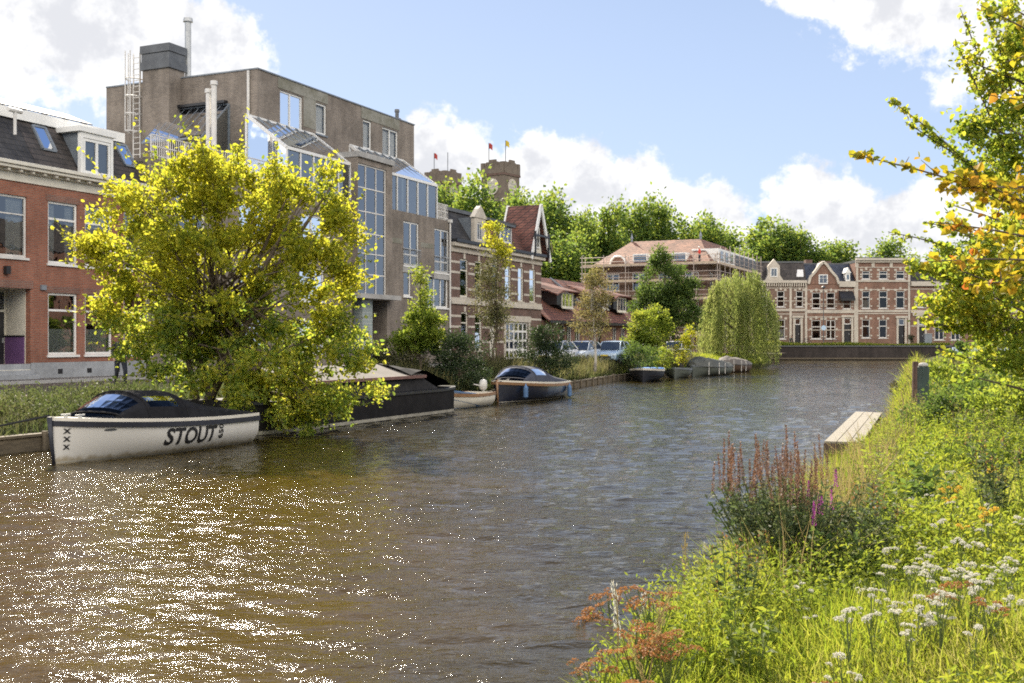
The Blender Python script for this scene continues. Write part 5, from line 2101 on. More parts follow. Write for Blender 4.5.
tr_.slab([(-2.2, -wb + .2, zb_ + .54), (-9.7, -wb + .2, zb_ + .54), (-9.7, 0, zb_ + .92), (-3.0, 0, zb_ + .92)], (0, 0, .05))
tr_.slab([(-2.2, wb - .2, zb_ + .54), (-9.7, wb - .2, zb_ + .54), (-9.7, 0, zb_ + .92), (-3.0, 0, zb_ + .92)], (0, 0, .05))
tr_.build('hatch_roof', m['tarp'], bg)
ee = MB()
ee.bar((-2.2, -wb + .17, zb_ + .54), (-9.7, -wb + .17, zb_ + .54), .07, .1)
ee.build('hatch_edge', M('faded red paint', (.16, .085, .07), .7, .3, 4), bg)
tc_ = MB()
n = 8
for i in range(n):
    u0, u1 = i / n, (i + 1) / n
    f = lambda u, y: (-3.3 + 3.05 * u, y * (1 - .1 * u), zb_ + .985 - .84 * u ** 2.1 - .05 * math.sin(u * 9 + y * 3) - (.36 * abs(y) / wb) * (1 - u) ** 1.2)
    for k in range(6):
        ya, yb3 = -wb + .1 + k * (2 * wb - .2) / 6, -wb + .1 + (k + 1) * (2 * wb - .2) / 6
        tc_.poly([f(u0, ya), f(u1, ya), f(u1, yb3), f(u0, yb3)])
to = tc_.build('tarpaulin', m['canvas'], bg)
for p in to.data.polygons: p.use_smooth = True


def open_boat(loc, rz, L, B, h, hullm, label, group=None, inner='teak', motor=True, oars=False, liner=None, thwarts=2, outc='white', cat='rowing boat', name='open_boat', lowstripe=None):
    H = Hull(L, B, h * 1.18, h, h * 1.02, full=.5, tr=.8, rake=.1, draft=.2)
    o = empty(name, loc, rz, label, cat, group)
    H.mesh(transom=True).build('hull', m[hullm], o, smooth='auto')
    H.strip(-.10, .02, .035).build('gunwale', m[outc], o, smooth='auto')
    H.deck(-h * .62, .3, L - .04, .12).build('floor', m[inner], o)
    H.deck(.005, .02, L * .18, .02).build('fore_deck', m[outc], o)
    for k in range(thwarts):
        x = L * (.4 + .3 * k)
        MB().box(x - .12, x + .12, -H.half(x) + .05, H.half(x) - .05, H.sheer(x) - .18, H.sheer(x) - .14).build('thwart', m['wood'], o)
    if liner:
        H.deck(.05, L * .22, L * .97, .07).build('cover', m[liner], o)
    if motor:
        mb = MB()
        z = H.sheer(L)
        mb.lathe([(.09, -.05), (.15, .03), (.16, .22), (.12, .34), (.03, .38)], (L + .12, 0, z + .1), 12)
        mb.tube([(L + .14, 0, z + .1), (L + .16, 0, -.3)], .05, 8)
        mb.tube([(L + .0, 0, z + .2), (L - .5, .1, z + .3)], .022, 6)
        mb.build('outboard_motor', m['offwhite' if motor == 'w' else 'darkmetal'], o, smooth='auto')
    if oars:
        for s_ in (-1, 1):
            mb = MB()
            mb.tube([(L * .8, s_ * .1, h * .9), (-.35, s_ * .3 * B, h * 1.45)], .03, 7)
            mb.slab([(-.3, s_ * .3 * B - .07, h * 1.44), (-.85, s_ * .33 * B - .08, h * 1.6), (-.85, s_ * .33 * B + .08, h * 1.6), (-.3, s_ * .3 * B + .07, h * 1.44)], (0, 0, .02))
            mb.build('oar', m['dingblue'], o)
    if lowstripe:
        mb = MB()
        for sd in (-1, 1):
            vs = []
            for i in range(31):
                x = .03 + (L - .03) * i / 30
                k = max(.05, 1 - x / L * 1.4)
                vs += [H.surf(x, .02, sd, .005), H.surf(x, .02 + (H.sheer(x) - .14) * k, sd, .005)]
            mb.add(vs, [(2 * i, 2 * i + 1, 2 * i + 3, 2 * i + 2) for i in range(30)])
        mb.build('painted_side', m[lowstripe], o)
    return o


dl = sw(4.2, 14.0)
open_boat((dl[0], dl[1], 0), boat_rot(SD[0], SD[1]), 3.7, 1.5, .52, 'gunwale', 'small cream dinghy with blue painted bow and outboard motor, between the barge and navy launch', motor='w', oars=True, lowstripe='dingblue', outc='teak', cat='dinghy', name='dinghy')
bl = W(640, 380, 69.5)
ang = R(78)
open_boat((8.0, 67.5, 0), ang, 6.2, 2.2, .72, 'bluehull', 'dark open boat with bright blue liner, moored by the timber revetment', motor=False, liner='bluetarp', outc='gunwale', thwarts=1)
bl = W(677, 378, 76)
o = open_boat((bl[0] - .4, 74.5, 0), R(76), 4.6, 1.9, .62, 'greyhull', 'small grey open boat with outboard motor, between the blue lined boat and covered boat', motor=True, inner='wood', outc='zinc', thwarts=3)


def covered_boat(px, Y, L, B, hgt, label, rz, hm='greyhull', cm_='greencanvas'):
    p = W(px, 372, Y)
    H = Hull(L, B, .8, .68, .68, full=.45, tr=.85, rake=.15, draft=.25)
    o = empty('covered_boat', (p[0], Y, 0), rz, label, 'covered boat', None)
    H.mesh().build('hull', m[hm], o, smooth='auto')
    H.strip(-.1, .02, .04).build('gunwale', m['zinc'], o, smooth='auto')
    n, k = 18, 8
    mb = MB()
    rg = random.Random(px)
    jit = [[rg.uniform(-.035, .035) for _ in range(k + 1)] for _ in range(n + 1)]

    def q(i, j):
        u, v = i / n, j / k
        x = .1 + (L - .12) * u
        w_ = H.half(x) + .07
        ridge = hgt * (min(1, .35 + u * 3.2) if u < .25 else 1 - .55 * ((u - .25) / .75) ** 1.6)
        tent = 1 - abs(2 * v - 1) ** 1.5
        z = H.sheer(x) + .03 + ridge * (.42 + .58 * tent) + jit[i][j] - .05 * math.sin(u * 19) * tent
        if j in (0, k):
            z = H.sheer(x) - .06 + jit[i][j]
        return (x, (-1 + 2 * v) * w_ * (1 if j in (0, k) else .93), z)
    for i in range(n):
        for j in range(k):
            mb.poly([q(i, j), q(i + 1, j), q(i + 1, j + 1), q(i, j + 1)])
    mb.poly([q(n, j) for j in range(k + 1)])
    mb.poly([q(0, j) for j in range(k + 1)])
    mb.build('cover', m[cm_], o, smooth='auto')
    pp = MB()
    for i in (3, 7, 11):
        x = .15 + (L - .2) * i / n
        pp.tube([(x, -H.half(x) - .02, .1), (x, -H.half(x) - .02, H.sheer(x) + .25)], .03, 6)
    pp.build('cover_strap', m['offwhite'], o)
    return o


m['greencanvas'] = M('grey green boat cover', (.085, .09, .08), .85, .35, 1.2, .3, 9)
covered_boat(692, 79, 6.2, 2.3, .62, 'dark green grey covered boat, left of the willow and the smaller covered boat', R(60))
covered_boat(721, 88, 5.0, 1.9, .55, 'smaller brown boat under a bleached cover, moored nearest the willow', R(58), 'darkwood', 'tarp')
# mooring rope from the white launch to the bank
p0 = Vector((white_loc[0] - .02, white_loc[1] - .02, 1.0))
q_ = sw(-19.5, 12.9)
p1 = Vector((q_[0], q_[1], .72))
mb = MB()
mb.tube([p0.lerp(p1, u) - Vector((0, 0, .22 * math.sin(u * math.pi))) for u in np.linspace(0, 1, 12)], .022, 6)
tag(mb.build('mooring_rope', m['rope']), 'black mooring rope slung from the white launch to the left bank', 'rope')
# timber edging of the left bank
tr = empty('timber_revetment', sw(0, 12.6), SROT, 'low weathered timber revetment along the left bank of the canal', 'revetment', org=(0, -12.6, 0))
rv, rp_ = MB(), MB()
tt = np.linspace(-26, 58, 85)
for a, b in zip(tt[:-1], tt[1:]):
    na, nb_ = left_edge(a) + .10, left_edge(b) + .10
    rv.bar((a, -na, .08), (b, -nb_, .08), .05, .5)
    rv.bar((a, -na + .06, .36), (b, -nb_ + .06, .36), .26, .06)
for a in np.linspace(-26, 58, 57):
    n_ = left_edge(a) + .18
    MB().tube([(a, -n_, -.6), (a, -n_, .43 + .05 * math.sin(a * 3))], .07, 7).build('post', m['wood'], tr)
rv.build('waling', m['wood'], tr)
# floating plank raft under the launch's bow
rf_ = empty('plank_raft', sw(-19.5, 13.1), SROT, 'low wooden plank ledge at the water edge left of the white launch', 'ledge', org=(-19.5, -13.1, 0))
for k in range(3):
    MB().box(-23.5, -15.4, -13.75 + k * .3, -13.48 + k * .3, .2, .26).build('plank', m['wood'], rf_)
MB().box(-23.5, -15.4, -13.8, -13.755, -.1, .25).build('edge_beam', m['darkwood'], rf_)

# ================================================================== jetty on the right bank
jx, jy = W(823.5, 441, 24.3)[:2]
jd = (math.sin(R(20.8)), math.cos(R(20.8)))
jt = empty('jetty', (jx, jy, .3), R(90 - 20.8), 'silvery plank jetty jutting from the reeds on the right bank', 'jetty', org=(0, 0, .3))
for k in range(3):
    MB().box(0, 11.0 - .1 * (k % 3), -.02 - k * .27 - .25, -.02 - k * .27, .255, .30).build('plank', m['deck'], jt)
jb = MB()
jb.box(-.0, .12, -.84, 0, .02, .252)
jb.build('end_beam', m['darkwood'], jt)
jb = MB()
jb.box(.13, 11, -.10, -.02, .05, .252)
jb.build('side_beam', m['darkwood'], jt)
for k in range(4):
    MB().tube([(.4 + k * 3.2, -.16, -.9), (.4 + k * 3.2, -.16, .25)], .09, 8).build('pile', m['darkwood'], jt)
    MB().tube([(.4 + k * 3.2, -.72, -.9), (.4 + k * 3.2, -.72, .25)], .09, 8).build('pile', m['darkwood'], jt)
# two mooring posts
px_, py_, _ = W(923.3, 380, 27)
zt_ = EYE + (HZ - 366.5) / F_PX * 27
po = empty('mooring_post', (px_, py_, .2), R(20), 'dark green timber mooring post with pale worn cap, in the grass on the right', 'post', org=(px_, py_, .2))
MB().box(px_ - .105, px_ + .105, py_ - .105, py_ + .105, .2, zt_).build('shaft', M('dark green tarred wood', (.035, .06, .05), .7, .4, 4, .3, stretch=(1, 1, .2)), po, bevel=.015)
MB().lathe([(.112, 0), (.118, .03), (.10, .075), (.05, .09)], (px_, py_, zt_ + .002), 12).build('cap', m['concrete'], po, smooth=True)
px_, py_, _ = W(915, 380, 30)
zt_ = EYE + (HZ - 361.5) / F_PX * 30
po = MB()
po.tube([(px_, py_, .1), (px_ + .015, py_, zt_ - .05), (px_ + .015, py_, zt_)], [.10, .085, .07], 9)
tag(po.build('mooring_post', M('rusty brown post', (.075, .042, .03), .85, .35, 5, .3), None, smooth='auto'), 'thinner rusty brown mooring post beside the dark green one', 'post')

# ================================================================== cars
m['tyre'] = M('tyre rubber', (.02, .02, .02), .85, .2)
m['carglass'] = M('dark car glass', (.02, .025, .03), .08, .1, spec=1.0)
m['lens'] = M('headlamp lens', (.6, .62, .65), .12, .05, spec=.9)
paints = {k: M(k + ' car paint', c_, .3, .03, 1, coat=.8) for k, c_ in (('silver', (.42, .46, .50)), ('ice blue', (.36, .46, .55)), ('white', (.70, .70, .70)), ('dark blue', (.05, .07, .11)))}


def make_car(label, paint):
    """front faces -y at the origin"""
    r_ = empty('parked_car', (0, 0, 0), 0, label, 'car', 'cars parked along the street')
    L, w2 = 4.2, .87
    # body lofted from cross sections along y: (y, half width, z bottom, z shoulder)
    secs = [(-2.10, .62, .38, .60), (-2.02, .78, .28, .70), (-1.7, .85, .22, .78), (-1.0, .87, .2, .90), (-.2, .88, .2, .95), (.9, .88, .2, .97), (1.7, .86, .22, .98), (2.02, .80, .28, .92), (2.10, .68, .40, .8)]
    b = MB()
    vs, fs = [], []
    for y, w_, z0_, z1_ in secs:
        for (x, z) in ((-w_ * .9, z0_), (-w_, z0_ + .18), (-w_, z1_ - .12), (-w_ * .90, z1_), (w_ * .90, z1_), (w_, z1_ - .12), (w_, z0_ + .18), (w_ * .9, z0_)):
            vs.append((x, y, z))
    for i in range(len(secs) - 1):
        for j in range(8):
            j2 = (j + 1) % 8
            fs.append((i * 8 + j, i * 8 + j2, i * 8 + 8 + j2, i * 8 + 8 + j))
    fs += [tuple(range(8)), tuple(8 * (len(secs) - 1) + k for k in range(8))]
    b.add(vs, fs)
    # cabin roof and pillars
    cab = [(-1.05, .76, .92), (-.35, .64, 1.42), (.3, .63, 1.48), (1.1, .63, 1.44), (1.85, .72, .97)]
    b.slab([(-.64, -.35, 1.42), (.64, -.35, 1.42), (.63, .3, 1.48), (.63, 1.1, 1.44), (-.63, 1.1, 1.44), (-.63, .3, 1.48)], (0, 0, .035))
    for s_ in (-1, 1):
        b.bar((s_ * .76, -1.05, .90), (s_ * .64, -.35, 1.43), .06, .07)
        b.bar((s_ * .80, .35, .93), (s_ * .64, .3, 1.46), .08, .05)
        b.bar((s_ * .76, 1.85, .95), (s_ * .63, 1.1, 1.43), .12, .08)
    b.build('body', paint, r_, bevel=.03, seg=2, smooth='auto')
    MB().poly([(-.74, -1.03, .93), (.74, -1.03, .93), (.63, -.36, 1.42), (-.63, -.36, 1.42)]).build('windscreen', m['carglass'], r_)
    MB().poly([(-.74, 1.84, .97), (.74, 1.84, .97), (.62, 1.12, 1.43), (-.62, 1.12, 1.43)]).build('rear_window', m['carglass'], r_)
    for s_ in (-1, 1):
        MB().poly([(s_ * .79, -.98, .93), (s_ * .79, 1.75, .97), (s_ * .64, 1.08, 1.43), (s_ * .64, -.34, 1.42)]).build('side_window', m['carglass'], r_)
        MB().add([(s_ * .45, -2.075, .58), (s_ * .74, -1.99, .58), (s_ * .76, -1.96, .70), (s_ * .47, -2.06, .69), (s_ * .45, -1.9, .58), (s_ * .74, -1.85, .58), (s_ * .76, -1.83, .70), (s_ * .47, -1.9, .69)],
                 [(0, 1, 2, 3), (4, 5, 6, 7), (0, 1, 5, 4), (1, 2, 6, 5), (2, 3, 7, 6), (3, 0, 4, 7)]).build('headlight', m['lens'], r_)
        mi = MB().box(s_ * .9, s_ * 1.03, -.92, -.78, .95, 1.09)
        mi.build('wing_mirror', paint, r_, bevel=.02)
        for y in (-1.3, 1.3):
            wv = MB()
            pts = [(.0, .0)]
            wv.tube([(s_ * .70, y, .31), (s_ * .875, y, .31)], .31, 18)
            wo = wv.build('wheel', m['tyre'], r_)
            MB().tube([(s_ * .87, y, .31), (s_ * .89, y, .31)], .2, 14).build('rim', m['steel'], wo)
    MB().box(-.45, .45, -2.115, -2.05, .36, .50).build('grille', m['black'], r_)
    MB().box(-.26, .26, -2.13, -2.118, .50, .60).build('number_plate', M('yellow plate', (.6, .45, .05), .5), r_)
    return r_


car0 = make_car('silver car with dark windscreen parked facing the camera, behind the thin birch', paints['silver'])
spots = [(car0, 582.5, 72.5, None, None), (None, 613, 74, 'ice blue', 'ice blue car parked beside the silver one, right of the thin birch'),
         (None, 556, 70, 'white', 'white car parked left of the silver one, half hidden by the dark bush'),
         (None, 632, 80, 'dark blue', 'dark blue car parked behind the ice blue one, mostly screened by shrubs'),
         (None, 676, 92, 'white', 'white car parked behind the yellow green saplings near the willow')]


def car_rot(): return SROT - math.pi / 2


for base, px, Y, pk, lab in spots:
    if base is None:
        c = car0.copy(); col.objects.link(c); c['label'] = lab
        for ch in list(car0.children):
            k = ch.copy(); col.objects.link(k); k.parent = c
            for g in ch.children:
                kk = g.copy(); col.objects.link(kk); kk.parent = k
            if ch.name.split('.')[0] in ('body', 'wing_mirror'):
                k.material_slots[0].link = 'OBJECT'
                k.material_slots[0].material = paints[pk]
    else:
        c = base
    c.location = ((px - 512) / F_PX * Y, Y, 1.04)
    c.rotation_euler = (0, 0, -TH + (.06 if px == 613 else 0))

# ================================================================== people
m['skin'] = M('skin', (.48, .30, .22), .6, .08)
m['trouser'] = M('dark trousers', (.025, .028, .04), .9, .2)
m['jacketdark'] = M('dark olive jacket', (.05, .055, .045), .9, .2)
m['hivis'] = M('red work jacket', (.55, .045, .03), .8, .1)
m['hairdark'] = M('dark hair', (.03, .022, .016), .9, .3, 20)
m['shoe'] = M('black shoe', (.015, .015, .015), .6, .1)
m['helmet'] = M('white helmet', (.7, .7, .68), .4, .05)


def person(label, loc, rz, jacket, pose='walk', helmet=False, scale=1.0):
    o = empty('person', loc, rz, label, 'person')
    # joints (x right, y forward, z up)
    if pose == 'walk':
        J = dict(pel=(0, 0, .94), ch=(0, .03, 1.25), nk=(0, .02, 1.47), hd0=(0, .04, 1.57), hd1=(0, .05, 1.68), hd2=(0, .04, 1.76),
                 hl=(-.10, 0, .90), kl=(-.11, .20, .50), al=(-.11, .12, .09), tl=(-.12, .30, .045),
                 hr=(.10, 0, .90), kr=(.11, .0, .49), ar=(.11, -.24, .13), tr=(.12, -.08, .04),
                 sl=(-.19, .02, 1.42), el=(-.25, -.09, 1.15), wl=(-.24, -.02, .90), fl=(-.23, .03, .80),
                 sr=(.19, .02, 1.42), er=(.25, .02, 1.14), wr=(.23, .18, .93), fr=(.22, .25, .85))
    elif pose == 'stand':
        J = dict(pel=(0, 0, .94), ch=(0, .03, 1.25), nk=(0, .03, 1.47), hd0=(0, .06, 1.57), hd1=(0, .08, 1.68), hd2=(0, .06, 1.76),
                 hl=(-.10, 0, .90), kl=(-.13, .03, .49), al=(-.14, 0, .09), tl=(-.16, .17, .04),
                 hr=(.10, 0, .90), kr=(.12, .05, .49), ar=(.13, 0, .09), tr=(.15, .17, .04),
                 sl=(-.19, .02, 1.42), el=(-.27, .08, 1.16), wl=(-.16, .30, 1.10), fl=(-.10, .38, 1.10),
                 sr=(.19, .02, 1.42), er=(.26, .06, 1.15), wr=(.18, .30, 1.12), fr=(.12, .38, 1.14))
    else:  # seated
        J = dict(pel=(0, 0, .50), ch=(0, .05, .82), nk=(0, .08, 1.04), hd0=(0, .11, 1.14), hd1=(0, .14, 1.25), hd2=(0, .12, 1.33),
                 hl=(-.10, .03, .49), kl=(-.13, .46, .50), al=(-.13, .44, .09), tl=(-.14, .62, .04),
                 hr=(.10, .03, .49), kr=(.13, .46, .50), ar=(.13, .44, .09), tr=(.14, .62, .04),
                 sl=(-.19, .06, .99), el=(-.25, .12, .74), wl=(-.15, .34, .62), fl=(-.11, .42, .60),
                 sr=(.19, .06, .99), er=(.25, .12, .74), wr=(.15, .34, .62), fr=(.11, .42, .60))
    rad = dict(pel=.15, ch=.165, nk=.062, hd0=.075, hd1=.098, hd2=.06, hl=.10, kl=.068, al=.048, tl=.035, hr=.10, kr=.068, ar=.048, tr=.035,
               sl=.075, el=.05, wl=.034, fl=.026, sr=.075, er=.05, wr=.034, fr=.026)
    E = [('pel', 'ch'), ('ch', 'nk'), ('nk', 'hd0'), ('hd0', 'hd1'), ('hd1', 'hd2'), ('pel', 'hl'), ('hl', 'kl'), ('kl', 'al'), ('al', 'tl'),
         ('pel', 'hr'), ('hr', 'kr'), ('kr', 'ar'), ('ar', 'tr'), ('ch', 'sl'), ('sl', 'el'), ('el', 'wl'), ('wl', 'fl'), ('ch', 'sr'), ('sr', 'er'), ('er', 'wr'), ('wr', 'fr')]
    names = list(J)
    me = bpy.data.meshes.new('body')
    me.from_pydata([J[k] for k in names], [(names.index(a), names.index(b)) for a, b in E], [])
    tmp = bpy.data.objects.new('body', me)
    col.objects.link(tmp)
    md = tmp.modifiers.new('skin', 'SKIN')
    sk = me.skin_vertices[0].data if me.skin_vertices else None
    if sk is None:
        bm = bmesh.new(); bm.from_mesh(me); bm.verts.layers.skin.verify(); bm.to_mesh(me); bm.free()
        sk = me.skin_vertices[0].data
    for i, k in enumerate(names):
        r_ = rad[k]
        sk[i].radius = (r_ * (1.0 if k not in ('ch', 'pel') else 1.15), r_ * (1.0 if k not in ('ch', 'pel') else .78))
        sk[i].use_root = (k == 'pel')
    sd_ = tmp.modifiers.new('sub', 'SUBSURF')
    sd_.levels = sd_.render_levels = 2
    dg = bpy.context.evaluated_depsgraph_get()
    m2 = bpy.data.meshes.new_from_object(tmp.evaluated_get(dg))
    bpy.data.objects.remove(tmp)
    m2.name = 'body'
    m2.materials.clear()
    for mm in (m['skin'], m['trouser'], m[jacket], m['shoe']):
        m2.materials.append(mm)
    hipz = J['pel'][2] + .02
    nkz = J['nk'][2] + .02
    for p in m2.polygons:
        c_ = p.center
        hand = min((Vector(J[k]) - c_).length for k in ('fl', 'fr', 'wl', 'wr')) < .075
        foot = c_.z < .12
        leg = (c_.z < hipz and min((Vector(J[k]) - c_).length for k in ('el', 'er', 'wl', 'wr', 'fl', 'fr')) > .16) if pose != 'sit' else (c_.z < .62 and c_.y > .12 or c_.z < .5) and min((Vector(J[k]) - c_).length for k in ('wl', 'wr', 'fl', 'fr', 'el', 'er')) > .11
        p.material_index = 3 if foot else 0 if (hand or c_.z > nkz) else 1 if leg else 2
        p.use_smooth = True
    b = bpy.data.objects.new('body', m2)
    col.objects.link(b)
    b.parent = o
    h1 = J['hd1']
    hr_ = MB()
    vs, fs = [], []
    nlat, nlon = 6, 12
    for i in range(nlat + 1):
        a = i / nlat * 1.75
        for k in range(nlon):
            t = 2 * math.pi * k / nlon
            back = -.35 if a > 1.2 and math.sin(t) > .2 else 0
            rr2 = .112
            vs.append((h1[0] + rr2 * .88 * math.sin(a) * math.cos(t), h1[1] - .012 + rr2 * math.sin(a) * math.sin(t), h1[2] + .02 + rr2 * math.cos(a if not back else min(a, 1.2)) * 1.0))
    for i in range(nlat):
        for k in range(nlon):
            k2 = (k + 1) % nlon
            fs.append((i * nlon + k, i * nlon + k2, (i + 1) * nlon + k2, (i + 1) * nlon + k))
    hr_.add(vs, fs)
    hr_.build('helmet' if helmet else 'hair', m['helmet' if helmet else 'hairdark'], o, smooth=True)
    fa = MB()
    fa.slab([(h1[0] - .015, h1[1] + .09, h1[2] - .03), (h1[0] + .015, h1[1] + .09, h1[2] - .03), (h1[0], h1[1] + .085, h1[2] + .02)], (0, .03, -.004))
    fa.build('nose', m['skin'], o)
    o.scale = (scale,) * 3
    return o


pp_ = W(120.5, 388, 34.0)
person('person in dark trousers walking along the street, half hidden by the yellow tree', (pp_[0], pp_[1], 1.04), R(-150), 'jacketdark', 'walk')
wp = sw(85 + 1.5, 3.15 + 1.15)
person('worker in red jacket standing on the top deck of the scaffolding', (sw(84.1, 2.6)[0], sw(84.1, 2.6)[1], 10.86), R(100), 'hivis', 'stand', helmet=True)
pf = W(791, 341, 153)
person('dark clothed person sitting on the far quay by the mauve house', (pf[0], pf[1], 1.96), R(200), 'jacketdark', 'sit')
bn_ = empty('bench', (pf[0], pf[1] + .05, 1.96), R(200), 'small dark bench under the person sitting on the far quay', 'bench')
MB().box(-.6, .6, -.2, .2, .36, .41).build('seat', m['wood'], bn_)
for x in (-.5, .45):
    MB().box(x, x + .06, -.16, .16, 0, .36).build('leg', m['darkmetal'], bn_)


def bicycle(label, loc, rz):
    o = empty('bicycle', loc, rz, label, 'bicycle')
    for x in (-.53, .53):
        w_ = MB()
        w_.tube([(x + .33 * math.cos(a), 0, .34 + .33 * math.sin(a)) for a in np.linspace(0, 2 * math.pi, 21)], .022, 6)
        wo = w_.build('wheel', m['tyre'], o)
        s_ = MB()
        for k in range(6):
            a = math.pi * k / 6
            s_.bar((x + .32 * math.cos(a), 0, .34 + .32 * math.sin(a)), (x - .32 * math.cos(a), 0, .34 - .32 * math.sin(a)), .008)
        s_.build('spokes', m['steel'], wo)
    f = MB()
    for p, q in (((-.53, 0, .34), (-.2, 0, .85)), ((-.53, 0, .34), (-.08, 0, .3)), ((-.08, 0, .3), (-.22, 0, .92)), ((-.08, 0, .3), (.38, 0, .8)), ((-.2, 0, .82), (.38, 0, .88)), ((.53, 0, .34), (.36, 0, 1.0))):
        f.tube([p, q], .025, 6)
    f.build('frame', m['black'], o)
    MB().box(-.36, -.1, -.08, .08, .93, .99).build('saddle', m['black'], o, bevel=.02)
    MB().tube([(.2, -.28, 1.05), (.36, -.22, 1.06), (.36, .22, 1.06), (.2, .28, 1.05)], .02, 6).build('handlebar', m['black'], o)
    return o


pf = W(806, 341, 153.5)
bicycle('black bicycle parked on the far quay in front of the mauve house doors', (pf[0], pf[1], 1.96), R(8))
pf = W(834, 341, 154)
bicycle('black bicycle parked on the far quay under the pointed gable', (pf[0], pf[1], 1.96), R(-6))
# ------------------------------------------------------------------ foliage
LM = {}
LM['yellow'] = leafmat('yellow autumn leaf', [(.07, .10, .010), (.16, .18, .012), (.29, .275, .014), (.27, .26, .016)], [(0.2, 0.28, 0.018), (0.45, 0.50, 0.022), (0.70, 0.65, 0.028), (0.62, 0.6, 0.028)], .6)
LM['poplar'] = leafmat('poplar leaf', [(.03, .06, .012), (.06, .105, .016), (.125, .155, .02)], [(0.144, 0.243, 0.028), (0.287, 0.398, 0.033), (0.53, 0.552, 0.039)], .52)
LM['dark'] = leafmat('dark shrub leaf', [(.018, .032, .012), (.035, .055, .016), (.055, .075, .02)], [(0.038, 0.068, 0.011), (0.068, 0.105, 0.015), (0.105, 0.15, 0.022)], .32)
LM['mid'] = leafmat('green leaf', [(.035, .065, .012), (.06, .10, .016), (.09, .13, .02)], [(0.108, 0.18, 0.018), (0.18, 0.27, 0.026), (0.27, 0.342, 0.031)], .45)
LM['bright'] = leafmat('bright green leaf', [(.08, .13, .012), (.13, .18, .016), (.20, .22, .02)], [(0.273, 0.39, 0.025), (0.41, 0.488, 0.029), (0.537, 0.527, 0.039)], .5)
LM['birch'] = leafmat('thin birch leaf', [(.09, .085, .025), (.15, .13, .03), (.20, .15, .04)], [(0.216, 0.216, 0.046), (0.324, 0.288, 0.054), (0.396, 0.306, 0.064)], .45)
LM['willow'] = leafmat('willow leaf', [(.08, .11, .022), (.14, .17, .03), (.19, .20, .05)], [(0.256, 0.35, 0.047), (0.42, 0.489, 0.07), (0.559, 0.559, 0.106)], .5)
LM['right'] = leafmat('hazel leaf', [(.04, .075, .010), (.08, .12, .012), (.14, .165, .014), (.24, .21, .012)], [(0.211, 0.352, 0.023), (0.421, 0.538, 0.03), (0.655, 0.655, 0.035), (0.842, 0.655, 0.023)], .5)
LM['autumn'] = leafmat('yellow and orange leaf', [(.07, .11, .010), (.15, .17, .010), (.24, .25, .010), (.33, .28, .010), (.34, .24, .012), (.33, .12, .012)], [(0.18, 0.27, 0.015), (0.338, 0.375, 0.015), (0.51, 0.45, 0.015), (0.6, 0.45, 0.015), (0.6, 0.33, 0.015), (0.45, 0.068, 0.015)], .5)
LM['grass'] = leafmat('bank grass blade', [(.07, .11, .010), (.12, .165, .012), (.17, .20, .016), (.24, .21, .05)], [(0.246, 0.369, 0.016), (0.389, 0.491, 0.021), (0.533, 0.552, 0.03), (0.512, 0.45, 0.103)], .48)
LM['herb'] = leafmat('bank herb leaf', [(.05, .085, .012), (.10, .14, .014), (.17, .19, .018)], [(0.187, 0.29, 0.018), (0.374, 0.45, 0.023), (0.524, 0.524, 0.029)], .48)
LM['dark2'] = leafmat('loosestrife leaf', [(.03, .05, .018), (.06, .085, .025), (.11, .10, .04)], [(0.078, 0.137, 0.029), (0.166, 0.215, 0.039), (0.254, 0.234, 0.069)], .4)
LM['straw'] = leafmat('dry grass stalk', [(.26, .18, .07), (.34, .26, .11), (.22, .19, .06)], [(0.3, 0.225, 0.09), (0.375, 0.3, 0.12), (0.225, 0.225, 0.06)], .35)
LM['olive'] = leafmat('olive bank grass', [(.05, .06, .014), (.085, .085, .02), (.13, .11, .035)], [(0.13, 0.158, 0.025), (0.198, 0.198, 0.04), (0.277, 0.238, 0.07)], .42)
LM['unturned'] = leafmat('still green leaf', [(.035, .06, .010), (.07, .10, .012), (.14, .15, .014), (.25, .22, .016)], [(0.223, 0.381, 0.034), (0.447, 0.603, 0.045), (0.804, 0.848, 0.055), (1.228, 1.071, 0.066)], .45)
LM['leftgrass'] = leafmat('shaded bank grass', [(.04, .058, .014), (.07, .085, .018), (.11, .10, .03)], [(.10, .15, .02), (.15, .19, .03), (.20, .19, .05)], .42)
LM['stemg'] = M('green plant stem', (.09, .12, .03), .7, .2, 6)
LM['rust'] = leafmat('rust brown seed head', [(.20, .085, .03), (.30, .14, .05), (.36, .19, .07)], [(.35, .14, .04), (.45, .2, .06), (.5, .28, .1)], .35)
LM['spike'] = leafmat('brown seed spike', [(.10, .06, .04), (.15, .09, .058), (.2, .13, .085)], [(.2, .09, .05), (.26, .13, .08), (.3, .17, .1)], .3)
LM['magenta'] = leafmat('magenta flower', [(.34, .05, .26), (.42, .08, .34)], [(.55, .1, .42), (.6, .14, .5)], .35)
LM['whitefl'] = leafmat('white flower', [(.46, .44, .34), (.58, .56, .48), (.50, .44, .33)], [(.6, .6, .52), (.7, .7, .6), (.6, .55, .45)], .3)
LM['yellowfl'] = leafmat('yellow flower', [(.62, .40, .02), (.68, .46, .03)], [(.7, .45, .03), (.75, .5, .04)], .35)


def vnoise(x, y, s, seed):
    r_ = np.random.default_rng(seed)
    v = 0
    for k in range(7):
        a = r_.uniform(0, 6.28)
        f = s * r_.uniform(.6, 1.9)
        v = v + np.sin((x * math.cos(a) + y * math.sin(a)) * f + r_.uniform(0, 6.28))
    return v / 7 * 1.7


def unit(v):
    return v / np.maximum(1e-9, np.linalg.norm(v, axis=1, keepdims=True))


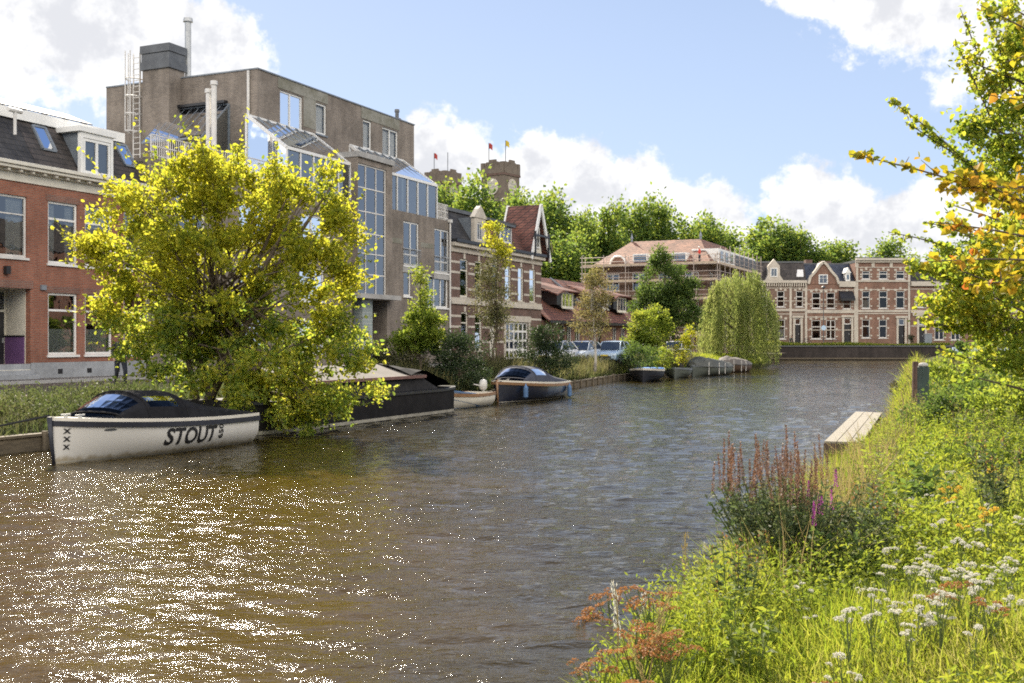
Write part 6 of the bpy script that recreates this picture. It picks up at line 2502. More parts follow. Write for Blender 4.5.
def leaf_geo(C, size, rg, aspect=.55, axis=None, jit=.9, fold=.16, flat=0.0):
    """rhombic folded leaves at centres C; axis biases where they point, flat biases them to lie level"""
    n = len(C)
    a = rg.normal(size=(n, 3))
    if axis is not None:
        a = unit(a) * jit + axis
    a = unit(a)
    r_ = rg.normal(size=(n, 3))
    if flat:
        r_[:, 2] += flat * 2.2
    nrm = unit(r_ - a * np.sum(r_ * a, 1, keepdims=True))
    b = np.cross(nrm, a)
    L = (np.asarray(size) * rg.uniform(.65, 1.25, n))[:, None]
    w_ = L * aspect
    v = np.empty((n, 4, 3), dtype=np.float32)
    v[:, 0] = C - a * L * .5
    v[:, 1] = C + b * w_ * .5 + nrm * L * fold
    v[:, 2] = C + a * L * .5
    v[:, 3] = C - b * w_ * .5 + nrm * L * fold
    return v.reshape(-1, 3)


def oval_geo(C, size, rg, **k):
    """rounder leaf: two folded halves along the midrib, six corners each leaf"""
    v = leaf_geo(C, size, rg, **k).reshape(-1, 4, 3)
    b, l, t, r_ = v[:, 0], v[:, 1], v[:, 2], v[:, 3]
    mid = (b + t) / 2
    o = np.empty((len(v), 6, 3), dtype=np.float32)
    ax = t - b
    o[:, 0] = b
    o[:, 1] = l - ax * .20
    o[:, 2] = mid + (l - mid) * .78 + ax * .22
    o[:, 3] = t
    o[:, 4] = mid + (r_ - mid) * .78 + ax * .22
    o[:, 5] = r_ - ax * .20
    return o.reshape(-1, 3)


def oval_quads(n):
    q = np.arange(n, dtype=np.int32)[:, None] * 6
    return np.stack([q + np.array([[0, 1, 2, 3]]), q + np.array([[0, 3, 4, 5]])], 1).reshape(-1, 4)


def quads_of(n):
    return np.arange(n * 4, dtype=np.int32).reshape(-1, 4)


def leaves(name, C, size, mat, parent, rg, oval=False, **k):
    if oval:
        V = oval_geo(np.asarray(C), size, rg, **k)
        return np_mesh(name, V, oval_quads(len(V) // 6), mat, parent)
    V = leaf_geo(np.asarray(C), size, rg, **k)
    return np_mesh(name, V, quads_of(len(V) // 4), mat, parent)


def crown_points(rg, ell, K, clump_r, n, shell=.55, flatten=.75):
    """clump centres inside a set of ellipsoids (x,y,z,rx,ry,rz) and leaf centres about them"""
    ell = np.array(ell, float)
    vol = ell[:, 3] * ell[:, 4] * ell[:, 5]
    w_ = vol ** .75
    pick = rg.choice(len(ell), K, p=w_ / w_.sum())
    d = unit(rg.normal(size=(K, 3)))
    r_ = (shell ** 3 + (1 - shell ** 3) * rg.random(K)) ** (1 / 3) * rg.uniform(.86, 1.08, K)
    cc = ell[pick, :3] + d * r_[:, None] * ell[pick, 3:]
    cr = clump_r * rg.uniform(.55, 1.35, K)
    wt = cr ** 2
    idx = rg.choice(K, n, p=wt / wt.sum())
    off = rg.normal(size=(n, 3)) * .52
    off[:, 2] *= flatten
    out = cc[idx] + off * cr[idx][:, None]
    dirs = unit(d[idx] + off * .8 + np.array([0, 0, .15]))
    return cc, out, dirs


def limb_mesh(rg, base, top, r0, targets, mat, parent, name='trunk', sag=.12, lean=(0, 0)):
    mb = MB()
    base, top = Vector(base), Vector(top)
    n = 7
    pts, rs = [], []
    for i in range(n + 1):
        u = i / n
        p = base.lerp(top, u) + Vector((rg.normal() * .04 * (top - base).length * u * (1 - u), rg.normal() * .04 * (top - base).length * u * (1 - u), 0))
        pts.append(p); rs.append(r0 * (1.25 if i == 0 else 1) * (1 - .86 * u))
    mb.tube(pts, rs, 9)
    for t in targets:
        t = Vector(t)
        u = min(.93, max(.12, (t.z - base.z) / max(.1, (top.z - base.z)) * .62))
        k = u * n
        i = min(n - 1, int(k))
        s_ = pts[i].lerp(pts[i + 1], k - i)
        d = t - s_
        mid = s_ + d * .5 + Vector((0, 0, -sag * d.length * .5)) + Vector((rg.normal(), rg.normal(), rg.normal())) * .05 * d.length
        rr = r0 * (1 - .8 * u) * .42
        mb.tube([s_, s_.lerp(mid, .5) + Vector((0, 0, -.02 * d.length)), mid, mid.lerp(t, .55), t], [rr, rr * .8, rr * .55, rr * .33, rr * .12], 6)
    return mb.build(name, mat, parent, smooth=True, recalc=False)


def make_tree(name, label, base, top_h, ell, K, clump_r, n, leaf, mat, r0=.15, group=None, seed=1, cat='tree', bark='bark', limbs=26, shell=.5, aspect=.55, flatten=.75, flat=.25, jit=.8, sag=.12):
    rg = np.random.default_rng(seed)
    o = empty(name, base, 0, label, cat, group)
    cc, C, D = crown_points(rg, ell, K, clump_r, n, shell, flatten)
    leaves('crown', C, leaf, LM[mat] if isinstance(mat, str) else mat, o, rg, aspect=aspect, axis=D * .9, jit=jit, flat=flat)
    sel = cc[rg.choice(len(cc), min(limbs, len(cc)), replace=False)]
    limb_mesh(rg, (0, 0, -.15), (rg.normal() * .1, rg.normal() * .1, top_h), r0, sel, m[bark], o, sag=sag)
    return o


def tree_at(px, Y, gz):
    x = (px - 512) / F_PX * Y
    return (x, Y, gz)


# ---- the big yellow tree on the left bank, several stems, hanging to the water
rg = np.random.default_rng(11)
bx, by = tree_at(212, 30.2, .75)[:2]
yt = empty('yellow_tree', (bx, by, .75), 0, 'large bushy yellow leaved tree on the left bank between the white launch and the barge', 'tree')
kx = 30.2 / F_PX


def yl(px, py, dy=0.0):
    Yd = 30.2 + dy
    return ((px - 512) / F_PX * Yd - bx, dy, EYE + (HZ - py) / F_PX * Yd - .75)


ell = []
for px, py, r_, dy in ((200, 185, 48, .5), (165, 215, 62, 0), (245, 200, 60, .3), (300, 225, 58, 0), (325, 190, 30, -.4), (130, 260, 50, -.2), (215, 270, 85, .2), (300, 290, 62, -.3), (150, 310, 55, .4), (330, 270, 40, -.6),
                       (335, 350, 38, -.8), (280, 370, 58, -.9), (230, 340, 70, -.6), (170, 355, 42, -.3), (355, 395, 24, -.9), (262, 405, 34, -1.2), (110, 235, 28, -.3), (345, 235, 26, -.3), (310, 400, 30, -1.0), (362, 402, 15, -1.5), (335, 402, 20, -1.4), (352, 348, 26, -1.0), (295, 412, 26, -1.4), (165, 355, 38, .3), (205, 362, 44, .4), (132, 345, 24, .1)):
    x, y, z = yl(px, py, dy)
    ell.append((x, y, z, r_ * kx, r_ * kx * 1.0, r_ * kx * .9))
cc, C, D = crown_points(rg, ell, 430, .33, 47000, .45, .8)
# loose sprigs that break the outline
out = [c for c in cc[rg.choice(len(cc), 260, replace=False)]]
ctr = np.array([np.mean([e_[0] for e_ in ell]), 0, np.mean([e_[2] for e_ in ell])])
sp_pts = []
twig_lines = []
for c in out:
    d = c - ctr
    d = d / (np.linalg.norm(d) + 1e-6) * np.array([1, 1, .8]) + rg.normal(size=3) * .28 + np.array([0, 0, .25])
    L = rg.uniform(.5, 1.15)
    twig_lines.append((c - d * .25, c + d * L * .97))
    for u in np.linspace(.1, 1, 13):
        sp_pts.append(c + d * L * u + rg.normal(size=3) * .045)
C2 = np.array(sp_pts)
allC = np.concatenate([C, C2])
allD = np.concatenate([D, unit(rg.normal(size=(len(C2), 3)) + np.array([0, 0, .4]))])
# the lower, inner boughs have not turned yet
green = allC[:, 2] + .9 * vnoise(allC[:, 0], allC[:, 2], 1.3, 5) + .25 * rg.normal(size=len(allC)) < 2.5
leaves('crown', allC[~green], .132, LM['yellow'], yt, rg, oval=True, aspect=.6, axis=allD[~green] * .7, jit=.9, flat=.2)
leaves('low_boughs', allC[green], .128, LM['unturned'], yt, rg, oval=True, aspect=.6, axis=allD[green] * .7, jit=.9, flat=.2)
mb = MB()
for k in range(7):
    a = rg.uniform(0, 6.28)
    e_ = ell[rg.integers(len(ell))]
    b0 = Vector((rg.normal() * .22, rg.normal() * .15, -.4))
    t = Vector((e_[0] + rg.normal() * .3, e_[1] + rg.normal() * .3, e_[2] + e_[5] * .5))
    md = b0.lerp(t, .5) + Vector((0, 0, .5))
    mb.tube([b0, b0.lerp(md, .5), md, md.lerp(t, .5), t], [.13, .105, .08, .05, .02], 8)
mb.build('trunk', m['bark'], yt, smooth=True, recalc=False)
mb = MB()
for c in cc[rg.choice(len(cc), 110, replace=False)]:
    e_ = np.array([rg.normal() * .3, rg.normal() * .2, 1.2 + rg.random() * 2.2])
    md = (e_ + c) / 2 + np.array([0, 0, .25])
    mb.tube([e_, md, c], [.035, .022, .008], 5)
for p, q in twig_lines:
    mb.tube([p, q], [.011, .004], 4)
mb.build('branches', m['bark'], yt, smooth=True, recalc=False)


def shape(px0, px1, py0, py1, Y, gz):
    """crown extents in metres from the picture-measured extents of a real tree at distance Y"""
    rx = (px1 - px0) / 2 / F_PX * Y
    zt, zb_ = EYE + (HZ - py0) / F_PX * Y - gz, EYE + (HZ - py1) / F_PX * Y - gz
    return rx, zb_, zt


# young tree with a slim leader in front of the flats
Y = sw(st(420, 10.6), 10.6)[1]
make_tree('young_tree', 'slim young lime green tree with a thin leader in front of the taupe flats', tree_at(420, Y, .95), 5.0,
          [(0, 0, 1.85, 1.2, 1.1, .45), (.15, 0, 2.5, .85, .8, .4), (-.25, 0, 1.4, .9, .9, .35), (0.05, 0, 3.3, .36, .34, .7), (.02, 0, 4.4, .2, .2, .7)], 130, .26, 8500, .14, 'bright', .06, seed=3, limbs=20, shell=.3)
# airy tree with an orange yellow top
Y = sw(st(494, 10.4), 10.4)[1]
make_tree('slender_tree', 'slender olive tree with an orange yellow top in front of the banded house', tree_at(494, Y, 1.0), 7.4,
          [(0, 0, 5.1, .8, .8, 1.5), (-.1, 0, 3.6, 1.0, 1.0, 1.3), (.25, 0, 2.3, .8, .8, 1.0)], 120, .32, 5200, .11, 'olive', .08, seed=4, limbs=24, shell=.25)
rg = np.random.default_rng(40)
tp = bpy.data.objects['slender_tree']
cc, C, D = crown_points(rg, [(.05, 0, 6.6, .5, .5, 1.0), (.5, 0, 5.6, .5, .5, .5)], 26, .26, 1100, .2)
leaves('crown_top', C, .14, LM['yellow'], tp, rg, aspect=.6, axis=D)
# pale birch-like tree
Y = 64
make_tree('birch_tree', 'thin birch with sparse khaki leaves and pale trunk in front of the low houses', tree_at(595, Y, .9), 5.6,
          [(0, 0, 4.2, 1.1, 1.0, 1.2), (-.2, 0, 2.8, 1.2, 1.1, 1.1), (.1, 0, 5.3, .6, .6, .7)], 120, .34, 5600, .12, 'birch', .075, seed=5, bark='birchbark', limbs=26, shell=.3)
# dark bushes
Y = 46
make_tree('dark_bush', 'dark green bush on the bank behind the small cream dinghy', tree_at(459, Y, .55), 2.2,
          [(0, 0, 1.35, 1.25, 1.1, 1.1), (-.5, 0, 1.9, .7, .7, .7), (.55, 0, 1.6, .8, .8, .8), (.1, 0, .6, 1.4, 1.2, .7)], 150, .3, 8000, .11, 'dark', .07, seed=6, cat='bush', limbs=18, shell=.5)
Y = 55
make_tree('dark_bush', 'dark green conical bush on the bank behind the navy launch', tree_at(546, Y, .7), 2.6,
          [(0, 0, 1.3, 1.45, 1.2, 1.2), (-.1, 0, 2.2, .8, .8, .8), (.0, 0, .7, 1.6, 1.3, .8)], 160, .3, 9000, .11, 'dark', .07, seed=7, cat='bush', limbs=18, shell=.5)
Y = 49
make_tree('olive_bush', 'loose olive green bush behind the barge tarpaulin, left of the dark bush', tree_at(392, Y, .7), 1.8,
          [(0, 0, 1.0, 1.1, 1.0, .9), (-.9, 0, .8, .9, .8, .8), (.9, 0, .8, .8, .7, .7)], 110, .28, 4200, .13, 'olive', .05, seed=8, cat='bush', limbs=14)
# trees before the scaffold
Y = 86
make_tree('green_tree', 'upright mid green tree in front of the scaffolding', tree_at(664, Y, 1.0), 8.4,
          [(0, 0, 6.3, 1.9, 1.8, 2.2), (-.8, 0, 4.3, 1.9, 1.7, 2.0), (1.0, 0, 4.0, 2.0, 1.8, 2.2), (-.1, 0, 7.9, .9, .9, 1.0), (1.9, 0, 5.3, .8, .8, 1.2), (-1.9, 0, 4.9, .7, .7, 1.1)], 190, .5, 15000, .24, 'mid', .17, seed=9, limbs=30, shell=.45, aspect=.5)
Y = 80
make_tree('sapling', 'bright yellow green bushy sapling below the green tree', tree_at(652, Y, .9), 4.0,
          [(0, 0, 2.4, 1.6, 1.4, 1.6), (.6, 0, 3.6, .7, .7, 1.0), (-.8, 0, 2.6, .8, .8, 1.2), (-1.2, 0, 1.2, 1.2, 1.1, 1.0)], 130, .38, 8500, .18, 'bright', .08, seed=10, limbs=22, shell=.35)
make_tree('yellow_sapling', 'small bright yellow sapling behind the covered boat', tree_at(683, 79, .8), 2.0,
          [(0, 0, 1.2, .7, .7, 1.0), (.5, 0, 1.9, .5, .4, .8)], 40, .28, 1500, .15, 'yellow', .04, seed=12, limbs=10)
make_tree('round_shrub', 'dark green round shrub on the bank beside the parked cars', tree_at(640, 72, .7), 1.2,
          [(0, 0, .9, 1.3, 1.0, .9)], 60, .3, 2600, .13, 'mid', .05, seed=13, cat='bush', limbs=10)
make_tree('round_shrub', 'small bright shrub at the water edge behind the blue lined boat', tree_at(662, 74, .6), 1.0,
          [(0, 0, .8, .75, .7, .75)], 40, .25, 1500, .13, 'bright', .04, seed=14, cat='bush', limbs=8)
make_tree('potted_bush', 'dark clipped round bush on the far quay by the black door', ((911 - 512) / F_PX * 153, 153, 1.96), .7,
          [(0, 0, .75, .5, .5, .7)], 24, .25, 600, .14, 'dark', .04, seed=15, cat='bush', limbs=5)

# ---- weeping willow
rg = np.random.default_rng(21)
Y = 104
wx, wy, wz_ = tree_at(738, Y, .9)
wl = empty('willow_tree', (wx, wy, wz_), 0, 'weeping willow trailing to the water at the far end of the left bank', 'tree')
kx = Y / F_PX
V = []
C, D = [], []
ns = 760
tops = []
locks = []
for i in range(64):
    a = rg.uniform(0, 2 * math.pi)
    locks.append((a, math.sqrt(rg.uniform(.06, 1)), rg.normal() * .35, rg.uniform(-.5, .9)))
for i in range(ns):
    a0, rad0, dz0_, de0 = locks[rg.integers(len(locks))]
    a = a0 + rg.normal() * .085 / max(.3, rad0)
    rad = min(1.06, max(.02, rad0 + rg.normal() * .07))
    rx_ = 3.6
    x, y = rad * rx_ * math.cos(a), rad * 3.3 * math.sin(a)
    # lumpy dome
    zt = 7.9 * (1 - .36 * min(1.05, rad) ** 2.6) + .35 * math.sin(a * 3 + rad * 5) - .2 + rg.normal() * .15 + dz0_
    if x < -1.8: zt -= .5 * (-1.8 - x)
    tops.append((x, y, zt))
    zend = max(-.75, de0 * 1.6 + rg.uniform(-.6, .9)) if rad > .5 else zt - rg.uniform(1.0, 3.4)
    L = zt - zend
    n = int(L / .085)
    out_ = np.array([math.cos(a), math.sin(a), 0]) * rg.uniform(.15, .5)
    for k in range(n):
        u = k / n
        p = np.array([x, y, zt]) + out_ * (1 - (1 - u) ** 2) * .8 + np.array([0, 0, .35 * u * (1 - u) * 1.5]) - np.array([0, 0, L * u])
        C.append(p + rg.normal(size=3) * np.array([.07, .07, .05]))
        D.append((.12 * math.cos(a), .12 * math.sin(a), -1))
C, D = np.array(C), np.array(D)
leaves('crown', C, .25, LM['willow'], wl, rg, aspect=.26, axis=D * 1.5, jit=.55)
sel = [tops[i] for i in rg.choice(ns, 26, replace=False)]
limb_mesh(rg, (0, 0, -.2), (.1, 0, 5.6), .28, [(a, b, c - .25) for a, b, c in sel], m['bark'], wl, sag=-.25)

# ---- poplars and park trees beyond the houses: five grown once, then repeated
protos = []
for s_ in range(5):
    rg = np.random.default_rng(100 + s_)
    e_ = [(0, 0, 11, 3.4, 3.4, 6.5), (rg.normal() * .8, rg.normal(), 16, 2.4, 2.4, 4.2), (rg.normal() * 1.2, rg.normal(), 6.5, 3.6, 3.4, 3.6), (rg.normal() * 1.6, 0, 13, 2.2, 2.2, 3)]
    t = make_tree('poplar_tree', 'tall poplar', (0, 0, 0), 18, e_, 130, 1.25, 9500, .50, 'poplar', .32, 'poplar trees beyond the houses', seed=200 + s_, limbs=24, shell=.5, aspect=.7, flatten=1.1)
    protos.append(t)
poplars = [
    # px, top py, Y, label
    (432, 191, 205, 'sunlit poplar at the far left of the row, by the flats roof terrace'),
    (447, 189, 200, 'poplar standing in front of the farther church tower'),
    (466, 192, 195, 'poplar between the two church towers'),
    (483, 193, 190, 'poplar just left of the nearer church tower clock face'),
    (478, 205, 180, 'lower dark poplar behind the black mansard dormer'),
    (512, 204, 185, 'poplar right below the nearer church tower'),
    (527, 192, 200, 'poplar behind the steep red gable'),
    (545, 190, 200, 'tall dense poplar right of the steep red gable'),
    (559, 196, 190, 'dense poplar at the right flank of the steep gable'),
    (552, 235, 150, 'low bright tree above the low cottage roofs'),
    (578, 215, 180, 'bright poplar above the left low cottage'),
    (590, 203, 210, 'tall poplar above the gap left of the hip roof'),
    (604, 210, 185, 'poplar at the left edge of the hip roof'),
    (570, 240, 150, 'low lime green tree behind the cottage ridge'),
    (620, 197, 215, 'highest poplar above the left finial of the hip roof'),
    (634, 203, 215, 'poplar above the left half of the hip roof ridge'),
    (648, 200, 220, 'poplar above the middle of the hip roof ridge'),
    (662, 206, 220, 'poplar rising over the centre of the salmon roof'),
    (676, 211, 225, 'poplar above the right half of the hip roof ridge'),
    (690, 212, 225, 'poplar above the right finial of the hip roof'),
    (705, 217, 230, 'poplar just right of the hip roof ridge'),
    (721, 224, 230, 'poplar above the white roof extension'),
    (737, 229, 235, 'poplar above the right end of the scaffolding'),
    (733, 246, 190, 'lower tree behind the right end of the scaffolding'),
    (756, 228, 245, 'poplar right of the gap above the scaffolding'),
    (770, 226, 245, 'poplar above the carved stone dormer'),
    (785, 229, 245, 'poplar above the brown mansard'),
    (800, 233, 240, 'poplar above the slanted skylight'),
    (817, 240, 240, 'tree above the pointed white edged gable'),
    (834, 239, 245, 'tree above the blue slate roof'),
    (850, 243, 245, 'tree above the small white dormer spire'),
    (868, 243, 250, 'tree above the left end of the flat cornice'),
    (884, 243, 250, 'tree above the middle of the flat cornice'),
    (903, 250, 245, 'tree above the right end of the flat cornice'),
    (922, 252, 240, 'tree behind the house with white door surround'),
    (945, 248, 240, 'tree beyond the far row, left of the overhanging leaves'),
    (968, 246, 240, 'tree beyond the far row, screened by the hazel'),
    (992, 246, 240, 'tree beyond the far row, deep behind the hazel leaves'),
    (1015, 246, 240, 'tree beyond the far row at the right picture edge'),
]
rg = np.random.default_rng(5)
order = [0, 3, 1, 4, 2]
for i, (px, pt, Y, lab) in enumerate(poplars):
    pr_ = protos[order[i % 5]]
    if i < 5:
        o = pr_
    else:
        o = copy_tree(pr_, None, lambda x: x.children)
    zt = EYE + (HZ - pt + (9 if px < 535 else 5)) / F_PX * Y
    g_ = 1.0
    k = (zt - g_) / 21.2
    k *= rg.uniform(.90, 1.09)
    w_ = k * (.95 if pt < 225 else 1.2) * rg.uniform(.8, 1.25)
    o.location = ((px - 512) / F_PX * Y, Y, g_)
    o.scale = (w_, w_, k)
    o.rotation_euler = (0, 0, rg.uniform(0, 6.28))
    o['label'] = lab
# ------------------------------------------------------------------ right-hand trees
def branch_spray(px0, py0, Y0, px1, py1, Y1, n, droop, rg, spread=.18, twig=6):
    """points for leaves along a branch between two surveyed ends, plus the branch line"""
    a, b = np.array(W(px0, py0, Y0)), np.array(W(px1, py1, Y1))
    us = np.linspace(0, 1, 14)
    line = [a + (b - a) * u + np.array([0, 0, droop * math.sin(u * math.pi)]) for u in us]
    pts = []
    twigs = []
    for k in range(n):
        u = rg.random() ** .8
        i = min(12, int(u * 13))
        f = u * 13 - i
        p = line[i] * (1 - f) + line[i + 1] * f
        pts.append(p + rg.normal(size=3) * spread * (.35 + .65 * (1 - u)))
    for k in range(twig):
        u = rg.uniform(.15, .95)
        i = int(u * 13)
        d = rg.normal(size=3) * np.array([1, 1, .7])
        d /= np.linalg.norm(d)
        L = rg.uniform(.2, .5) * (1.2 - u)
        e_ = line[i] + d * L
        twigs.append((line[i], e_))
        for q in np.linspace(.2, 1, max(3, int(L / .05))):
            pts.append(line[i] * (1 - q) + e_ * q + rg.normal(size=3) * .03)
    return pts, line, twigs


rg = np.random.default_rng(31)
# green hazel: trunk out of frame to the right
Yh = 17.0
hx, hy = (1085 - 512) / F_PX * Yh, Yh
hzg = float(zr(hx, hy))
hz = empty('hazel_tree', (hx, hy, hzg), 0, 'leafy green hazel tree rising at the right edge, behind the yellow orange branches', 'tree')
ORG[hz.name] = (hx, hy, hzg)
ell = []
for px, py, r_, dy in ((1010, 90, 34, 0), (1000, 175, 42, .3), (1030, 60, 40, 0), (1045, 160, 60, 0), (985, 250, 50, 0), (1010, 300, 55, .4), (960, 285, 34, -.3), (955, 320, 26, -.2), (1050, 240, 70, 0.5), (1040, 330, 60, 0), (1000, 345, 34, 0), (965, 232, 26, .2), (1080, 120, 70, .5), (1090, 220, 90, 1), (1005, 45, 20, .2), (960, 345, 22, 0), (985, 380, 26, .2), (945, 300, 20, -.3), (950, 260, 18, -.2), (1000, 270, 50, -.3), (975, 305, 40, -.2), (990, 60, 24, 0), (985, 120, 28, .1), (1000, 18, 24, 0), (1015, 140, 40, .2), (970, 200, 24, -.1)):
    x, y, z = W(px, py, Yh + dy)
    ell.append((x, y, z, r_ * Yh / F_PX, r_ * Yh / F_PX, r_ * Yh / F_PX * .85))
cc, C, D = crown_points(rg, ell, 330, .21, 20000, .35, .8)
lines, tw = [], []
P2 = []
for (a, b, c_, d, n, dr, sp_) in ((1010, 210, 890, 100, 210, .12, .07), (1000, 190, 905, 122, 110, .05, .06), (1020, 120, 985, 0, 240, .0, .13), (1000, 110, 960, 8, 70, 0, .05), (1005, 150, 955, 40, 70, .02, .05), (1000, 250, 925, 222, 50, .05, .04), (985, 262, 888, 232, 50, .06, .03), (985, 300, 905, 262, 140, .05, .10), (975, 270, 908, 270, 110, .03, .08), (990, 330, 915, 318, 110, -.05, .08), (1000, 120, 1012, -20, 120, 0, .09), (1010, 360, 935, 350, 60, -.05, .08)):
    pts, ln, tg_ = branch_spray(a, b, Yh + .2, c_, d, Yh - .3, n, dr, rg, sp_, 9)
    P2 += pts; lines.append(ln); tw += tg_
P2 = np.array(P2)
allC = np.concatenate([C, P2])
leaves('crown', allC, .092, LM['right'], hz, rg, oval=True, aspect=.66, flat=.35)
mb = MB()
mb.tube([(hx, hy, hzg - .2), (hx - .1, hy, 3.2), (hx - .2, hy, 5.5), (hx - .3, hy, 8.5)], [.13, .11, .08, .03], 9)
for c in cc[rg.choice(len(cc), 70, replace=False)]:
    s_ = np.array([hx - .15, hy, min(7.5, max(1.4, c[2] - .8))])
    mb.tube([s_, (s_ + c) / 2 + np.array([0, 0, .08]), c], [.035, .022, .007], 5)
mb.build('trunk', m['bark'], hz, smooth=True, recalc=False)
mb = MB()
for ln in lines:
    mb.tube(ln, list(np.linspace(.022, .005, len(ln))), 5)
for p, q in tw:
    mb.tube([p, q], [.007, .003], 4)
mb.build('branches', m['bark'], hz, smooth=True, recalc=False)

# yellow and orange branches of a nearer tree
Ya = 10.0
axx, ayy = (1150 - 512) / F_PX * Ya, Ya
azg = float(zr(axx, ayy))
at_ = empty('autumn_tree', (axx, ayy, azg), 0, 'nearer tree reaching in from the right with big yellow and orange leaves', 'tree')
ORG[at_.name] = (axx, ayy, azg)
P2, lines, tw = [], [], []
for (a, b, c_, d, n, dr, sp_, t_) in ((1075, 235, 850, 154, 70, .10, .035, 9), (1075, 230, 945, 170, 40, .04, .08, 7), (1080, 190, 940, 190, 70, .03, .10, 7), (1080, 250, 935, 222, 50, .03, .10, 8), (1080, 265, 925, 262, 40, .04, .09, 6), (1085, 60, 980, 5, 30, .0, .07, 6), (1080, 275, 965, 285, 50, 0, .09, 5), (1080, 40, 1005, 62, 16, 0, .04, 3), (1085, 110, 990, 95, 22, 0, .06, 4)):
    pts, ln, tg_ = branch_spray(a, b, Ya + .3, c_, d, Ya - .2, n, dr, rg, sp_, t_)
    P2 += pts; lines.append(ln); tw += tg_
P2 = np.array(P2)
leaves('crown', P2, .095, LM['autumn'], at_, rg, oval=True, aspect=.72, flat=.5, fold=.2)
mb = MB()
mb.tube([(axx, ayy, azg - .2), (axx - .05, ayy, 2.6), (axx - .1, ayy, 4.6), (axx - .15, ayy, 6.5)], [.09, .08, .055, .02], 9)
for ln in lines:
    s_ = Vector((axx - .05, ayy, max(1.5, ln[0][2] - .3)))
    mb.tube([s_, ln[0]], [.03, .02], 6)
mb.build('trunk', m['bark'], at_, smooth=True, recalc=False)
mb = MB()
for ln in lines:
    mb.tube(ln, list(np.linspace(.016, .004, len(ln))), 5)
for p, q in tw:
    mb.tube([p, q], [.006, .0025], 4)
mb.build('branches', m['bark'], at_, smooth=True, recalc=False)

# shrubs on the right bank
for (px, Y, lab, el_, mat, n, lf, sd_) in (
    (965, 24, 'dark bramble bush on the right bank behind the mooring posts', [(0, 0, .55, 1.0, .9, .6), (.8, .2, .75, .9, .9, .7), (-.7, 0, .35, .6, .6, .45)], 'mid', 6500, .085, 51),
    (1015, 21, 'broad leafy bramble bush at the right edge under the hazel', [(0, 0, .5, .9, .8, .6), (.5, 0, .9, .8, .8, .7)], 'bright', 5000, .085, 52),
    (985, 36, 'rounded green thicket on the right bank farther along', [(0, 0, .9, 1.6, 1.3, 1.0), (1.6, .4, 1.2, 1.5, 1.2, 1.2), (-1.4, 0, .5, 1.0, .9, .7)], 'bright', 6500, .12, 53),
    (940, 44, 'low olive thicket at the water edge beyond the mooring posts', [(0, 0, .6, 1.3, 1.1, .8), (1.8, 0, .9, 1.5, 1.2, 1.0), (-1.2, 0, .3, .8, .7, .5)], 'olive', 5000, .13, 54),
    (1040, 60, 'far thicket along the right bank beneath the hazel boughs', [(0, 0, 1.3, 3.2, 2, 1.6), (-3.5, 0, .9, 2.4, 2, 1.1), (4, 0, 1.7, 3, 2, 2)], 'mid', 6000, .2, 55),
):
    x = (px - 512) / F_PX * Y
    make_tree('bank_shrub', lab, (x, Y, float(zr(x, Y)) - .05), .9, el_, 90, .24, n, lf, mat, .03, seed=sd_, cat='bush', limbs=16, shell=.45)


# ------------------------------------------------------------------ bank vegetation
def blades(name, X, Y, Z, H, Wd, rg, mat, lean=.45, kind='stuff', wind=(0, 0)):
    n = len(X)
    a = rg.uniform(0, 6.28, n)
    d = np.stack([np.cos(a), np.sin(a), np.zeros(n)], 1)
    ln = np.abs(rg.normal(.0, lean, n)) + .08
    b2 = rg.uniform(0, 6.28, n)
    sd = np.stack([np.cos(b2), np.sin(b2), np.zeros(n)], 1)
    P0 = np.stack([X, Y, Z - .03], 1)
    up_ = np.array([0, 0, 1.0])
    v = np.empty((n, 6, 3), dtype=np.float32)
    for j, (u, w_) in enumerate(((0, 1), (.55, .8), (1, .12))):
        c = P0 + up_ * (H * u * (1 - .28 * ln * u))[:, None] + d * (H * ln * u ** 1.8)[:, None] + np.array([wind[0], wind[1], 0]) * (H * u * u)[:, None]
        v[:, 2 * j] = c - sd * (Wd * w_ * .5)[:, None]
        v[:, 2 * j + 1] = c + sd * (Wd * w_ * .5)[:, None]
    q = np.arange(n)[:, None] * 6
    Q = np.concatenate([q + np.array([[0, 1, 3, 2]]), q + np.array([[2, 3, 5, 4]])], 1).reshape(-1, 4)
    o = np_mesh(name, v.reshape(-1, 3), Q, mat)
    if kind: o['kind'] = kind
    return o


JT = (math.sin(R(20.8)), math.cos(R(20.8)))


def off_jetty(x, y):
    """true away from the jetty and the strip of water before it"""
    jx0, jy0 = W(823.5, 441, 24.3)[:2]
    u = (x - jx0) * JT[0] + (y - jy0) * JT[1]
    v = (x - jx0) * JT[1] - (y - jy0) * JT[0]
    return ~((u > -.3) & (u < 10.5) & (v < .84 - .03 * u))


def sample_bank(rg, n, y0, y1, dmin=-.12, dmax=None, pw=2.0, margin=1.0):
    """random spots on the right bank, denser towards the camera"""
    u = rg.random(n)
    y = (y0 ** (1 - pw) + u * (y1 ** (1 - pw) - y0 ** (1 - pw))) ** (1 / (1 - pw))
    xe = right_edge(y) + dmin / .93
    xr_ = .4655 * y * 1.04 + margin
    if dmax: xr_ = np.minimum(xr_, xe + dmax)
    x = xe + rg.random(n) * np.maximum(.1, xr_ - xe)
    k_ = off_jetty(x, y)
    return x[k_], y[k_]


rg = np.random.default_rng(61)
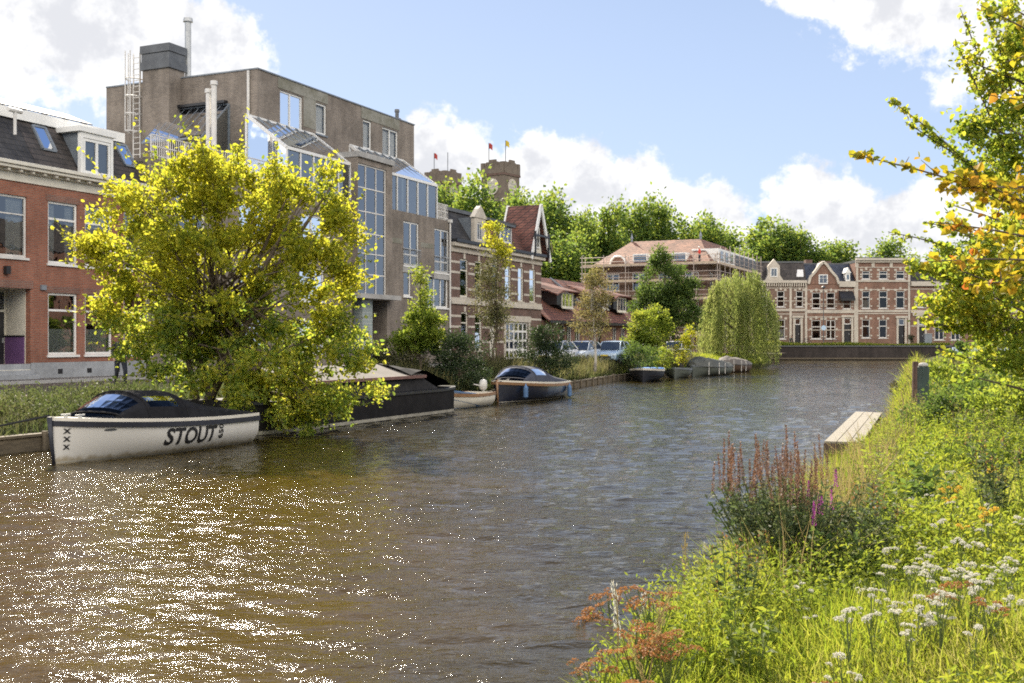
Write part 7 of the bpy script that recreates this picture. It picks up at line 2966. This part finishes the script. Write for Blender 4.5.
# lawn-like grass
x, y = sample_bank(rg, 135000, 3.6, 95)
nz = vnoise(x, y, 1.6, 3)
keep = nz > -.75
x, y, nz = x[keep], y[keep], nz[keep]
dist = (x - right_edge(y)) * .93
hgt = (.17 + .10 * nz + .10 * np.clip(1.2 - dist, 0, 1)) * rg.uniform(.6, 1.3, len(x)) * (1 + y / 60)
blades('grass', x, y, zr(x, y), np.clip(hgt, .06, .7), .0075 + y * .00062, rg, LM['grass'], .6)
# broad-leaved herbs in drifts
x, y = sample_bank(rg, 24000, 3.8, 90, pw=1.9)
nz = vnoise(x, y, 1.1, 9)
keep = nz > -.05
x, y, nz = x[keep], y[keep], nz[keep]
C = []
hh = (.16 + .26 * np.clip(nz, 0, 1)) * rg.uniform(.5, 1.25, len(x)) * (1 + y / 80)
for k in range(6):
    r_ = rg.normal(size=(len(x), 2)) * .045 * (1 + y[:, None] / 12)
    C.append(np.stack([x + r_[:, 0], y + r_[:, 1], zr(x, y) + hh * rg.uniform(.35, 1.1, len(x))], 1))
C = np.concatenate(C)
s_ = np.tile(.028 + y * .0030, 6)
o = leaves('herb_leaves', C, s_, LM['herb'], None, rg, oval=True, aspect=.42, flat=.5)
o['kind'] = 'stuff'
# taller loose fringe at the water's edge
x, y = sample_bank(rg, 26000, 6.2, 95, dmin=-.25, dmax=1.0, pw=1.7)
nz = vnoise(x, y, 1.4, 12)
blades('tall_grass', x, y, zr(x, y), np.clip((.42 + .26 * nz) * rg.uniform(.5, 1.35, len(x)), .12, 1.15) * (1 + y / 90), .008 + y * .0006, rg, LM['grass'], .42)['kind'] = 'stuff'
x, y = sample_bank(rg, 5200, 6.2, 80, dmin=-.2, dmax=1.3, pw=1.6)
nz = vnoise(x, y, .9, 15)
keep = (nz > .05) & ((y > 11.5) | (rg.random(len(y)) < .3))
x, y = x[keep], y[keep]
blades('dry_grass', x, y, zr(x, y), rg.uniform(.4, .95, len(x)) * (1 + y / 120), .006 + y * .0006, rg, LM['straw'], .35)['kind'] = 'stuff'
# leafy water-side herbs (mint, willowherb) on the fringe
x, y = sample_bank(rg, 5200, 6.6, 60, dmin=-.05, dmax=1.8, pw=1.7)
nz = vnoise(x, y, 1.3, 22)
keep = nz > -.2
x, y, nz = x[keep], y[keep], nz[keep]
C, S2 = [], []
hh = np.clip(.42 + .3 * nz, .15, 1) * rg.uniform(.6, 1.2, len(x))
for k in range(9):
    r_ = rg.normal(size=(len(x), 2)) * .05 * (1 + y[:, None] / 14)
    C.append(np.stack([x + r_[:, 0], y + r_[:, 1], zr(x, y) + hh * (.15 + .85 * k / 8)], 1))
    S2.append((.036 + y * .003) * (1.25 - .07 * k))
o = leaves('waterside_herbs', np.concatenate(C), np.concatenate(S2), LM['herb'], None, rg, aspect=.34, flat=.3)
o['kind'] = 'stuff'


# ---- plants that can be told apart
def ground_at(px, py, z_guess=.8):
    """where a sight line meets the right bank"""
    z = z_guess
    for _ in range(12):
        Y = (EYE - z) * F_PX / (py - HZ)
        X = (px - 512) / F_PX * Y
        z = float(zr(X, Y))
    return X, Y, z


def weed(label, seed, hgt, mat, lf, asp, n, spread, tipmat=None):
    """a leafy weed: several leaning stems with leaves thinning upward, some with dull seed tips"""
    rg = np.random.default_rng(seed)
    o = empty('tall_weed', (0, 0, 0), 0, label, 'weed', 'tall leafy weeds on the right bank')
    mb = MB()
    C, D, T2 = [], [], []
    ns_ = 9
    for k in range(ns_):
        a = k * 2.4 + rg.random()
        r_ = spread * rg.uniform(.3, 1)
        h_ = hgt * rg.uniform(.65, 1.08)
        p0 = Vector((.06 * math.cos(a), .06 * math.sin(a), 0))
        p2 = Vector((r_ * math.cos(a), r_ * math.sin(a), h_))
        p1 = p0.lerp(p2, .5) + Vector((0, 0, .08 * h_))
        mb.tube([p0, p1, p2], [.005, .004, .002], 4)
        for u in np.linspace(.08, 1, n // ns_):
            q = p0.lerp(p1, u * 2) if u < .5 else p1.lerp(p2, u * 2 - 1)
            b_ = rg.uniform(0, 6.28)
            w__ = lf * (1.25 - .7 * u)
            C.append((q.x + math.cos(b_) * w__ * .6, q.y + math.sin(b_) * w__ * .6, q.z))
            D.append((math.cos(b_), math.sin(b_), .25))
        for q in range(14):
            T2.append((p2.x + rg.normal() * .02, p2.y + rg.normal() * .02, p2.z - rg.random() * .12))
    mb.build('stem', LM['stemg'], o, recalc=False)
    V = leaf_geo(np.array(C), lf, rg, aspect=asp, axis=np.array(D), jit=.5, flat=.4)
    n1 = len(V) // 4
    if tipmat:
        V = np.concatenate([V, leaf_geo(np.array(T2), .022, rg, aspect=.5, axis=np.tile([0, 0, 1.0], (len(T2), 1)))])
    f = np_mesh('foliage', V, quads_of(len(V) // 4), mat, o)
    if tipmat:
        f.data.materials.append(tipmat)
        f.data.polygons.foreach_set('material_index', [0] * n1 + [1] * (len(V) // 4 - n1))
    return o


WL = 'leafy weed about knee high in the mixed herbs of the right bank'
wd = [weed(WL, 501, .62, LM['herb'], .085, .30, 260, .26), weed(WL, 502, .75, LM['dark2'], .07, .34, 300, .22, LM['rust']),
      weed(WL, 503, .5, LM['mid'], .10, .42, 200, .3), weed(WL, 504, .82, LM['bright'], .075, .24, 280, .2, LM['straw'])]
rg = np.random.default_rng(505)
spots_w = []
for yy, nn_ in ((7.5, 9), (9, 12), (11, 13), (13.5, 14), (17, 16), (21, 18), (26, 18), (32, 16), (40, 14)):
    for k in range(nn_):
        y_ = yy * rg.uniform(.88, 1.14)
        x_ = right_edge(y_) + .1 + rg.random() ** 1.2 * max(1.0, (.4655 * y_ + .5 - right_edge(y_)))
        if yy < 10 and x_ - right_edge(y_) > 1.5: continue
        if off_jetty(np.array([x_]), np.array([y_]))[0]:
            spots_w.append((x_, y_))
for i, (x_, y_) in enumerate(spots_w):
    o = wd[i % 4] if i < 4 else copy_tree(wd[i % 4], None, lambda x: x.children)
    o.location = (x_, y_, float(zr(x_, y_)) - .02)
    o.rotation_euler = (rg.normal() * .12, rg.normal() * .12, rg.random() * 6)
    k = rg.uniform(.6, 1.15) * (1 + max(0, y_ - 15) / 60)
    o.scale = (k, k, k)

# purple loosestrife: brown spikes above a dark leafy mound
X, Y, z = ground_at(799, 592, .5)
rg = np.random.default_rng(71)
ls = empty('loosestrife_plant', (X, Y, z), 0, 'tall loosestrife clump with brown seed spikes and a few magenta flowers at the water edge', 'plant')
kx = Y / F_PX
C, D, stems = [], [], []
tips = []
for k in range(190):
    a = rg.uniform(0, 6.28)
    rr2 = math.sqrt(rg.random())
    bxx, byy = rr2 * .30 * math.cos(a), rr2 * .26 * math.sin(a)
    tx = bxx + rr2 * .50 * math.cos(a) + rg.normal() * .05
    ty = byy + rr2 * .32 * math.sin(a)
    tz = rg.uniform(.70, 1.02) * (1.05 - .25 * rr2 * (1 if math.cos(a) > 0 else .5)) - (.12 if tx > .25 else 0)
    stems.append(((bxx, byy, 0), (tx, ty, tz)))
    tips.append((tx, ty, tz))
    for u in np.linspace(.06, .98, 26):
        p = np.array([bxx + (tx - bxx) * u, byy + (ty - byy) * u, tz * u])
        for s__ in (-1, 1):
            C.append(p + np.array([rg.normal() * .03 + .03 * s__, rg.normal() * .03, rg.normal() * .012]))
            D.append((s__ * rg.uniform(.4, 1), rg.normal() * .7, .35))
leaves('foliage', np.array(C), .07, LM['dark2'], ls, rg, aspect=.30, axis=np.array(D), jit=.6)
mb = MB()
for p, q in stems:
    mb.tube([p, q], [.006, .004], 4)
mb.build('stems', LM['stemg'], ls, recalc=False)


def spike_mesh(rg, h, r_, n, lf):
    C, D = [], []
    for k in range(n):
        u = k / n
        a = k * 2.4
        C.append((r_ * (1 - u * .7) * math.cos(a), r_ * (1 - u * .7) * math.sin(a), h * u))
        D.append((math.cos(a), math.sin(a), .9))
    return leaf_geo(np.array(C), lf, rg, aspect=.5, axis=np.array(D), jit=.3)


V = spike_mesh(rg, .42, .012, 70, .026)
order_ = sorted(tips, key=lambda t: -t[2] + .35 * max(0, t[0]))
first = None
for i, t in enumerate(order_[:64]):
    if first is None:
        first = np_mesh('seed_spike', V, quads_of(len(V) // 4), LM['spike'], ls)
        o = first
    else:
        o = first.copy(); col.objects.link(o); o.parent = ls
    o.location = (t[0], t[1], t[2] - .03)
    k = rg.uniform(.6, 1.15)
    o.scale = (1, 1, k)
    o.rotation_euler = (rg.normal() * .07, rg.normal() * .07, rg.uniform(0, 6))
V = spike_mesh(rg, .22, .018, 46, .03)
first = None
rights = [t for t in order_ if t[0] > -.1][10:24]
for t in rights:
    if first is None:
        first = np_mesh('flower_spike', V, quads_of(len(V) // 4), LM['magenta'], ls); o = first
    else:
        o = first.copy(); col.objects.link(o); o.parent = ls
    o.location = (t[0] + .05, t[1] - .1, t[2] - .12 + rg.normal() * .1)
    o.scale = (.8, .8, rg.uniform(.45, .9))


# umbel plants: white heads, and rust-brown heads gone to seed
def umbel(label, name, headmat, hgt, nheads, group, seed, cat='wildflower', head_r=.032, spread=.075, leafn=26):
    rg = np.random.default_rng(seed)
    o = empty(name, (0, 0, 0), 0, label, cat, group)
    mb = MB()
    heads = []
    for k in range(nheads):
        a = k * 2.4 + rg.random()
        r_ = spread * math.sqrt((k + .5) / nheads)
        top = Vector((r_ * math.cos(a), r_ * math.sin(a), hgt * rg.uniform(.84, 1.04)))
        mb.tube([(0, 0, 0), (top.x * .25, top.y * .25, hgt * .55), top], [.005, .004, .003], 5)
        heads.append(top)
    mb.build('stem', LM['stemg'], o, recalc=False)
    C = []
    for i in range(leafn):
        u = rg.random()
        C.append((rg.normal() * .05, rg.normal() * .05, hgt * (.05 + .8 * u)))
    leaves('foliage', np.array(C), .06, LM['herb'], o, rg, aspect=.3, flat=.4)
    n = 46
    V = []
    rr2 = np.sqrt(rg.random(n)) * head_r
    aa = rg.uniform(0, 6.28, n)
    cc_ = np.stack([rr2 * np.cos(aa), rr2 * np.sin(aa), .010 - (rr2 / head_r) ** 2 * .014 + rg.normal(size=n) * .003], 1)
    V = leaf_geo(cc_, .017, rg, aspect=.8, flat=1.0)
    ho = None
    for hd in heads:
        if ho is None:
            ho = np_mesh('flower_head', V, quads_of(n), headmat, o); h_ = ho
        else:
            h_ = ho.copy(); col.objects.link(h_); h_.parent = o
        h_.location = hd
        h_.rotation_euler = (rg.normal() * .25, rg.normal() * .25, rg.random() * 6)
        k = rg.uniform(.7, 1.25)
        h_.scale = (k, k, k)
    return o


def scatter(protos, spots, rg, tilt=.1, labels=None, smin=.8, smax=1.2):
    for i, (px, py) in enumerate(spots):
        pr_ = protos[i % len(protos)]
        o = pr_ if i < len(protos) else copy_tree(pr_, None, lambda x: x.children)
        # the sight line is to the flower head, so walk down from there
        z = .8
        hgt = pr_['_h']
        for _ in range(14):
            Y = (EYE - (z + hgt)) * F_PX / max(20, (py - HZ))
            X = (px - 512) / F_PX * Y
            z = float(zr(X, Y))
        o.location = (X, Y, z)
        o.rotation_euler = (rg.normal() * tilt, rg.normal() * tilt, rg.random() * 6)
        s__ = rg.uniform(smin, smax)
        o.scale = (s__, s__, s__)
        if labels: o['label'] = labels[i]


rg = np.random.default_rng(81)
wp_ = []
for i, (h_, nh) in enumerate(((.42, 3), (.5, 4), (.36, 2), (.46, 3))):
    o = umbel('white flat topped wildflower standing in the grass of the right bank', 'white_wildflower', LM['whitefl'], h_, nh, 'white flat topped wildflowers on the right bank', 90 + i)
    o['_h'] = h_
    wp_.append(o)
spots = []
# drifts as they lie on the bank
for (cx, cy, sx, sy, n) in ((945, 540, 50, 20, 40), (905, 560, 34, 16, 18), (985, 560, 30, 30, 18), (870, 575, 30, 14, 12), (890, 530, 26, 10, 10), (1000, 505, 18, 8, 5), (880, 440, 12, 5, 5), (905, 436, 16, 5, 4), (850, 628, 12, 7, 3), (820, 585, 20, 12, 3), (920, 490, 50, 22, 16), (860, 520, 26, 14, 7), (860, 668, 40, 8, 3), (960, 600, 35, 25, 6), (930, 470, 40, 20, 5)):
    for k in range(n):
        spots.append((cx + rg.normal() * sx, cy + rg.normal() * sy))
spots = [(a, b) for a, b in spots if 700 < a < 1040 and b > 425]
scatter(wp_, spots, rg, smin=.45, smax=.85)
# rust umbels lower left and on the slope
ru = []
for i, (h_, nh) in enumerate(((.62, 12), (.7, 14), (.52, 10))):
    o = umbel('rust brown seed head plant at the water edge, lower centre of the picture', 'seedhead_plant', LM['rust'], h_, nh, 'rust brown seed head plants at the water edge', 96 + i, cat='dry plant', head_r=.05, spread=.17, leafn=50)
    o['_h'] = h_
    ru.append(o)
scatter(ru, [(598, 618), (618, 600), (640, 592), (604, 645), (632, 622), (588, 660), (654, 606), (615, 668), (640, 650), (664, 628)], rg, smin=.85, smax=1.2)
rv2 = []
for i in range(2):
    o = umbel('reddish brown seed head plant among the white flowers on the right slope', 'seedhead_plant', LM['rust'], .5, 9, 'reddish brown seed heads among the white flowers', 120 + i, cat='dry plant', head_r=.035, spread=.15, leafn=60)
    o['_h'] = .5
    rv2.append(o)
scatter(rv2, [(940, 565), (962, 560), (985, 575), (830, 652)], rg, smin=.5, smax=.75)
# yellow daisies
yd = umbel('yellow flower in the grass', 'yellow_flower', LM['yellowfl'], .45, 3, 'yellow flowers on the right bank', 130, head_r=.03, spread=.06)
yd['_h'] = .45
scatter([yd], [(990, 468), (944, 480), (958, 486), (952, 492), (982, 510), (955, 512), (992, 512)], rg, labels=['single yellow flower highest on the right slope', 'yellow flower on the right slope, farthest left of its group', 'yellow flower in the middle of the right slope group', 'yellow flower right beside the white drift, second from left', 'yellow flower low on the right slope near the picture edge', 'lowest yellow flower above the white flower drift', 'yellow flower at the far right of the lower pair'])
# feathery cream grass plumes over the water
def plume(seed):
    rg = np.random.default_rng(seed)
    o = empty('plume_grass', (0, 0, 0), 0, 'feathery cream grass plume leaning over the water at the bank edge', 'grass plume', 'cream grass plumes at the water edge')
    pts = [Vector((-.03 * u * u * 6, 0, .8 * u)) for u in np.linspace(0, 1, 7)]
    MB().tube(pts, [.004] * 6 + [.002], 4).build('stalk', LM['straw'], o, recalc=False)
    n = 70
    C = np.array([(-.18 * (.7 + .35 * u) ** 2 + rg.normal() * .012, rg.normal() * .012, .8 * (.7 + .35 * u) - .02) for u in rg.random(n)])
    leaves('plume', C, .035, LM['whitefl'] if seed % 2 else LM['straw'], o, rg, aspect=.22, axis=np.tile(np.array([-.5, 0, 1.0]), (n, 1)), jit=.4)
    o['_h'] = .85
    return o
scatter([plume(1), plume(2), plume(3), plume(4)], [(604, 598), (668, 600), (614, 575), (655, 560), (640, 575), (676, 548), (692, 530), (648, 598), (708, 520), (662, 580)], rg, .16)

# ------------------------------------------------------------------ left bank and far quay vegetation
rg = np.random.default_rng(77)


def left_spots(n, t0, t1, d0, d1, pw=1.0):
    t = t0 + (t1 - t0) * rg.random(n) ** pw
    d = d0 + (d1 - d0) * rg.random(n)
    nn = left_edge(t) - d
    x = F0[0] + SD[0] * t + SN[0] * nn
    y = F0[1] + SD[1] * t + SN[1] * nn
    return x, y, zl(t, nn), t, d


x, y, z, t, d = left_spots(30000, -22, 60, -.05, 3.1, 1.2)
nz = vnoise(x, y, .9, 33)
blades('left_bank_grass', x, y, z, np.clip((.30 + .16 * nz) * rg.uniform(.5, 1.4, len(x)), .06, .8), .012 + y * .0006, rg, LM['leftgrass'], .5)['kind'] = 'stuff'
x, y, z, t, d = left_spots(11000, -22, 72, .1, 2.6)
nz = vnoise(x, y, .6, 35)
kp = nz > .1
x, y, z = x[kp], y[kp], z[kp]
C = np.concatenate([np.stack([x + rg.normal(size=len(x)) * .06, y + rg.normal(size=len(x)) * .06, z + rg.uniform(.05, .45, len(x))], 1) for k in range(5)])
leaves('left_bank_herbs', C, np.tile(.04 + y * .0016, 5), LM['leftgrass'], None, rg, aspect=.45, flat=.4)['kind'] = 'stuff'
# reeds and tall weeds between the dinghy and the far boats
x, y, z, t, d = left_spots(14000, 4, 58, .1, 2.6)
nz = vnoise(x, y, .5, 37)
hh = np.clip((.8 + .45 * nz) * rg.uniform(.5, 1.25, len(x)), .2, 1.6)
blades('reeds', x, y, z, hh, .014 + y * .0006, rg, LM['olive'], .3)['kind'] = 'stuff'
x, y, z, t, d = left_spots(9000, 36, 84, .1, 3.6)
nz = vnoise(x, y, .5, 41)
hh = np.clip((.5 + .25 * nz) * rg.uniform(.5, 1.25, len(x)), .15, 1.0)
blades('bright_bank_grass', x, y, z, hh, .02 + y * .0007, rg, LM['grass'], .4)['kind'] = 'stuff'
n = 9000
x = rg.uniform(15, 60, n); y = 150.8 + 1.9 * rg.random(n)
blades('quay_grass', x, y, np.full(n, 1.96), rg.uniform(.15, .55, n) * (1 + .5 * vnoise(x, y, .5, 8)), np.full(n, .12), rg, LM['grass'], .4)['kind'] = 'stuff'
# flowering weeds by the street's edge
make_tree('weed_bush', 'tangled olive weeds on the bank left of the white launch', (*sw(-16.5, 10.8)[:2], .8), .5, [(0, 0, .3, .6, .5, .35), (.5, .3, .3, .5, .5, .35)], 40, .16, 1500, .05, 'olive', .015, seed=301, cat='weeds', limbs=10)
make_tree('weed_bush', 'bright green weeds on the bank just above the white launch bow', (*sw(-13.0, 11.4)[:2], .75), .5, [(0, 0, .3, .5, .4, .35)], 30, .15, 1000, .05, 'mid', .015, seed=302, cat='weeds', limbs=8)
for nm in ('_h',):
    for o in bpy.data.objects:
        if nm in o: del o[nm]
